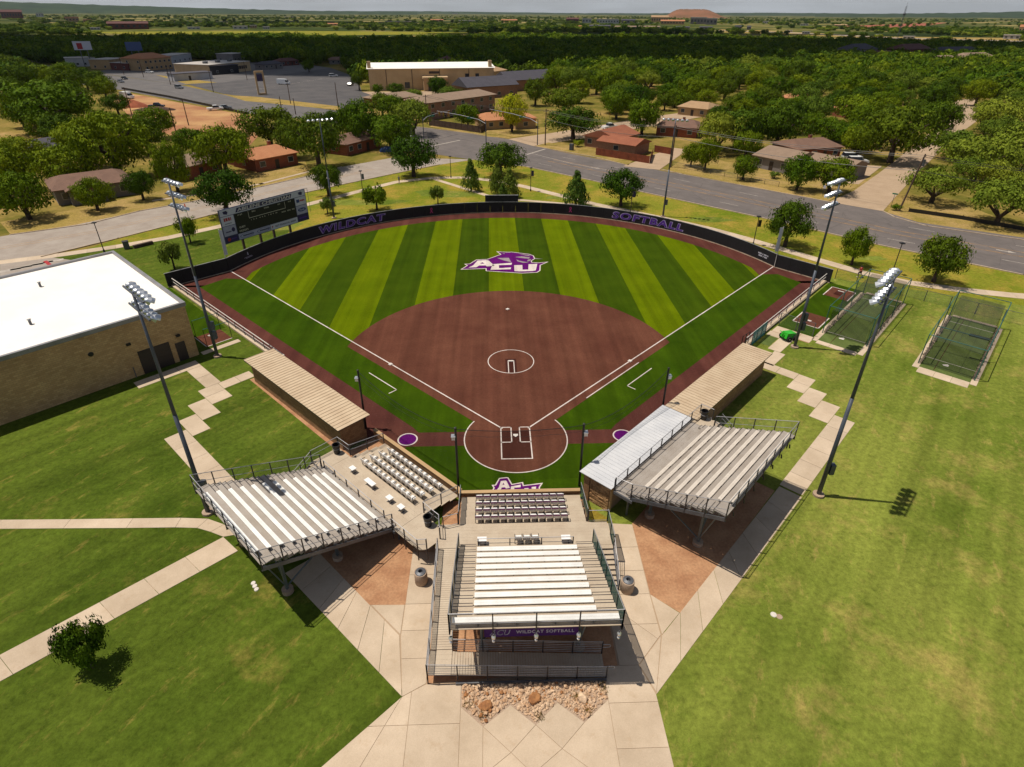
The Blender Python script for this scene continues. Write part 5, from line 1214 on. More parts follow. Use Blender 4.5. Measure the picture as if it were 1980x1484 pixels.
for k in range(4): MB().box(2.52, .051, .06+.63*k, 5.48, .07, .64+.63*k).build('door_panel', 'door_brown', dr)
dr = MB().box(1.05, .001, 0, 2.0, .05, 2.15).build('door', 'door_brown', BH); MB().tube((1.15, .06, 1.0), (1.15, .14, 1.0), .03, 6).build('handle', 'chrome', dr)
for x, z in ((1.5, 2.85), (6.0, 3.6)): MB().box(x-.2, .001, z, x+.2, .22, z+.22).build('wall_lamp', 'black_metal', BH)
MB().lathe([(0, .03), (.2, .03), (.24, 0)], 14, (9.2, .04, 3.9), (0, 1, 0)).build('wall_plate', 'black_metal', BH)
MB().tube((6.3, .06, 0), (6.3, .06, 1.2), .04, 6).build('downpipe', 'galv', BH)

# ================================================================ bullpens and batting cages
def rpoly(u0, u1, v0, v1): return [RU(u0, v0), RU(u1, v0), RU(u1, v1), RU(u0, v1)]
def lpoly(u0, u1, v0, v1): return [LU(u0, v0), LU(u1, v0), LU(u1, v1), LU(u0, v1)]
bp = ground_piece('bullpen', [rpoly(-55.4, -37.3, 8.2, 12.5)], .010, 'turf_foul')
for u0, u1, nm in ((-43.6, -39.9, 0), (-54.1, -50.5, 1)):
    sheet('mound_mat', [rpoly(u0, u1, 9.0, 12.0)], .014, 'turf_clay', bp)
    sheet('edge_line', stroke([RU(u0 if nm == 0 else u1, 9.0), RU(u1 if nm == 0 else u0, 9.0), RU(u1 if nm == 0 else u0, 12.0), RU(u0 if nm == 0 else u1, 12.0)], .12), .018, 'turf_white', bp)
sheet('pitching_mat', [rpoly(-53.6, -51.6, 9.9, 10.8)], .018, 'turf_box', bp)
b = MB(); b.prism([(-.216, .43), (.216, .43), (.216, .216), (0, 0), (-.216, .216)], 0, .02)
tag(b.build('home_plate', 'paint_white', None, RU(-41.0, 10.5)+(.015,), R_(-45)), 'white practice plate in the right bullpen', 'plate')
tag(MB().box(-.4, -.1, 0, .4, .1, .03).build('pitching_plate', 'paint_white', None, RU(-53.2, 10.4)+(.019,), R_(-45)), 'white pitching plate at the far end of the right bullpen', 'plate')
bp2 = ground_piece('bullpen', [lpoly(-56, -39.1, 8.2, 12.0)], .010, 'turf_foul')
sheet('mound_mat', [lpoly(-39.1, -35.9, 8.85, 11.7)], .014, 'turf_clay', bp2); sheet('edge_line', stroke([LU(-35.95, 8.85), LU(-35.95, 11.7), LU(-39.1, 11.7)], .1), .018, 'turf_white', bp2)
tag(MB().prism([(-.216, .43), (.216, .43), (.216, .216), (0, 0), (-.216, .216)], 0, .02).build('home_plate', 'paint_white', None, LU(-38.1, 10.3)+(.015,), R_(45)), 'white practice plate in the left bullpen', 'plate')
wk4 = tag(sheet('walk', [rpoly(-37.2, -35.4, 8.2, 12.5)], .006, 'dirt'), kind='structure')
for k in range(3): slab(rpoly(-37.2, -35.5, 8.2+1.45*k, 9.62+1.45*k), wk4)
slab(rpoly(-35.45, -31, 9.6, 11.0), wk4); slab(rpoly(-30.95, -27.6, 10.4, 11.6), wk4); slab(rpoly(-35.45, -34.2, 8.1, 9.58), wk4)
sheet('turf_scrap', [rpoly(-34.1, -31.6, 8.3, 9.5)], .012, 'turf_cage', wk4)
slab(lpoly(-35.2, -34.4, 8.5, 12.7), walk)
for a, c in ((lpoly(-39, -36, 8.2, 8.3), 0),):
    F = WF('bullpen_frame', 'thin black pipe frame around the left bullpen plate', 'frame', *LU(-37, 10)); z = 2.1
    for p, q in (((-39, 8.8), (-39, 11.6)), ((-36, 8.8), (-36, 11.6))):
        F.part('post', MB().tube(LU(*p)+(0,), LU(*p)+(z,), .035, 6), 'black_metal'); F.part('post', MB().tube(LU(*q)+(0,), LU(*q)+(z,), .035, 6), 'black_metal'); F.part('top_bar', MB().tube(LU(*p)+(z,), LU(*q)+(z,), .035, 6), 'net_green_pipe')
def cage(lb, u0, u1, v0, v1, t0, far_ext, H=3.5):
    F = WF('batting_cage', lb, 'batting cage', *RU((u0+u1)/2, (v0+v1)/2))
    P3 = lambda u, v, z: RU(u, v)+(z,)
    F.part('cage_turf', MB().prism(rpoly(u0-.3, t0, v0+.25, v1-.25), 0, .014), 'turf_cage')
    n = 9
    for i in range(n):
        a0, a1_ = u0-.3+(t0+.7-u0)*i/n, u0-.3+(t0+.7-u0)*(i+1)/n
        for w0, w1 in ((v0-.35, v0+.24), (v1-.24, v1+.35)): F.part('edge_slab', MB().prism(shrink(rpoly(a0, a1_, w0, w1), .01), -.05, .03), 'concrete')
    for i in range(3):
        w0, w1 = v0+.25+(v1-v0-.5)*i/3, v0+.25+(v1-v0-.5)*(i+1)/3
        F.part('edge_slab', MB().prism(shrink(rpoly(t0+.01, t0+(1.4 if far_ext else .9), w0, w1), .01), -.05, .03), 'concrete'); F.part('edge_slab', MB().prism(shrink(rpoly(u0-.85, u0-.31, w0, w1), .01), -.05, .03), 'concrete')
    us = [u0+(u1-u0)*i/3 for i in range(4)]
    for u in us:
        for v in (v0, v1): F.part('post', MB().tube(P3(u, v, 0), P3(u, v, H), .05, 8), 'net_green_pipe')
    for v in (v0, v1): F.part('top_bar', MB().tube(P3(u0, v, H), P3(u1, v, H), .045, 8), 'net_green_pipe')
    for u in (us[0], us[-1]): F.part('cross_bar', MB().tube(P3(u, v0, H), P3(u, v1, H), .045, 8), 'net_green_pipe')
    F.part('ridge_cable', MB().tube(P3(u0, (v0+v1)/2, H-.1), P3(u1, (v0+v1)/2, H-.1), .015, 5), 'black_metal')
    # hanging net: roof sags, walls bulge
    N = 14; b = MB()
    for i in range(N+1):
        u = u0+(u1-u0)*i/N; s_ = .12*math.sin(i*2.3)
        for (v, z) in ((v0+.2, .05), (v0+.28+s_*.3, 1.8), (v0+.35, 3.0+s_), ((v0+v1)/2, H-.45+s_*.5), (v1-.35, 3.0-s_), (v1-.28+s_*.3, 1.8), (v1-.2, .05)): b.v.append(P3(u, v, z))
    b.f = [(i*7+j, (i+1)*7+j, (i+1)*7+j+1, i*7+j+1) for i in range(N) for j in range(6)]; b.mi = [0]*len(b.f)
    F.part('net', b, 'net_cage')
    for u in (u0+.15, u1-.15): F.part('end_net', MB().add([P3(u, v0+.3, .05), P3(u, v1-.3, .05), P3(u, v1-.35, 3.0), P3(u, (v0+v1)/2, H-.45), P3(u, v0+.35, 3.0)], [(0, 1, 2, 3, 4)]), 'net_cage')
    sk = MB()
    for v in (v0+.12, v1-.12):
        for i in range(24):
            u = u0+(u1-u0)*(i+.5)/24; sk.lathe([(.16, 0), (.22, .12), (.1, .22), (0, .24)], 6, P3(u+rng.uniform(-.1, .1), v+rng.uniform(-.08, .08), .03))
    sk_o = F.part('gathered_net', sk, 'net_cage_dense'); sk_o['kind'] = 'stuff'
    F.part('chalk_line', MB().prism(rpoly(t0-3.0, t0-2.93, v0+.3, v1-.3), .015, .02), 'turf_white'); F.part('chalk_line', MB().prism(rpoly(u0+1.5, u0+1.57, v0+.3, v1-.3), .015, .02), 'turf_white')
    F.part('centre_seam', MB().prism(rpoly(u0, t0-.3, v0+1.5, v0+1.56), .0145, .017), 'turf_box')
    px_, py_ = RU(t0-2.2, (v0+v1)/2-.2); F.part('plate', MB().prism([(px_-.3, py_), (px_, py_-.25), (px_+.3, py_), (px_+.3, py_+.25), (px_-.3, py_+.25)], .02, .03), 'paint_white')
    return F
cage('green-piped batting cage next to the right bullpen', -54.5, -39.05, 12.75, 17.5, -36.9, 0)
c2 = cage('green-piped batting cage standing alone farthest right on the lawn', -54.5, -38.9, 22.65, 27.7, -38.2, 1)
c2.part('mid_bar', MB().tube(RU(-43.2, 22.7)+(2.9,), RU(-43.3, 27.4)+(2.9,), .05, 8), 'net_green_pipe')
c2.part('rolled_net', MB().tube(RU(-43.6, 25.6)+(2.75,), RU(-43.7, 27.4)+(2.75,), .16, 8), 'black_plastic')
F = WF('chain_fence', 'chain link fence with thin posts behind the batting cages', 'fence', *RU(-57.3, 8.3))
rail(F, [Vector(RU(-57.3, 8.3)+(0,)), Vector(RU(-57.4, 22)+(0,)), Vector(RU(-57.8, 50)+(0,))], 1.5, 2.9, (), 'chain_link', 'galv', 'galv', r=.025)
F = WF('chain_fence', 'chain link side fence of the right bullpen', 'fence', *RU(-37.4, 8.2))
rail(F, [Vector(RU(-37.35, 8.3)+(0,)), Vector(RU(-37.35, 12.2)+(0,))], 1.7, 1.9, (), 'chain_link', 'galv', 'galv', r=.025)
F = WF('screen_gate', 'teal windscreen gate at the end of the right dugout', 'gate', *RU(-32.2, 8.0))
rail(F, [Vector(RU(-30.2, 8.0)+(0,)), Vector(RU(-34.0, 8.0)+(0,))], 1.75, 1.25, (), 'windscreen_teal', 'galv', 'net_green_pipe', r=.03)
rail(F, [Vector(RU(-28.6, 7.5)+(0,)), Vector(RU(-30.2, 7.6)+(0,))], 1.7, .8, (.5,), None, 'black_metal', 'black_metal', r=.03)
gm = thing('field_cart', 'bright green field cart parked by the right bullpen', 'cart', (31.91, 17.25)+(.03,), R_(20))
MB().add([(-.8, -.5, .35), (.8, -.5, .35), (.8, .5, .35), (-.8, .5, .35), (-.6, -.42, .95), (.65, -.42, .8), (.65, .42, .8), (-.6, .42, .95)], [(0, 3, 2, 1), (4, 5, 6, 7), (0, 1, 5, 4), (1, 2, 6, 5), (2, 3, 7, 6), (3, 0, 4, 7)]).build('hopper', 'green_machine', gm)
MB().box(-.95, -.06, .4, -.85, .06, 1.15).build('handle_post', 'green_machine', gm); MB().bar((-1.1, -.35, 1.1), (-1.1, .35, 1.1), .06).build('handle_bar', 'green_machine', gm)
for x, y in ((-.45, -.6), (.45, -.6), (-.45, .6), (.45, .6)):
    w_ = MB().lathe([(.08, -.09), (.28, -.09), (.32, 0), (.28, .09), (.08, .09)], 14, (x, y, .32), (0, 1, 0)).build('wheel', 'rubber', gm); MB().lathe([(0, .1), (.1, .1), (.1, -.1), (0, -.1)], 10, (x, y, .32), (0, 1, 0)).build('hub', 'alu_rail', w_)
for i, (x, y) in enumerate(((-17.73, -14.83), (-17.55, -15.07), (-17.36, -15.32))):
    tag(MB().lathe([(0, .06), (.14, .05), (.16, 0)], 12).build('irrigation_valve', 'paint_white', None, (x, y, .0)), ('topmost', 'middle', 'lowest')[i]+' of three white valve discs in left lawn', 'valve', 'white irrigation valves')
for i, (x, y) in enumerate(((15.32, -18.19), (15.62, -18.35))):
    tag(MB().lathe([(0, .05), (.18, .04), (.2, 0)], 12).build('irrigation_valve', 'precast' if i else 'paint_white', None, (x, y, .0)), ('white valve cover in the right lawn', 'tan valve cover in the right lawn')[i], 'valve')

# ================================================================ houses and larger buildings
OBST = []
def gable(x0, y0, x1, y1, z, rise, o=.45, axis='x', name='roof', hip=0.):
    """pitched solid roof with thickness; hip = inset of the ridge ends"""
    b = MB(); x0 -= o; x1 += o; y0 -= o; y1 += o
    if axis == 'x': A_, B_ = (x0+hip, (y0+y1)/2, z+rise), (x1-hip, (y0+y1)/2, z+rise)
    else: A_, B_ = ((x0+x1)/2, y0+hip, z+rise), ((x0+x1)/2, y1-hip, z+rise)
    vs = [(x0, y0, z), (x1, y0, z), (x1, y1, z), (x0, y1, z), A_, B_, (x0, y0, z-.15), (x1, y0, z-.15), (x1, y1, z-.15), (x0, y1, z-.15)]
    if axis == 'x': fs_ = [(0, 1, 5, 4), (2, 3, 4, 5), (1, 2, 5), (3, 0, 4)]
    else: fs_ = [(1, 2, 5, 4), (3, 0, 4, 5), (0, 1, 4), (2, 3, 5)]
    return b.add(vs, fs_+[(6, 9, 8, 7), (0, 6, 7, 1), (1, 7, 8, 2), (2, 8, 9, 3), (3, 9, 6, 0)])
def window(par, x, z, w, h, y=0., frame='trim_white'):
    f = MB().box(x-w/2-.08, y-.06, z-.08, x+w/2+.08, y-.001, z+h+.08).build('window', frame, par); MB().box(x-w/2, y-.075, z, x+w/2, y-.061, z+h).build('pane', 'window_glass', f)
def xwindow(par, x, y, z, w, h, s, frame='trim_white'):
    a, c = (x+.001, x+.06) if s > 0 else (x-.06, x-.001); d, e = (x+.061, x+.075) if s > 0 else (x-.075, x-.061)
    f = MB().box(a, y-w/2-.08, z-.08, c, y+w/2+.08, z+h+.08).build('window', frame, par); MB().box(d, y-w/2, z, e, y+w/2, z+h).build('pane', 'window_glass', f)
def house(lb, pL, pR, D, wall, roofm, H=2.7, rise=1.6, wings=(), hip=2.5, name='house', chimney=None, wins=None, door=True, axis='x', cat='house', group=None):
    L = math.hypot(pR[0]-pL[0], pR[1]-pL[1]); rz = math.atan2(pR[1]-pL[1], pR[0]-pL[0])
    t = thing(name, lb, cat, pL+(0,), rz, group)
    MB().box(0, 0, -.2, L, D, H).build('wall', wall, t)
    r = gable(0, 0, L, D, H+.155, rise, .5, axis, hip=hip).build('roof', roofm, t)
    n = wins if wins is not None else max(2, int(L/3.2))
    for i in range(n):
        x = L*(i+.5)/n
        if door and i == n//2:
            d_ = MB().box(x-.5, -.05, 0, x+.5, -.001, 2.1).build('door', 'door_brown', t); MB().tube((x+.38, -.05, 1.), (x+.38, -.12, 1.), .04, 6).build('handle', 'chrome', d_)
        else: window(t, x, 1.0, 1.3, 1.15)
    for s, x in ((-1, 0), (1, L)): xwindow(t, x, D*.5, 1.0, 1.2, 1.1, s)
    for (a, c, y0, y1, hh, ax) in wings:
        MB().box(a, y0, -.2, c, y1, hh).build('wing', wall, t); gable(a, y0, c, y1, hh+.16, 1.2, .45, ax, hip=0).build('roof', roofm, t)
        window(t, (a+c)/2, 1.0, 1.4, 1.1, y0)
    if chimney: MB().box(chimney[0]-.35, chimney[1]-.35, H+.4, chimney[0]+.35, chimney[1]+.35, H+rise+.7).build('chimney', 'brick_red', r)
    ca, sa = math.cos(rz), math.sin(rz)
    OBST.append([(pL[0]+x*ca-y*sa, pL[1]+x*sa+y*ca) for x, y in ((-1.5, -2), (L+1.5, -2), (L+1.5, D+1.5), (-1.5, D+1.5))])
    return t
house('brown-roofed ranch house at far left across the concrete road', (-84.37, 73.74), (-74.16, 81.73), 11, 'wall_grey', 'roof_brown', wings=((2, 8, -1.8, 0, 2.6, 'y'),))
house('grey-roofed house hidden in trees left of the building site', (-113.57, 113.25), (-108.47, 120.54), 9, 'wall_grey', 'roof_slate')
house('dark-roofed house peeking between trees behind the scoreboard', (-69.52, 91.84), (-63.87, 100.94), 9, 'brick_red', 'roof_greytan')
h2 = house('orange-roofed red brick house across the road behind the scoreboard', (-55.96, 100.3), (-48.83, 108.81), 10, 'brick_red', 'roof_orange', wings=((.5, 5.2, 10.2, 15, 2.6, 'y'),), chimney=(8.6, 7.2))
house('dark-roofed red brick house under trees left of the intersection', (-38.87, 118.3), (-32.3, 129.75), 9, 'brick_red', 'roof_brown')
h5 = house('rust-roofed brick house with garage wing behind a wooden fence', (24.37, 130.51), (31.89, 123.98), 12, 'brick_pink', 'roof_rust', H=2.8, rise=1.9, hip=0, wings=((6.5, 17.5, -3.5, 4.5, 2.6, 'x'),), axis='y')
house('maroon-roofed house right behind the rust-roofed one', (48.61, 147.16), (59.29, 141.91), 10, 'brick_red', 'roof_brown', chimney=(7, 5))
h7 = house('tan-roofed corner house half hidden by a tree right of the highway', (61.81, 104.3), (67.06, 96.25), 12, 'wall_grey', 'roof_greytan', hip=0, wings=((9.5, 20.5, 5, 13, 2.7, 'x'),), chimney=None)
house('brown-roofed house behind the tan corner house', (75.5, 110.47), (88.26, 113.97), 10, 'brick_red', 'roof_brown', chimney=(8, 6))
house('grey-roofed house near the side street deep in the trees', (96.24, 135.79), (102.44, 130.3), 12, 'wall_grey', 'roof_greytan')
house('tan low house behind the yellow-green tree', (-3.2, 156.8), (12.78, 162.53), 11, 'wall_tan', 'roof_orange', wings=((9, 16, -2.5, 0, 2.5, 'y'),))
for i, (a, c, wl_, rf_, lb) in enumerate((((133.93, 284.24), (141.37, 265.89), 'wall_cream', 'roof_orange', 'orange-roofed cream house deep in the right-hand trees'), ((134.48, 340.57), (144.63, 328.02), 'wall_red', 'roof_maroon', 'maroon-roofed house far back among right-hand trees'), ((116.81, 217.55), (121.23, 208.34), 'wall_tan', 'roof_orange', 'small orange-roofed house among right-hand trees'),
        ((52.1, 232.53), (61.78, 225.72), 'wall_cream', 'roof_orange', 'orange-roofed house behind the parked pickup'), ((67.03, 189.31), (75.22, 181.86), 'wall_tan', 'roof_tan', 'pale-roofed house beside the maroon-roofed one'), ((127.11, 176.82), (138.21, 181.49), 'brick_red', 'roof_orange', 'orange-roofed house near the side street bend'),
        ((228.33, 261.95), (236.09, 253.61), 'brick_red', 'roof_maroon', 'dark red house at the end of the side street'), ((88.9, 346.55), (102.84, 340.13), 'wall_white', 'roof_slate', 'white slate-roofed house far back left of right-hand trees'))):
    house(lb, a, c, 11, wl_, rf_)
# two-storey apartments
def block(name, lb, pL, pR, D, H, wall, roofm, storeys, nwin, roof='flat', rise=1.5, cat='building', coping='trim_white', side=True):
    L = math.hypot(pR[0]-pL[0], pR[1]-pL[1]); rz = math.atan2(pR[1]-pL[1], pR[0]-pL[0]); t = thing(name, lb, cat, pL+(0,), rz)
    MB().box(0, 0, -.2, L, D, H).build('wall', wall, t)
    if roof == 'flat':
        MB().box(-.3, -.3, H+.002, L+.3, D+.3, H+.25).build('roof', roofm, t)
    else: gable(0, 0, L, D, H+.16, rise, .7, 'x', hip=rise*2 if roof == 'hip' else 0).build('roof', roofm, t)
    for s in range(storeys):
        z = 1.0+s*(H/storeys)
        for i in range(nwin): window(t, L*(i+.5)/nwin, z, min(1.4, L/nwin*.45), 1.2)
        if side:
            for i in range(2): xwindow(t, L, D*(i+.5)/2, z, 1.2, 1.2, 1); xwindow(t, 0, D*(i+.5)/2, z, 1.2, 1.2, -1)
    ca, sa = math.cos(rz), math.sin(rz)
    OBST.append([(pL[0]+x*ca-y*sa, pL[1]+x*sa+y*ca) for x, y in ((-2, -2), (L+2, -2), (L+2, D+2), (-2, D+2))])
    return t
block('apartment_block', 'two-storey brown brick apartment block at the intersection', (-23.22, 176.64), (-0.01, 201.53), 12, 5.4, 'brick_pink', 'roof_greytan', 2, 7, 'hip', 1.6)
block('apartment_wing', 'low brown brick wing behind the apartment block', (-42.49, 203.06), (-30.02, 216.2), 12, 3.2, 'brick_red', 'roof_greytan', 1, 4, 'hip', 1.4)
ch = block('church_hall', 'long cream church hall with a white roof behind the intersection', (-58.23, 264.96), (0.14, 274.03), 30, 9.2, 'wall_cream', 'roof_membrane', 0, 0, 'gable', 1.6)
for x in (8, 20, 33, 47): MB().box(x-.12, -.14, 0, x+.12, -.002, 9).build('downpipe', 'door_brown', ch)
MB().box(25, -6, 0, 36, -.01, 5.2).build('porch', 'wall_tan', ch); MB().box(24.6, -6.4, 5.202, 36.4, 0, 6.0).build('porch_roof', 'wall_cream', ch); MB().box(27, -6.05, 0, 34, -6.002, 3.6).build('porch_opening', 'door_brown', ch)
MB().box(28, -.1, 7.0, 33, -.003, 8.0).build('sign_band', 'door_brown', ch)
for x in (46, 51): window(ch, x, 4.2, 1.6, 2.6, 0, 'door_brown')
window(ch, 17.5, 1.0, 2.2, 2.4, 0, 'door_brown')
for x in (.5, 57.5): MB().box(x-.8, 1, 9.4, x+.8, 2.6, 12.4).build('chimney', 'wall_cream', ch)
for i, (a, c, lb) in enumerate((((-11.21, 232.5), (10.31, 245.17), 'slate-roofed hall with a white gable beside the church'), ((7.32, 261.04), (29.99, 276.48), 'second slate-roofed hall right behind the first'))):
    t = block('gabled_hall', lb, a, c, 13, 4.6, 'brick_pink', 'roof_slate', 1, 4, 'gable', 3.4)
    MB().add([(-.03, -.3, 4.7), (-.03, 13.3, 4.7), (-.03, 6.5, 8.1)], [(0, 2, 1)]).build('gable_face', 'wall_white', t)
block('church_annex', 'dark-roofed annex behind the long church hall', (-30, 325.87), (-14.22, 332.18), 22, 6, 'wall_tan', 'roof_maroon', 1, 5, 'hip', 4.5)
block('church_wing', 'tan hip-roofed wing at the right end of church hall', (-1.09, 283.3), (6.48, 295.72), 14, 6.6, 'wall_cream', 'roof_tan', 1, 3, 'hip', 2)
# commercial row beyond the parking lot
block('shop_building', 'orange hip-roofed two-storey shop beyond the parking lot', (-213.69, 369.78), (-205.92, 389.3), 18, 6.6, 'wall_tan', 'roof_orange', 2, 6, 'hip', 2.6)
sp = block('store_building', 'long flat store with dark lettering beyond the parking lot', (-163.35, 342.84), (-151.16, 374.69), 26, 5.2, 'wall_cream', 'roof_pale', 0, 0, 'flat')
r2 = random.Random(3); b = MB(); x = 9.
while x < 30: ww = r2.uniform(1.2, 2.0); b.box(x, -.1, 1.6, x+ww*.8, -.002, 3.4); x += ww
b.build('blurred_lettering', 'door_brown', sp)
for x in (6, 16, 26): MB().box(x, 8, 5.26, x+2.2, 10, 6.6).build('roof_unit', 'galv', sp)
block('glass_shop', 'grey glass-fronted shop left of the flat store', (-184.12, 359.45), (-163.35, 342.84), 18, 4.6, 'car_dark', 'roof_slate', 1, 5, 'flat')
t = block('white_wall_building', 'low white roofless building at the lot corner', (-167.95, 307.24), (-153.67, 321.41), 9, 3.4, 'wall_white', 'roof_slate', 0, 0, 'flat'); MB().box(7.5, -.06, 0, 8.7, -.002, 2.3).build('door', 'door_brown', t)
for i, (a, c, H, wl_, lb) in enumerate((((-279.36, 400.16), (-265.09, 409.15), 5, 'wall_white', 'white shed-like store at the far left road'), ((-240.5, 380.66), (-237.65, 396.87), 5.5, 'wall_tan', 'tan shop left of the orange-roofed one'), ((-225.51, 373.29), (-221.16, 384.97), 4, 'wall_red', 'low red shop beside the orange-roofed one'), ((-223.73, 428.61), (-223.58, 459.29), 5, 'wall_white', 'pale warehouse behind the orange-roofed shop'), ((-189.55, 449.61), (-184.73, 465.98), 5, 'wall_grey', 'small pale building behind the flat store'))):
    block('shop_building', lb, a, c, 14, H, wl_, 'roof_pale', 1, 4, 'flat')
house('dark maroon-roofed house behind the parking lot trees', (-143.4, 412.02), (-134.46, 421.4), 10, 'wall_red', 'roof_maroon')
house('low dark house at the far edge of the parking lot', (-145.37, 382.54), (-137.27, 394.86), 9, 'wall_grey', 'roof_slate')
house('pale-walled house left of the church chimney', (-113.53, 426.64), (-100.09, 431.82), 10, 'wall_grey', 'roof_brown')
# large new houses far right
for i, (a, c, H, wl_, rf_, lb) in enumerate((((293.06, 379.05), (317.69, 391.69), 5, 'wall_tan', 'roof_greytan', 'large tan house at far right, nearest the orange fence'), ((328.82, 404.8), (358.36, 414.45), 5.5, 'wall_tan', 'roof_greytan', 'long tan house with dormers at far right'), ((352.51, 405.3), (377.65, 414.89), 4, 'wall_tan', 'roof_greytan', 'tan hip-roofed house at the far right edge'), ((345.45, 453.9), (384.97, 466), 7, 'wall_grey', 'roof_slate', 'slate-roofed large house behind the tan houses'),
        ((314.45, 453.06), (342.43, 464.79), 9, 'wall_red', 'roof_maroon', 'tall dark red house in the far right trees'), ((275.51, 452), (298.22, 463.53), 9, 'wall_grey', 'roof_slate', 'grey steep-roofed house in the far right trees'), ((274.29, 421.85), (296.54, 427.16), 6, 'wall_red', 'roof_maroon', 'maroon-roofed house among the far right trees'))):
    house(lb, a, c, 16, wl_, rf_, H=H, rise=3.4, hip=5)

# ================================================================ fences, walls
def board_fence(lb, pts, H, mat, w=.16, name='wood_fence'):
    F = WF(name, lb, 'fence', *pts[0]); b = MB()
    for p, q in zip(pts, pts[1:]):
        L = math.hypot(q[0]-p[0], q[1]-p[1]); n = int(L/w); d = ((q[0]-p[0])/L, (q[1]-p[1])/L)
        for i in range(n):
            x, y = p[0]+d[0]*i*w, p[1]+d[1]*i*w; hz_ = H/2+rng.uniform(-.015, .015); b.bar((x, y, hz_), (x+d[0]*w*.94, y+d[1]*w*.94, hz_), .03, H)
        for i in range(int(L/2.4)+1): F.part('post', MB().bar((p[0]+d[0]*min(L, i*2.4), p[1]+d[1]*min(L, i*2.4), 0), (p[0]+d[0]*min(L, i*2.4), p[1]+d[1]*min(L, i*2.4), H+.05), .1), mat)
    o = F.part('boards', b, mat); o['kind'] = 'stuff'
board_fence('red-brown board fence in front of the rust-roofed house', [(25.72, 118.69), (37.44, 108.08), (40.73, 118.48)], 1.8, 'wood_fence')
board_fence('weathered dark board fence by the apartment block', [(-21.93, 165.86), (-4.77, 151.26), (-2.38, 160.67)], 2.0, 'wood_grey')
board_fence('brown board fence behind the rust-roofed house', [(42.11, 122.47), (45.93, 118.41)], 1.7, 'wood_fence')
board_fence('orange board fence at the far right houses', [(289.3, 360.09), (304.81, 363.99)], 1.8, 'wood_fence', .5)
def strip_fence(lb, pts, H, mat, name='silt_fence'):
    F = WF(name, lb, 'fence', *pts[0])
    for p, q in zip(pts, pts[1:]):
        L = math.hypot(q[0]-p[0], q[1]-p[1]); n = max(1, int(L/3)); ps = [Vector((p[0]+(q[0]-p[0])*i/n, p[1]+(q[1]-p[1])*i/n, 0)) for i in range(n+1)]
        F.part('fabric', MB().bar(ps[0]+Vector((0, 0, H/2)), ps[-1]+Vector((0, 0, H/2)), .04, H), mat)
        for v in ps: F.part('stake', MB().bar(v, v+Vector((0, 0, H+.2)), .05), 'utility_wood')
strip_fence('low black silt fence along the right roadside', [(76.84, 66.42), (83.73, 61.44), (90.03, 54.82)], .7, 'black_plastic'); strip_fence('low black silt fence along the building site', [(-176.12, 270.82), (-138.31, 237.63), (-88.29, 188.83)], .9, 'black_plastic')
F = WF('chain_fence', 'chain link fence with thin dark posts across the right road', 'fence', *(42.34, 105.16)); rail(F, [Vector(p+(0,)) for p in ((42.34, 105.16), (51.4, 94.51), (59.96, 85.1))], 1.1, 3.2, (), 'chain_link', 'post_dark', 'galv', r=.03)
for c, r_, hh, m_, lb in (((-140.09, 210.44), 6, 2.6, 'soil_red', 'red soil heap on the building site'), ((-127.76, 201.97), 8, 1.4, 'soil_dark', 'dark soil heap on the building site'), ((-114.2, 177.24), 4, .8, 'soil_dark', 'small dark soil heap on the building site')):
    b = MB(); n = 20
    for k in range(5):
        s = 1-k/4.4
        for i in range(n): b.v.append((r_*s*math.cos(2*math.pi*i/n)*(1+.15*math.sin(3*i+k)), r_*.6*s*math.sin(2*math.pi*i/n)*(1+.15*math.cos(2*i)), hh*(k/4)**.8-.1+(rng.uniform(-.1, .1) if k else 0)))
    b.f = [(k*n+i, k*n+(i+1) % n, (k+1)*n+(i+1) % n, (k+1)*n+i) for k in range(4) for i in range(n)]+[tuple(range(4*n, 5*n))]; b.mi = [0]*len(b.f)
    tag(b.build('soil_heap', m_, None, c+(0,)), lb, 'soil heap', 'soil heaps')

# ================================================================ street furniture
def street_lamp(lb, p, h, banner=None):
    t = thing('street_lamp', lb, 'street lamp', p+(0,), 0, 'path lamps'); MB().tube((0, 0, 0), (0, 0, h), .075, 8, .055).build('post', 'post_dark', t)
    MB().box(-.28, -.28, h, .28, .28, h+.12).build('lamp_head', 'black_metal', t); MB().tube((0, 0, 0), (0, 0, .4), .14, 8).build('base', 'post_dark', t)
    if banner: MB().box(.1, -.02, h-1.6, .6, .02, h-.5).build('banner', banner, t)
for p, h_, bn, lb in (((-61.71, 47.84), 4.6, None, 'lamp post left of the scoreboard nearest the brick hall'), ((-28.06, 80.87), 4.6, 'cloth_grey', 'lamp post with banner by the left path'), ((-10.88, 94.59), 4.6, None, 'lamp post by the path near the intersection'), ((6.37, 82.67), 4.7, 'navy', 'lamp post with dark banner behind centre field'), ((24, 66.5), 4.6, 'navy', 'lamp post with banner beside the oak behind right field'), ((40.24, 48.84), 4.6, 'black_metal', 'lamp post with banner near the right foul pole'), ((55.4, 36.06), 4.6, None, 'lamp post beside the rightmost oak'), ((-46.2, 68.25), 4.4, None, 'pale lamp post behind the scoreboard')):
    street_lamp(lb, p, h_, bn)
UP = {}
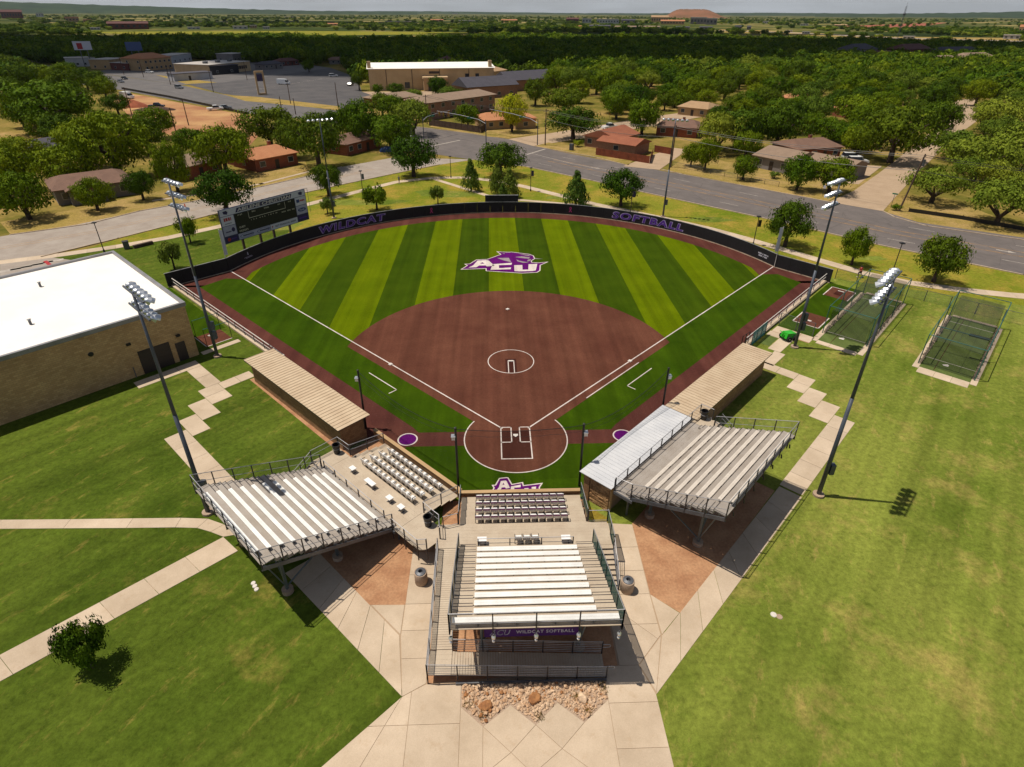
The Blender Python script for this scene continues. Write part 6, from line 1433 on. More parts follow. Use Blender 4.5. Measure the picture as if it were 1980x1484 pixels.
def utility_pole(lb, p, h, lean=(0, 0), arms=True, tr=False):
    t = thing('utility_pole', lb, 'utility pole', p+(0,), 0, 'wooden utility poles'); top = (lean[0], lean[1], h)
    MB().tube((0, 0, 0), top, .17, 8, .12).build('pole', 'utility_wood', t)
    if arms:
        d = Vector((.7, .7, 0)); MB().bar(Vector(top)+d*-1.1-Vector((0, 0, .5)), Vector(top)+d*1.1-Vector((0, 0, .5)), .12).build('cross_arm', 'utility_wood', t)
    if tr: MB().tube((lean[0]*.8+.4, lean[1]*.8, h*.8), (lean[0]*.8+.4, lean[1]*.8, h*.8+1.1), .3, 10).build('transformer', 'galv', t)
    UP[lb] = Vector((p[0]+top[0], p[1]+top[1], h)); return t
polesU = [('utility pole at the signal corner', (13.48, 132.13), 9.5, (0, 0), False), ('brown utility pole behind the right field mast', (41.66, 104.06), 9.6, (0, 0), False), ('leaning utility pole with transformer at the side street', (75.27, 66.79), 10.5, (1.4, 0), True), ('utility pole at the apartment fence', (-22.89, 168.99), 9, (0, 0), False), ('utility pole left of the building site', (-130.37, 190.27), 9, (0, 0), False), ('utility pole behind the left trees', (-90.97, 138.72), 9, (0, 0), False), ('second utility pole behind the left trees', (-100.03, 166.48), 8, (0, 0), False)]
for lb, p, h_, ln_, tr in polesU: utility_pole(lb, p, h_, ln_, True, tr)
for i, (p, h_) in enumerate((((-128.47, 258.44), 9), ((-133.26, 315.9), 9), ((-82.34, 219.37), 8.5), ((-60.67, 207.35), 9), ((-163.04, 291.79), 9), ((-195.18, 329.82), 9), ((-79.79, 199.09), 5), ((-72.09, 189.99), 5.5), ((-214.07, 345.35), 9), ((-166.35, 301.94), 8))):
    utility_pole(('thin pole at the near edge of the parking lot', 'thin pole in the middle of the parking lot', 'pole on the yellow verge by the lot', 'pole at the right of the yellow verge', 'pole beside the white low building', 'pole before the orange-roofed shop', 'short post on the near verge', 'second short post on the near verge', 'pole at the far left road', 'pole at the corner of the white low building')[i], p, h_, (0, 0), False)
def wire(lb, pts, sag, r=.03):
    P = []
    for a, c in zip(pts, pts[1:]):
        for i in range(15 if a is not pts[0] else 16):
            t_ = (i+(1 if P and a is not pts[0] else 0))/15; v = a.lerp(c, t_); P.append(v-Vector((0, 0, sag*4*t_*(1-t_))))
    o = P[0].copy(); MBw = MB().path([v-o for v in P], r, 4); tag(MBw.build('overhead_wire', 'black_metal', None, o), lb, 'wire', 'overhead wires')
K = list(UP.values())
offs = Vector((.7, .7, -.4))
wire('overhead wire from left of the signal corner to side street, upper', [K[3]+offs, K[0]+offs, K[1]+offs, K[2]+offs, Vector((112, 48, 10))], .9, .035)
wire('overhead wire from left of the signal corner to side street, middle', [K[3]-Vector((.7, .7, .4)), K[0]-Vector((.7, .7, .4)), K[1]-Vector((.7, .7, .4)), K[2]-Vector((.7, .7, .4)), Vector((111, 46, 10))], .9, .035)
wire('overhead wire running lowest to the side street pole', [K[0]-Vector((0, 0, 2.6)), K[1]-Vector((0, 0, 2.6)), K[2]-Vector((0, 0, 3)), Vector((112, 47, 7))], 1.0, .045)
def signal(lb, p, h, tip, heads):
    t = thing('traffic_signal', lb, 'traffic signal', p+(0,), 0, 'traffic signals'); MB().tube((0, 0, 0), (0, 0, h), .14, 10, .1).build('pole', 'pole_steel', t)
    d = Vector((tip[0]-p[0], tip[1]-p[1], 0)); arm = [Vector((0, 0, h-1.0)), d*.15+Vector((0, 0, h-.2)), d*.5+Vector((0, 0, h+.2)), d+Vector((0, 0, h+.3))]
    MB().path(arm, .08, 8).build('mast_arm', 'alu_rail', t)
    for k in heads:
        c = d*k+Vector((0, 0, h+.25)); s = MB().box(c.x-.25, c.y-.15, c.z-1.1, c.x+.25, c.y+.15, c.z+.05).build('signal_head', 'signal_yellow', t)
        for j, m_ in enumerate(('ink_red', 'signal_yellow', 'sign_green')): MB().lathe([(0, 0), (.12, .02), (.12, -.1)], 8, (c.x, c.y-.16, c.z-.18-.34*j), (0, -1, 0)).build('lens', m_, s)
    c = d*.3+Vector((0, 0, h+.1)); MB().box(c.x-.9, c.y-.03, c.z-.45, c.x+.9, c.y+.03, c.z).build('street_sign', 'sign_green', t)
signal('traffic signal at the near corner of the intersection', (-3.1, 131.58), 6.8, (-17.5, 146), (.75, .95))
signal('traffic signal at the far right corner of the intersection', (11.3, 132.16), 6.8, (-2, 150), (.7, .95))
signal('traffic signal at the left corner of the intersection', (-21.15, 139.51), 6.4, (-14, 150), (.75, .95))
def signpost(lb, p, h, w, hh, mat, name='road_sign'):
    t = thing(name, lb, 'sign', p+(0,), R_(-40)); MB().tube((0, 0, 0), (0, 0, h), .04, 6).build('post', 'galv', t); MB().box(-w/2, -.05, h-hh, w/2, -.042, h).build('plate', mat, t)
signpost('green street name sign at the side street corner', (75.11, 69.19), 2.8, .9, .25, 'sign_green'); signpost('small sign plate across the right road', (65.84, 77.53), 2.2, .5, .6, 'sign_white')
signpost('orange roadwork flag beside the concrete road', (-56.77, 65.91), 2.4, .5, 1.1, 'flag_orange', 'roadwork_flag'); signpost('small round-looking red sign among the right trees', (39.65, 177.38), 2.4, .7, .7, 'ink_red')
t = thing('utility_cabinet', 'grey utility cabinet on the verge across the right road', 'cabinet', (20.05, 124.82)+(0,), R_(-40)); MB().box(-.5, -.4, 0, .5, .4, 1.7).build('body', 'galv', t); MB().box(-.44, -.43, .1, .44, -.401, 1.6).build('door', 'pole_steel', t)
t = thing('path_bin', 'grey square litter bin beside the left path', 'bin', (-59.07, 49.4)+(.03,), R_(35)); MB().box(-.4, -.4, 0, .4, .4, 1.1).build('body', 'galv', t); MB().box(-.44, -.44, 1.102, .44, .44, 1.2).build('lid', 'post_dark', t)
a, c = (-58.02, 49.38), (-56.09, 51.5); tag(MB().bar((0, 0, .25), (c[0]-a[0], c[1]-a[1], .25), .5, .5).build('planter_wall', 'wood_grey', None, a+(0,)), 'low brown planter wall beside the left path', 'wall')
lt = thing('lot_sign', 'tall tan framed sign standing in the parking lot', 'sign', (-103.04, 248.7)+(0,), R_(30))
for x in (-1.6, 1.6): MB().box(x-.35, -.35, 0, x+.35, .35, 9).build('pillar', 'wall_cream', lt)
MB().box(-1.9, -.37, 9.002, 1.9, .37, 9.7).build('lintel', 'wall_cream', lt); MB().box(-1.24, -.15, 5.6, 1.24, .15, 8.4).build('sign_panel', 'navy', lt); MB().box(-1.24, -.3, 0, 1.24, .3, .8).build('base', 'wall_tan', lt)
for lb, p, h_, w_, m_ in (('white billboard with red mark above the far left shops', (-265.56, 400.47), 15, 10, 'sign_white'), ('blue billboard above the far left shops', (-229.02, 392.9), 15, 9, 'car_blue')):
    t = thing('billboard', lb, 'billboard', p+(0,), R_(20))
    for x in (-2, 2): MB().bar((x, 0, 0), (x, 0, h_-2), .4).build('post', 'galv', t)
    MB().box(-w_/2, -.25, h_-5, w_/2, .25, h_).build('board', m_, t)
    if m_ == 'sign_white': MB().box(-w_*.3, -.28, h_-4.5, w_*.0, -.251, h_-1).build('printed_mark', 'ink_red', t)
p = (539.18, 830.73); t = thing('radio_mast', 'tall thin lattice radio mast beyond the far right woods', 'mast', p+(0,)); H_ = 100.
for k in range(3):
    a = 2.1*k; MB().tube((.9*math.cos(a), .9*math.sin(a), 0), (.9*math.cos(a), .9*math.sin(a), 41), .16, 5).build('leg', 'galv', t)
for z in range(0, 40, 3): MB().path([(.9*math.cos(2.1*k+(z/3)), .9*math.sin(2.1*k+(z/3)), z+k) for k in range(4)], .1, 4).build('lattice', 'galv', t)
MB().lathe([(.4, 31), (1.8, 32), (1.8, 33), (.4, 34)], 10).build('antenna_ring', 'galv', t); MB().tube((0, 0, 40), (0, 0, 45.5), .15, 5).build('spire', 'galv', t)

# ================================================================ vehicles
def car_meshes(kind):
    if kind == 'sedan': L, prof, cab = 4.6, [(-2.3, .35), (-2.3, .78), (-1.55, .92), (1.0, .92), (2.2, .75), (2.3, .35)], [(-1.7, .92), (-1.15, 1.42), (.35, 1.42), (1.05, .92)]
    elif kind == 'suv': L, prof, cab = 4.9, [(-2.45, .4), (-2.45, .98), (1.1, 1.02), (2.35, .9), (2.45, .4)], [(-2.4, 1.0), (-2.2, 1.72), (.3, 1.72), (1.15, 1.0)]
    elif kind == 'pickup': L, prof, cab = 5.7, [(-2.85, .45), (-2.85, 1.05), (1.5, 1.08), (2.75, .98), (2.85, .45)], [(-.9, 1.06), (-.75, 1.8), (.7, 1.8), (1.5, 1.06)]
    else: L, prof, cab = 6.4, [(-3.2, .45), (-3.2, 2.6), (1.4, 2.6), (1.5, 1.3), (3.1, 1.2), (3.2, .45)], [(1.35, 1.25), (1.4, 2.1), (1.9, 2.1), (2.6, 1.22)]
    w = .92 if kind != 'van' else 1.05
    def ext(pr, w0, w1):
        n = len(pr); zmid = min(z for _, z in pr)
        b = MB(); vs = [(x, -(w0 if z <= zmid+.02 else w1), z) for x, z in pr]+[(x, (w0 if z <= zmid+.02 else w1), z) for x, z in pr]
        return b.add(vs, [tuple(range(n)), tuple(range(2*n-1, n-1, -1))]+[(i, i+n, (i+1) % n+n, (i+1) % n) for i in range(n)])
    return L, w, ext(prof, w, w*.97), ext(cab, w*.95, w*.78), prof, cab
WHL = MB().lathe([(.0, -.11), (.2, -.11), (.33, -.1), (.35, 0), (.33, .1), (.2, .11), (0, .11)], 12, (0, 0, 0), (0, 1, 0)).mesh('wheel', 'rubber'); RIM = MB().lathe([(0, .12), (.19, .12), (.2, .1)], 10, (0, 0, 0), (0, 1, 0)).mesh('rim', 'chrome'); RIM2 = MB().lathe([(0, -.12), (.19, -.12), (.2, -.1)], 10, (0, 0, 0), (0, 1, 0)).mesh('rim', 'chrome')
CK = {}
def car(lb, kind, p, rz, col, group=None, z=.03):
    if (kind, col) not in CK:
        L, w, bd, cb, prof, cab = car_meshes(kind)
        wn_ = MB(); inner = [(x*.92+sum(c[0] for c in cab)/4*.08, 1.0 if i in (0, 3) else z_-.06) for i, (x, z_) in enumerate(cab)]
        CK[kind, col] = (L, w, bd.mesh('body', col), cb.mesh('cabin_glass', 'car_glass'), MB().box(cab[1][0]+.02, -w*.77, cab[1][1]+.001, cab[2][0]-.02, w*.77, cab[1][1]+.05).mesh('roof', col), MB().box(L/2-.03, -.2, 0, L/2+.012, .2, .14).mesh('headlight', 'lamp_lens'))
    L, w, bd, cb, rf_, hl = CK[kind, col]
    t = thing({'sedan': 'car', 'suv': 'car', 'pickup': 'pickup_truck', 'van': 'camper_van'}[kind], lb, {'pickup': 'pickup', 'van': 'van'}.get(kind, 'car'), p+(z,), rz, group)
    link('body', bd, t); link('cabin_glass', cb, t); link('roof', rf_, t)
    for s in (-1, 1): link('headlight', hl, t, (0, s*w*.66, .68))
    for x in (-L*.31, L*.31):
        for s in (-1, 1):
            wh = link('wheel', WHL, t, (x, s*w*.92, .35)); link('rim', RIM if s > 0 else RIM2, wh)
car('white pickup parked on the street behind the oak trees', 'pickup', (36.29, 158.37), R_(35), 'car_white')
car('white SUV parked nearest the side street driveway', 'suv', (89.38, 107.3), R_(-5), 'car_white'); car('white SUV parked behind the other by the driveway', 'suv', (90.51, 112.07), R_(-5), 'car_white')
car('white boxy van parked beside the building site road', 'van', (-155.39, 235.86), R_(-25), 'car_white'); car('dark pickup on the building site', 'pickup', (-129.65, 207.54), R_(0), 'car_dark')
car('white pickup parked by the silt fence', 'pickup', (-104.78, 200.53), R_(30), 'car_white'); car('grey trailer-like car behind the white pickup', 'sedan', (-102.7, 204.64), R_(30), 'car_silver')
car('silver SUV driving on the far road', 'suv', (-150.4, 273.16), R_(-35), 'car_silver'); car('dark car far up the left road', 'sedan', (-199.51, 317.99), R_(-40), 'car_dark'); car('silver car beside the dark one up the road', 'sedan', (-192.85, 301.69), R_(-40), 'car_silver')
car('white camper van alone in the parking lot', 'van', (-106.58, 292.25), R_(-12), 'car_white'); car('white SUV at the back of the parking lot', 'suv', (-90.97, 334.28), R_(20), 'car_white'); car('small dark car at the church corner', 'sedan', (-71.96, 287.6), R_(80), 'car_dark')
car('silver sedan parked before the apartment block', 'sedan', (-16.03, 184.78), R_(20), 'car_silver'); car('dark sedan parked before the apartment block', 'sedan', (-19.73, 182.41), R_(20), 'car_dark'); car('white car in front of the orange-roofed shop', 'suv', (-204.31, 355.62), R_(-20), 'car_white')
car('white car half hidden by the oak at the intersection', 'sedan', (-25.16, 137.97), R_(-40), 'car_white')
for i, (u_, c_) in enumerate((((-265.09, 409.15), 'car_silver'), ((-259.67, 404.9), 'car_white'), ((-254.36, 400.72), 'car_blue'), ((-249.46, 396.61), 'car_white'), ((-244.97, 392.56), 'car_dark'), ((-270.26, 413.49), 'car_dark'))):
    car({'car_silver': 'silver', 'car_white': 'white', 'car_blue': 'blue', 'car_dark': 'dark'}[c_]+' parked car in the far left shop lot', 'sedan', u_, R_(60), c_, 'cars in the far left shop lot')
t = thing('tarp_cover', 'bright blue tarp bundle in front of the dark-roofed brick house', 'tarp', (-29.62, 124.1)+(0,), .3)
b = MB(); n = 16
for k in range(5):
    for i in range(n): s = math.cos(k/4*1.5); b.v.append((1.9*s*math.cos(2*math.pi*i/n)*(1+.1*math.sin(i*3)), 1.2*s*math.sin(2*math.pi*i/n), 1.3*math.sin(k/4*1.5)+.08*math.sin(i*2.1+k)))
b.f = [(k*n+i, k*n+(i+1) % n, (k+1)*n+(i+1) % n, (k+1)*n+i) for k in range(4) for i in range(n)]; b.mi = [0]*len(b.f); b.build('cover', 'car_blue', t)

# ================================================================ people
def person(lb, p, rz, top, legs_m, stride, h=1.72):
    t = thing('person', lb, 'person', p+(.03,), rz); k = h/1.75
    J_ = {'pel': (0, 0, .95), 'sp': (.02, 0, 1.2), 'ch': (.05, 0, 1.38), 'nk': (.05, 0, 1.50), 'hd': (.08, 0, 1.62), 'hd2': (.08, 0, 1.72),
          'shl': (.04, .19, 1.42), 'ell': (.04-.2*stride, .26, 1.18), 'wl': (.04+.05*stride, .24, 1.02), 'hl': (.06+.12*stride, .23, .95), 'shr': (.04, -.19, 1.42), 'elr': (.04+.1*stride, -.26, 1.18), 'wr': (.04+.32*stride, -.22, 1.12), 'hr': (.04+.4*stride, -.21, 1.14),
          'hpl': (0, .1, .9), 'knl': (.28*stride, .1, .52), 'anl': (.12*stride, .1, .09), 'tol': (.12*stride+.18, .1, .04), 'hpr': (0, -.1, .9), 'knr': (-.1*stride, -.1, .5), 'anr': (-.42*stride, -.1, .12+.12*stride), 'tor': (-.36*stride+.14, -.1, .05+.03*stride)}
    rad = {'pel': .14, 'sp': .13, 'ch': .15, 'nk': .06, 'hd': .095, 'hd2': .085, 'shl': .065, 'ell': .045, 'wl': .032, 'hl': .04, 'hpl': .085, 'knl': .06, 'anl': .042, 'tol': .04}
    ed = [('pel', 'sp'), ('sp', 'ch'), ('ch', 'nk'), ('nk', 'hd'), ('hd', 'hd2')]+[e for s in 'lr' for e in (('ch', 'sh'+s), ('sh'+s, 'el'+s), ('el'+s, 'w'+s), ('w'+s, 'h'+s), ('pel', 'hp'+s), ('hp'+s, 'kn'+s), ('kn'+s, 'an'+s), ('an'+s, 'to'+s))]
    ks = list(J_); me = bpy.data.meshes.new('body'); me.from_pydata([tuple(c*k for c in J_[q]) for q in ks], [(ks.index(a), ks.index(c)) for a, c in ed], [])
    o = link('body', me, t); me.materials.append(MATS['skin']); md = o.modifiers.new('skin', 'SKIN'); me.skin_vertices or None
    sv = me.skin_vertices[0].data
    for i, q in enumerate(ks):
        r_ = rad.get(q, rad.get(q[:-1]+'l', .05))*k; sv[i].radius = (r_, r_)
    sv[0].use_root = True; o.modifiers.new('sub', 'SUBSURF').levels = 1; o.modifiers['sub'].render_levels = 1
    V_ = lambda q: Vector(tuple(c*k for c in J_[q]))
    MB().tube(V_('pel')-Vector((0, 0, .05)), V_('ch')+Vector((0, 0, .08)), .17*k, 12, .19*k).build('shirt', top, t)
    s_ = MB()
    for s in 'lr': s_.tube(V_('sh'+s)+Vector((0, 0, .03)), V_('sh'+s).lerp(V_('el'+s), .6), .085*k, 8, .07*k)
    s_.build('sleeves', top, t); tr_ = MB()
    for s in 'lr': tr_.tube(V_('hp'+s)+Vector((0, 0, .08)), V_('hp'+s).lerp(V_('kn'+s), .8), .12*k, 8, .1*k)
    tr_.build('shorts', legs_m, t)
    MB().lathe([(0, .12), (.07, .10), (.105, .03), (.10, -.03), (.08, -.06)], 10, V_('hd')+Vector((-.015, 0, .03))).build('hair', 'hair', t)
    for s in 'lr': MB().box(V_('an'+s).x-.07, V_('an'+s).y-.05, V_('an'+s).z-.09, V_('to'+s).x+.06, V_('an'+s).y+.05, V_('an'+s).z-.01).build('shoe', 'paint_white', t)
person('runner in a red shirt on the path behind the right bullpen', (50.07, 35.04), R_(140), 'cloth_red', 'cloth_dark', 1.)
person('walker in grey on the left path under the oak', (-21.78, 89.2), R_(40), 'cloth_grey', 'cloth_dark', .5)

# ================================================================ far town
far_list = [(-717,1328,70,12,'wall_red','roof_maroon','long dark red apartment block far away on the left'),
 (-2103,3042,78,30,'wall_red','roof_maroon','red brick campus hall on the far left skyline'),
 (-2474,3806,34,20,'wall_white','roof_pale','white hall on the far left skyline'),
 (-1380,2258,38,12,'wall_tan','roof_orange','orange-roofed far hall at left'),
 (-1225,2074,22,8,'wall_tan','roof_orange','small orange far hall at left'),
 (-757,1282,16,4,'wall_white','roof_pale','pale far shed left of the red apartments'),
 (-798,1403,15,4,'wall_tan','roof_pale','pale far shed beside the red apartments'),
 (-598,1346,23,4,'wall_white','roof_pale','white far warehouse, first in the left row'),
 (-764,1909,15,7,'wall_white','roof_pale','white far building above the warehouse row'),
 (-510,1360,28,6,'wall_white','roof_pale','white far warehouse, largest in the left row'),
 (-514,1449,14,6,'wall_tan','roof_pale','tan far warehouse at the row end'),
 (-460,1367,13,5,'wall_white','roof_pale','white far shed right of the row'),
 (-1041,3553,49,8,'wall_white','roof_pale','thin pale building below the left ridge'),
 (-417,1756,35,5,'wall_tan','roof_orange','orange far shed at centre left'),
 (-301,2214,86,5,'wall_tan','roof_pale','long pale far shed at centre left'),
 (-194,2484,46,8,'wall_tan','roof_orange','orange-tan far building left of centre'),
 (-76,2389,67,7,'wall_grey','roof_pale','grey far warehouse left of centre'),
 (72,2430,57,9,'wall_tan','roof_orange','tan far building at centre'),
 (296,2370,44,15,'wall_red','roof_maroon','dark red far hotel at centre right'),
 (349,2384,33,15,'wall_white','roof_pale','white far hall, left of the long store'),
 (407,2286,75,14,'wall_white','roof_pale','long white far store at centre right'),
 (507,2425,49,11,'wall_grey','roof_slate','grey far store beside the long white one'),
 (664,2593,65,22,'wall_tan','roof_tan','tan far hotel with raised corners'),
 (590,2130,74,12,'wall_tan','roof_orange','orange-roofed far store row'),
 (713,2255,53,21,'wall_grey','roof_pale','grey far hotel, left half'),
 (727,2161,34,19,'wall_grey','roof_pale','grey far hotel, right half'),
 (256,1525,48,7,'wall_grey','roof_slate','grey far apartments under the long store'),
 (308,1485,47,6,'wall_grey','roof_greytan','greyish far housing row, left part'),
 (364,1493,47,6,'wall_grey','roof_greytan','greyish far housing row, middle part'),
 (431,1457,30,6,'wall_grey','roof_slate','slate far housing row, right part'),
 (486,1465,28,6,'wall_grey','roof_slate','slate far housing row, rightmost part'),
 (213,1569,20,5,'wall_tan','roof_orange','small orange far house'),
 (582,1526,15,7,'wall_grey','roof_slate','two-storey grey far house standing alone'),
 (590,1480,9,7,'wall_grey','roof_slate','narrow grey far house standing alone'),
 (611,1318,13,3,'wall_white','roof_pale','white far trailer by the highway, left'),
 (582,1182,13,4,'wall_white','roof_pale','white far trailer by the highway'),
 (645,1053,10,3,'wall_white','roof_pale','white far trailer by the highway, middle'),
 (626,943,15,4,'wall_white','roof_pale','white far semi-trailer by the highway'),
 (795,957,21,6,'wall_white','roof_pale','white far truck trailer at the right edge'),
 (1032,1232,14,14,'wall_tan','roof_orange','orange far tank at the right edge'),
 (-36115,-48584,-226,2,'wall_white','roof_pale','white speck building on right ridge'),
 (980,1819,32,6,'wall_tan','roof_tan','tan far ranch at right'),
 (-563,11394,86,17,'wall_white','roof_pale','white speck building on the centre skyline'),
 (1021,2438,19,8,'wall_white','roof_pale','white far shed at right'),
 (981,2040,23,5,'wall_white','roof_pale','pale far shed at right'),
 (130,1610,18,5,'wall_white','roof_pale','pale far shed right of centre'),
 (-849,1889,12,4,'wall_white','roof_pale','white far speck at left'),
 (-861,1807,14,4,'wall_tan','roof_pale','tan far speck at left'),
 (-968,1525,12,4,'wall_white','roof_pale','white far house at left'),
 (-795,1204,7,3,'wall_white','roof_pale','white far cottage at left')]
for x, y, w_, h_, wl_, rf_, lb in far_list:
    t = thing('far_building', lb, 'building', (x, y, 0), -math.atan2(x, y+40)); D_ = max(8., w_*.4)
    MB().box(-w_/2, 0, -.5, w_/2, D_, h_*.82).build('wall', wl_, t)
    (gable(-w_/2, 0, w_/2, D_, h_*.82+.16, h_*.3, w_*.02, 'x') if 'pale' not in rf_ else MB().box(-w_/2-.5, -.5, h_*.82+.01, w_/2+.5, D_+.5, h_)).build('roof', rf_, t)
    nw = max(3, min(12, int(w_/9)))
    for k in range(nw):
        xx = -w_/2+w_*(k+.5)/nw; MB().box(xx-w_/nw*.22, -.4, h_*.3, xx+w_/nw*.22, -.01, h_*.62).build('window', 'window_glass', t)

# ================================================================ trees
def crown(seed, n_cl, n_lf, leaf, mat, shape='round', cl_r=.30, low=.30):
    """leaf faces gathered in clumps through a crown of radius 1, height 1 above `low` (unit tree: total height 1, radius 1)"""
    r2 = random.Random(seed); vs, fs_ = [], []
    cen = []
    tries = 0
    while len(cen) < n_cl and tries < 9000:
        tries += 1
        if shape == 'cone':
            z = r2.random()**1.3; rr = (1-z)*.95+.05; a = r2.uniform(0, 6.283); q = rr*math.sqrt(r2.uniform(.15, 1)); c = Vector((q*math.cos(a), q*math.sin(a), low+(1-low)*z)); rad = cl_r*(.5+.6*(1-z))
        else:
            v = Vector((r2.gauss(0, 1), r2.gauss(0, 1), r2.gauss(0, 1))).normalized()*r2.uniform(.45, 1)**.6
            if shape == 'wide' and v.z < -.35: continue
            lump = 1+.22*math.sin(3*math.atan2(v.y, v.x)+seed)+.12*math.sin(5*math.atan2(v.y, v.x)+2*seed)
            v = Vector((v.x*lump, v.y*lump, v.z)); mid_, hh = low+(1-low)*.46, (1-low)*.5
            c = Vector((v.x*.80, v.y*.80, mid_+v.z*hh*.86)); rad = cl_r*r2.uniform(.7, 1.2)
        cen.append((c, rad))
    for c, rad in cen:
        for _ in range(n_lf):
            d = Vector((r2.gauss(0, 1), r2.gauss(0, 1), r2.gauss(0, 1)+.25)).normalized(); p = c+Vector((d.x*rad, d.y*rad, d.z*rad*.55))*r2.uniform(.55, 1.05)
            if p.z < low*.72: continue
            nrm = (d+(c-Vector((0, 0, .5)))*.5+Vector((r2.gauss(0, .3), r2.gauss(0, .3), r2.gauss(.1, .3)))).normalized()
            a = nrm.cross(Vector((r2.gauss(0, 1), r2.gauss(0, 1), r2.gauss(0, 1)))).normalized(); b_ = nrm.cross(a); s = leaf*r2.uniform(.6, 1.3); k = len(vs)
            zs = 1.0
            vs += [tuple(p-a*s), tuple(p-b_*s*.55), tuple(p+a*s), tuple(p+b_*s*.55)]; fs_.append((k, k+1, k+2, k+3))
    me = bpy.data.meshes.new('crown'); me.from_pydata(vs, [], fs_); me.materials.append(MATS[mat]); me.update(); return me
def trunk_mesh(seed, low=.32, shape='round'):
    r2 = random.Random(seed); b = MB()
    if shape == 'cone': b.tube((0, 0, -.02), (0, 0, .9), .075, 7, .015)
    else:
        b.tube((0, 0, -.02), (.02, .01, low), .085, 8, .06)
        for k in range(5):
            a = 1.257*k+r2.uniform(-.3, .3); e = Vector((.42*math.cos(a), .42*math.sin(a), low+.28+r2.uniform(-.06, .1)))
            b.tube((.02, .01, low-.03), e, .045, 6, .022); b.tube(e, e+Vector((.25*math.cos(a+.4), .25*math.sin(a+.4), .14)), .022, 5, .008)
    return b.mesh('trunk', 'bark')
KIND = {}
for i in range(3):
    KIND['oak', i] = (crown(11+i, 96, 60, .036, 'leaf_oak', 'round', .25, .24), trunk_mesh(i))
    KIND['elm', i] = (crown(31+i, 92, 60, .038, 'leaf_elm', 'round', .25, .17), trunk_mesh(10+i, .28))
    KIND['mesquite', i] = (crown(51+i, 90, 46, .038, 'leaf_mesquite', 'wide', .26, .20), trunk_mesh(20+i, .2))
for i in range(2): KIND['cypress', i] = (crown(71+i, 74, 34, .06, 'leaf_cypress', 'cone', .34, .12), trunk_mesh(30, .3, 'cone'))
KIND['yellow', 0] = (crown(91, 80, 56, .042, 'leaf_yellow', 'round', .31, .25), trunk_mesh(41))
KIND['sapling', 0] = (crown(95, 40, 46, .075, 'leaf_elm', 'round', .34, .34), trunk_mesh(42, .4)); KIND['sapling', 1] = (crown(96, 34, 40, .08, 'leaf_cypress', 'round', .34, .30), trunk_mesh(43, .4))
KIND['young_oak', 0] = (crown(97, 86, 64, .048, 'leaf_oak', 'round', .27, .30), trunk_mesh(44, .36))
NV = {'oak': 3, 'elm': 3, 'mesquite': 3, 'cypress': 2, 'yellow': 1, 'sapling': 2, 'young_oak': 1}
tcount = [0]; TPOS = []
def tree(kind, x, y, h, r, label, group=None, name=None):
    i = tcount[0] % NV[kind]; tcount[0] += 1; cr_, tk = KIND[kind, i]
    t = thing(name or {'oak': 'oak_tree', 'elm': 'elm_tree', 'mesquite': 'mesquite_tree', 'cypress': 'cypress_tree', 'yellow': 'leafy_tree', 'sapling': 'young_tree', 'young_oak': 'young_tree'}[kind], label, 'tree', (x, y, 0), rng.uniform(0, 6.28), group)
    t.scale = (r, r, h); link('trunk', tk, t); link('crown', cr_, t); TPOS.append((x, y, r))
    return t
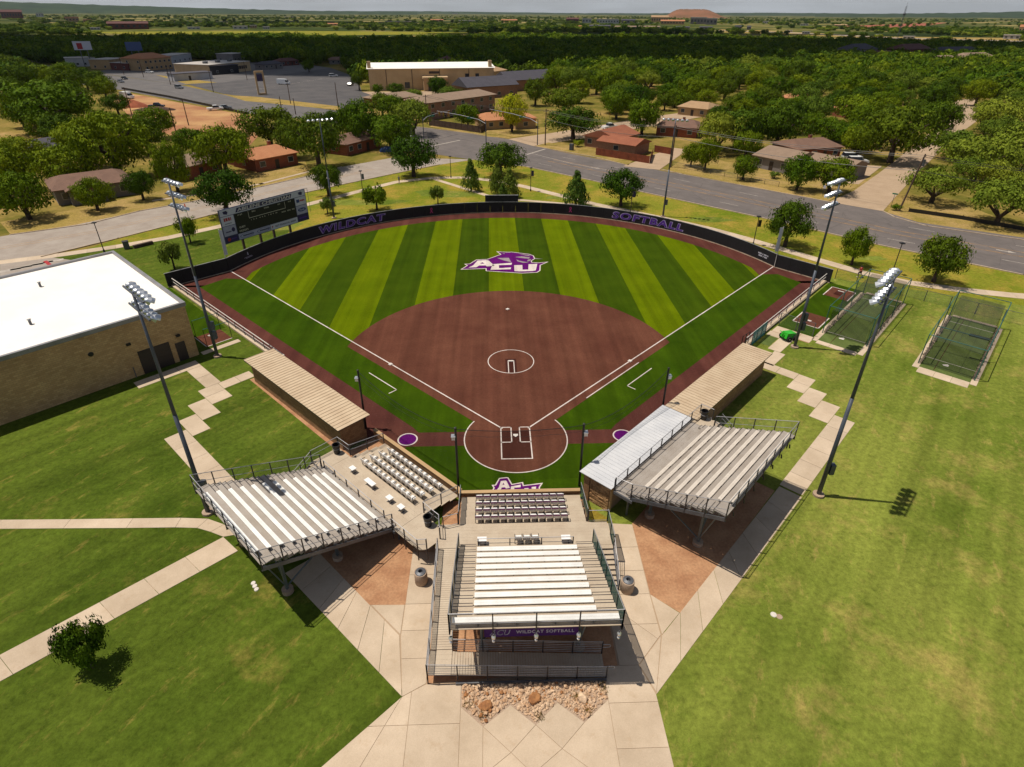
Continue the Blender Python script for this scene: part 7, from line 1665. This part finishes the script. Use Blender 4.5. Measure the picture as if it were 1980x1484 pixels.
NT = [('young_oak', (-24.88, -20.29, 3.51, 1.35), 'small dark green tree alone on the near left lawn'),
 ('sapling', (-47.71, 40.49, 4.27, 1.72), 'small tree close behind the left end of outfield wall'), ('sapling', (-50.3, 51.86, 4.23, 1.67), 'small tree left of the scoreboard with slim trunk'), ('sapling', (-32.03, 67.31, 2.96, 1.53), 'little tree beside the far left floodlight mast'),
 ('sapling', (-23.43, 69.78, 4.45, 2.44), 'small vase-shaped tree behind the word WILDCAT'), ('sapling', (-12.23, 73.39, 3.68, 1.51), 'thin little tree left of the batter eye'), ('oak', (-19.36, 95.7, 8.92, 6.10), 'broad oak on the path left of the intersection'), ('oak', (0.34, 96.35, 7.35, 6.03), 'broad oak behind the batter eye near the intersection'),
 ('cypress', (-6.04, 82.9, 6.28, 2.16), 'conical tree left of the batter eye'), ('cypress', (-0.68, 79.96, 6.38, 1.91), 'slim conical tree right behind the batter eye'), ('cypress', (1.8, 77.96, 5.51, 2.30), 'bushy conical tree right of the batter eye'), ('cypress', (0.39, 75.71, 3.05, 1.33), 'short conical tree touching the batter eye'), ('cypress', (14.43, 71.8, 6.37, 2.70), 'conical tree between batter eye and the word SOFTBALL'),
 ('oak', (23.09, 71.28, 7.13, 4.40), 'round oak behind the word SOFTBALL'), ('oak', (-34.74, 79.81, 6.62, 3.67), 'round oak beside the scoreboard right edge'), ('oak', (-50.42, 67.68, 8.19, 5.71), 'large dense oak directly behind the scoreboard'),
 ('oak', (45.04, 48, 7.57, 3.90), 'oak beside the right foul pole'), ('elm', (51.5, 39.77, 6.07, 2.38), 'slim tree between the right foul pole and rightmost oak'), ('oak', (59.53, 33.13, 6.79, 3.61), 'oak nearest the right edge by the path'),
 ('elm', (-84.1, 64.93, 8.74, 5.62), 'broad light green tree at the left edge across the road'), ('elm', (-75.1, 70.15, 6.35, 3.76), 'round tree before the ranch house'), ('oak', (-70.38, 77.44, 5.88, 3.26), 'dark tree right of the ranch house'), ('elm', (-66.22, 83.19, 10.56, 4.26), 'tall tree between ranch house and scoreboard'), ('elm', (-61.96, 98.38, 11.12, 6.97), 'big tree left of the orange-roofed brick house'),
 ('oak', (-62, 130.12, 10.81, 8.81), 'wide tree behind the orange-roofed brick house'), ('oak', (-42.73, 104.83, 12.56, 7.66), 'dense dark tree right of the orange-roofed brick house'), ('elm', (-37.27, 129.81, 12.75, 6.55), 'tall tree at the left side of the intersection'), ('elm', (-28.48, 124.77, 9.60, 6.95), 'leaning tree right above the brick house at intersection'), ('mesquite', (-25.06, 147.91, 10.40, 6.89), 'pale green tree before the apartment wing'),
 ('elm', (-84.66, 95.35, 14.27, 9.21), 'very large tree above the ranch house'), ('elm', (-78.73, 120.13, 6.96, 5.36), 'tree beside the building site front'), ('elm', (-133.39, 152.5, 15.41, 14.91), 'huge bright tree cluster at the upper left'), ('elm', (-114.89, 108.69, 6.86, 6.84), 'tree at the left edge above the road'), ('oak', (-118.57, 132.99, 8.53, 6.42), 'rounded tree below the huge upper left one'), ('oak', (-89.99, 120.28, 9.40, 5.35), 'tree at the lower edge of the building site'),
 ('yellow', (4.87, 152.99, 11.26, 5.00), 'yellow-green tree at the far corner of the intersection'), ('elm', (-9.04, 160.72, 7.71, 4.67), 'bushy tree over the dark board fence'), ('oak', (22.43, 140.65, 9.20, 8.53), 'dark broad tree at the right corner of the intersection'), ('oak', (25.05, 189.52, 9.69, 9.09), 'round dark tree behind the signal corner'), ('oak', (16.22, 213.07, 10.34, 5.79), 'dark tree beside the slate-roofed halls'), ('elm', (34.91, 220.83, 9.68, 5.54), 'tree right of the slate-roofed halls'),
 ('oak', (-63.71, 267.07, 9.52, 4.17), 'column-like dark tree at the church hall corner'), ('sapling', (-51.39, 245.04, 4.81, 2.52), 'little round tree before the church hall, left one'), ('oak', (-43.42, 245.06, 5.43, 4.36), 'round dark tree before the church hall'), ('oak', (-23.88, 234.23, 9.45, 4.88), 'tree beside the church porch'), ('mesquite', (-33.91, 229.08, 4.58, 4.79), 'bush-like tree before the church hall'), ('mesquite', (-18.63, 227.4, 6.14, 5.42), 'grey-green tree right of the church porch'),
 ('elm', (46.78, 105.09, 5.67, 3.03), 'small tree at the driveway right of the rust-roofed house'), ('elm', (48.82, 100.69, 7.94, 3.44), 'tree by the chain link fence across right road'), ('elm', (54.6, 91.56, 5.60, 3.25), 'tree before the tan corner house'), ('elm', (62.72, 82.48, 7.60, 4.38), 'bushy tree covering the tan corner house'), ('elm', (68.73, 80.7, 7.53, 4.98), 'wide tree at the side street corner'), ('oak', (98.3, 108.34, 13.29, 9.75), 'large dark tree beside the side street'), ('oak', (126.85, 135.43, 11.87, 7.26), 'dark tree over the side street bend'), ('elm', (118.51, 162.68, 10.26, 9.44), 'tall tree among the right-hand houses'), ('elm', (44.16, 147.21, 10.78, 6.31), 'tree behind the rust-roofed house'), ('oak', (64.84, 124.94, 11.18, 8.50), 'large tree group left of the tan corner house'), ('oak', (76.28, 124.8, 11.83, 7.80), 'large dark tree behind the tan corner house'),
 ('mesquite', (85.31, 72.59, 7.00, 6.16), 'spreading mesquite at the side street corner on the right'), ('mesquite', (87.64, 58.32, 8.15, 6.43), 'spreading mesquite at the right edge by the road'), ('mesquite', (106.15, 89.73, 9.72, 8.71), 'spreading mesquite in the right thicket'), ('mesquite', (123.4, 99.5, 10.52, 9.30), 'tall mesquite at the right edge'), ('mesquite', (154.36, 146.09, 10.64, 9.60), 'mesquite further up the side street'), ('mesquite', (116.18, 111.09, 7.52, 6.63), 'mesquite beside the side street kerb'), ('elm', (196.32, 212.72, 10.57, 6.35), 'bright tree at the head of the side street'),
 ('oak', (-235.31, 329.29, 8.25, 6.62), 'round dark tree by the far left shops'), ('oak', (-178.56, 256.25, 9.51, 6.56), 'dark spreading tree by the upper left road'), ('elm', (-112.5, 364.25, 7.39, 4.13), 'bright small tree at the back of the parking lot'), ('elm', (-42.41, 365.47, 9.15, 8.33), 'bright round tree behind the church roof')]
CR = {}
for kd, (x, y, h_, r_), lb in NT:
    t = tree(kd, x, y, h_, r_, lb); CR.setdefault(kd, [c_ for c_ in t.children if c_.name.startswith('crown')][0])
ELMC, OAKC = CR['elm'], CR['oak']
# fill of the wooded blocks: every tree stands on its own
ROADS = [rn+[(97, 45), (86.2, 52), (72.2, 66.8), (42.5, 96.7), (10, 130.7), (-25.3, 162.8), (-36, 152), (-7.5, 114.1)], lnr[:-1]+[(-26.7, 116.2), (-50.7, 87), (-74, 61.8), (-120, 34)], [(-20, 160), (-57.5, 203), (-118, 252), (-212, 342), (-440, 540), (-450, 495), (-230, 305), (-92, 190), (-40, 150)],
 [(64.29, 73.36), (73.76, 82.27), (106.73, 118.9), (166.41, 185.02), (184.42, 212.75), (202.75, 234.39), (221.49, 245.62), (192.91, 202.31), (165.26, 167.58), (132.13, 133.01), (93.23, 89.95), (72.99, 66.83)], [(0, 141), (10, 128), (27, 140), (62, 170), (114, 210), (104, 223), (52, 186), (16, 155)], [(-145.07, 252.43), (-57.12, 196.34), (-47.67, 234.21), (-29.58, 229.08), (2.12, 237.79), (2.66, 274.04), (-63.72, 260.75), (-83.6, 364.76), (-110.37, 412.8), (-266.85, 492.66), (-257.87, 380.31)],
 [(-162.4, 234.12), (-174.1, 266.53), (-144.82, 237.62), (-90.9, 192.6), (-73.65, 167.29), (-68.33, 130.19), (-79.57, 130.33), (-97.68, 148.65), (-121.74, 175.08)], [(27.5, 103.73), (39.04, 99.8), (54.15, 125.08), (47.85, 130.96)], [(71.96, 87.55), (78.77, 85.64), (95.28, 105.48), (93.44, 117.76)], [(0.53, 326.24), (38.65, 326.71), (53.66, 374.67), (17.02, 406.8)]]
def blocked(p, r):
    return any(inside(p, q) for q in ROADS) or any(inside(p, q) for q in OBST) or any((p[0]-x)**2+(p[1]-y)**2 < (.56*(r+s))**2 for x, y, s in TPOS)
ZN = [([(-289.35, 328.58), (-209.55, 301.53), (-163.65, 246.66), (-119.02, 169.72), (-95.37, 143.58), (-72.62, 126.72), (-57.06, 130.05), (-45.94, 108.77), (-60.2, 106.74), (-75.61, 82.15), (-96, 66.71)], 34, ('elm', 'elm', 'oak'), 'leafy block left of the building site', (5., 7.5)),
 ([(-48.39, 141.43), (-43.95, 186.15), (-30.62, 198.91), (-23.92, 169), (-25.47, 126.11), (-35.38, 119.53)], 6, ('elm', 'oak'), 'clump left of the intersection', (4., 6.)),
 ([(34.91, 220.83), (80.26, 245.32), (141.89, 245.45), (187.61, 227.38), (185.5, 212.74), (159.68, 176.61), (110.05, 124.36), (91.03, 114.57), (57.04, 110.74), (58.47, 147.06), (42.35, 170.66), (33.94, 198.67)], 74, ('elm', 'elm', 'oak', 'mesquite'), 'gardens right of the intersection', (4.2, 6.4)),
 ([(29.3, 303.79), (104.19, 333.73), (184.07, 334.78), (230.59, 292.42), (205.28, 238.04), (187.61, 227.38), (141.89, 245.45), (80.26, 245.32), (34.91, 220.83), (25.23, 256.98)], 90, ('elm', 'elm', 'oak', 'mesquite'), 'wooded block right of church', (5.2, 8.2)),
 ([(219.52, 238.05), (268.56, 257.85), (97.12, 56.66), (90.77, 71.38), (83.86, 75.25), (105.64, 105.32), (131.81, 131.46)], 34, ('mesquite',), 'thicket right of side street', (3.6, 5.5)),
 ([(-123.21, 395.16), (-92.87, 413.21), (36.47, 386.13), (55.28, 503.75), (-149.35, 509.52)], 34, ('oak', 'oak', 'elm'), 'row behind the church hall', (5., 7.)),
 ([(-347.41, 407.22), (-279.36, 400.16), (-225.52, 329.42), (-268.96, 300.97)], 8, ('oak', 'elm'), 'group at the upper left road', (5., 7.))]
for poly, n, kinds, lb, (ra, rb) in ZN:
    x0, x1 = min(p[0] for p in poly), max(p[0] for p in poly); y0, y1 = min(p[1] for p in poly), max(p[1] for p in poly); k = 0; tr = 0
    while k < n and tr < 6000:
        tr += 1; p = (rng.uniform(x0, x1), rng.uniform(y0, y1)); r_ = rng.uniform(ra, rb)
        if not inside(p, poly) or blocked(p, r_*.8): continue
        kd = rng.choice(kinds); tx, ty = (p[0]-x0)/(x1-x0), (p[1]-y0)/(y1-y0)
        look = {'oak': 'dark round', 'elm': 'bright green', 'mesquite': 'pale spreading'}[kd]+(' tall' if r_ > ra+.62*(rb-ra) else ' small' if r_ < ra+.3*(rb-ra) else '')
        where = '%s %s' % (('nearest', 'near', 'middle', 'far', 'farthest')[min(4, int(ty*5))], ('left', 'centre-left', 'centre', 'centre-right', 'right')[min(4, int(tx*5))])
        tree(kd, p[0], p[1], r_*rng.uniform(1.35, 1.75), r_, look+' tree, '+where+' of '+lb, lb); k += 1
same = {}
for o in list(COL.objects):
    if o.parent is None and o.get('category') in ('tree', 'car'): same.setdefault(o['label'], []).append(o)
for lb, os_ in same.items():
    if len(os_) > 1:
        for i, o in enumerate(sorted(os_, key=lambda q: q.location.x/(q.location.y+45))): o['label'] = ('leftmost ', 'second-left ', 'third-left ', 'fourth-left ', 'fifth-left ', 'sixth-left ', 'seventh-left ', 'eighth-left ')[min(i, 7)]+lb
# low shrubs at houses
for p, r_, lb in (((-53.41, 106.64), 1.6, 'round shrub before the orange-roofed brick house'), ((22.39, 129.79), 1.6, 'round shrub left of the rust-roofed house'), ((62.34, 92.87), 1.4, 'dark shrub before the tan corner house'), ((75.08, 67.47), 1.0, 'weeds around the leaning utility pole')):
    tree('sapling', p[0], p[1], r_*1.1, r_, lb, None, 'shrub')

# ---------------------------------------------------------------- far woods: one mass each
def scatter_obj(name, pts, src_mesh, smin, smax, seed):
    """points carrying instances of one light crown mesh"""
    me = bpy.data.meshes.new(name); me.from_pydata(pts, [], []); o = link(name, me); tag(o, kind='stuff')
    src = src_mesh
    ng = bpy.data.node_groups.new(name, 'GeometryNodeTree'); ng.interface.new_socket('Geometry', in_out='INPUT', socket_type='NodeSocketGeometry'); ng.interface.new_socket('Geometry', in_out='OUTPUT', socket_type='NodeSocketGeometry')
    n, l = ng.nodes, ng.links; gi, go = n.new('NodeGroupInput'), n.new('NodeGroupOutput')
    ip = n.new('GeometryNodeInstanceOnPoints'); oi = n.new('GeometryNodeObjectInfo'); oi.inputs['Object'].default_value = src; oi.transform_space = 'ORIGINAL'
    rs_ = n.new('FunctionNodeRandomValue'); rs_.data_type = 'FLOAT_VECTOR'; rs_.inputs['Min'].default_value = smin; rs_.inputs['Max'].default_value = smax; rs_.inputs['Seed'].default_value = seed
    rr = n.new('FunctionNodeRandomValue'); rr.data_type = 'FLOAT_VECTOR'; rr.inputs['Min'].default_value = (0, 0, 0); rr.inputs['Max'].default_value = (0, 0, 6.28); rr.inputs['Seed'].default_value = seed+1
    l.new(gi.outputs[0], ip.inputs['Points']); l.new(oi.outputs['Geometry'], ip.inputs['Instance']); l.new(rs_.outputs[0], ip.inputs['Scale']); l.new(rr.outputs[0], ip.inputs['Rotation']); l.new(ip.outputs[0], go.inputs[0])
    md = o.modifiers.new('scatter', 'NODES'); md.node_group = ng
    return o
def far_crown(seed, mat, n_cl=26, n_lf=22, leaf=.13): return crown(seed, n_cl, n_lf, leaf, mat, 'round', .42, .08)
def src_tree(seed, mat, x, y, lb):                                # one real far tree whose crown the woods repeat
    t = thing('leafy_tree', lb, 'tree', (x, y, 0)); t.scale = (7, 7, 10.5); link('trunk', KIND['oak', 0][1], t); return link('crown', far_crown(seed, mat), t)
SRC = [src_tree(201, 'leaf_oak', 90, 395, 'dark tree at the near edge of the right far woods'), src_tree(202, 'leaf_elm', -150, 470, 'dark green tree at the near edge of the left far woods'), src_tree(203, 'leaf_mesquite', 20, 900, 'pale scrub tree alone in the far field')]
r3 = random.Random(99)
FIELD = [[(-238.69, 761.49), (-42.21, 1112.39), (211.99, 1140.82), (296.39, 1044.12), (35.78, 858.41), (-142.75, 703.84)], [(475.54, 1378.15), (657.17, 1490.37), (853.26, 1004.04), (698.13, 811.1), (523.29, 1175.64)], [(-815.13, 1274.38), (-462.48, 1326.11), (-44.19, 1170.67), (-272.76, 987.78), (-613.4, 1048.49)]]
woods = [[], [], []]; HALF = [(25.91, 295.88), (101.68, 324.46), (179.64, 325.39), (225.6, 284.87), (206.47, 238.04), (225.38, 247.57), (251.72, 238.09), (574.38, 616.75), (166.75, 564.95), (38.31, 407.28)]
xs_, ys_ = [p[0] for p in HALF], [p[1] for p in HALF]; mixed = [[], []]
for _ in range(1500):
    p = (r3.uniform(min(xs_), max(xs_)), r3.uniform(min(ys_), max(ys_)))
    if inside(p, HALF) and not any(inside(p, q) for q in ROADS) and not any(inside(p, q) for q in OBST): mixed[0 if r3.random() < .6 else 1].append(p+(0,))
def cam_ok(x, y):                                                # inside the wedge seen from the field, and a margin beside it
    return abs(math.atan2(x+1.9, y+41)-.036) < R_(50)
c = 0
while c < 7200:
    d = math.sqrt(r3.uniform(330**2, 860**2)); a = r3.uniform(R_(-52), R_(54)); x, y = d*math.sin(a), d*math.cos(a)-20; c += 1
    if any(inside((x, y), q) for q in ROADS) or any(inside((x, y), q) for q in OBST): continue
    if any(inside((x, y), q) for q in FIELD): continue
    if a < R_(-20) and d < 360+40*math.sin(a*9): continue
    woods[0 if r3.random() < .62 else 1].append((x, y, 0))
c = 0
while c < 13000:
    d = 830*(r3.random()*8+1)**.9 if r3.random() < .6 else r3.uniform(800, 1800); a = r3.uniform(R_(-52), R_(54)); x, y = d*math.sin(a), d*math.cos(a)-20; c += 1
    w = math.sin(x*.0061+1.3)+math.sin(y*.0047+x*.002)+math.sin(x*.0023-y*.0031+2)+.8*math.sin(d*.011)
    if w < r3.uniform(-1.2, 1.0) or any(inside((x, y), q) for q in FIELD): continue
    woods[2 if r3.random() < .55 else 0].append((x, y, -.5))
scatter_obj('mixed_woods', mixed[0], ELMC, (4.5, 4.5, 7), (7.5, 7.5, 11), 11); scatter_obj('mixed_woods', mixed[1], OAKC, (4.5, 4.5, 7), (7.5, 7.5, 10), 13)
scatter_obj('far_woods', woods[0], SRC[0], (5, 5, 7), (8.5, 8.5, 11.5), 1)
scatter_obj('far_woods', woods[1], SRC[1], (5, 5, 6.5), (8.5, 8.5, 11), 3)
scatter_obj('far_scrub', woods[2], SRC[2], (5, 5, 4.5), (9, 9, 8), 5)

# ---------------------------------------------------------------- drifting cumulus whose shade lies across the far woods
def cloud(cx, cy, rx, ry, seed, z=1150.):
    r2 = random.Random(seed); bm = bmesh.new(); pts = []
    for _ in range(26):
        a, q = r2.uniform(0, 6.28), math.sqrt(r2.random()); s = r2.uniform(.22, .42)
        M_ = Matrix.Translation((cx+rx*q*math.cos(a), cy+ry*q*math.sin(a), z+r2.uniform(0, 90))) @ Matrix.Diagonal((rx*s, ry*s*1.1, 70*s+60, 1))
        bmesh.ops.create_icosphere(bm, subdivisions=2, radius=1, matrix=M_)
    me = bpy.data.meshes.new('cloud'); bm.to_mesh(me); bm.free(); me.materials.append(MATS['cloud_white']); me.shade_smooth()
    tag(link('cloud', me), kind='structure')
pm('cloud_white', (.85, .85, .86, 1), (.8, .8, .82, 1), .01, 1., fine=.02)
SX, SY = SUN_DIR.x/SUN_DIR.z*1150, SUN_DIR.y/SUN_DIR.z*1150
for i, (x, y, rx, ry) in enumerate(((-330, 560, 330, 185), (-120, 500, 230, 130), (-20, 400, 170, 60), (160, 560, 260, 130), (430, 560, 240, 110), (690, 640, 240, 130), (-560, 900, 320, 120), (250, 1150, 330, 120), (-900, 2300, 700, 200))):
    cloud(x+SX, y+SY, rx, ry, 300+i)

# ---------------------------------------------------------------- air: thin summer haze round the whole scene
hzm = bpy.data.materials.new('haze_air'); hzm.use_nodes = True; hn = hzm.node_tree.nodes; hn.clear()
hv = hn.new('ShaderNodeVolumePrincipled'); hv.inputs['Color'].default_value = (.80, .88, 1.0, 1); hv.inputs['Density'].default_value = 1.5e-5; hv.inputs['Anisotropy'].default_value = .2
ho = hn.new('ShaderNodeOutputMaterial'); hzm.node_tree.links.new(hv.outputs[0], ho.inputs['Volume']); MATS['haze_air'] = hzm
tag(MB().box(-16000, -2500, -4, 16000, 16500, 260).build('haze', 'haze_air'), kind='stuff')
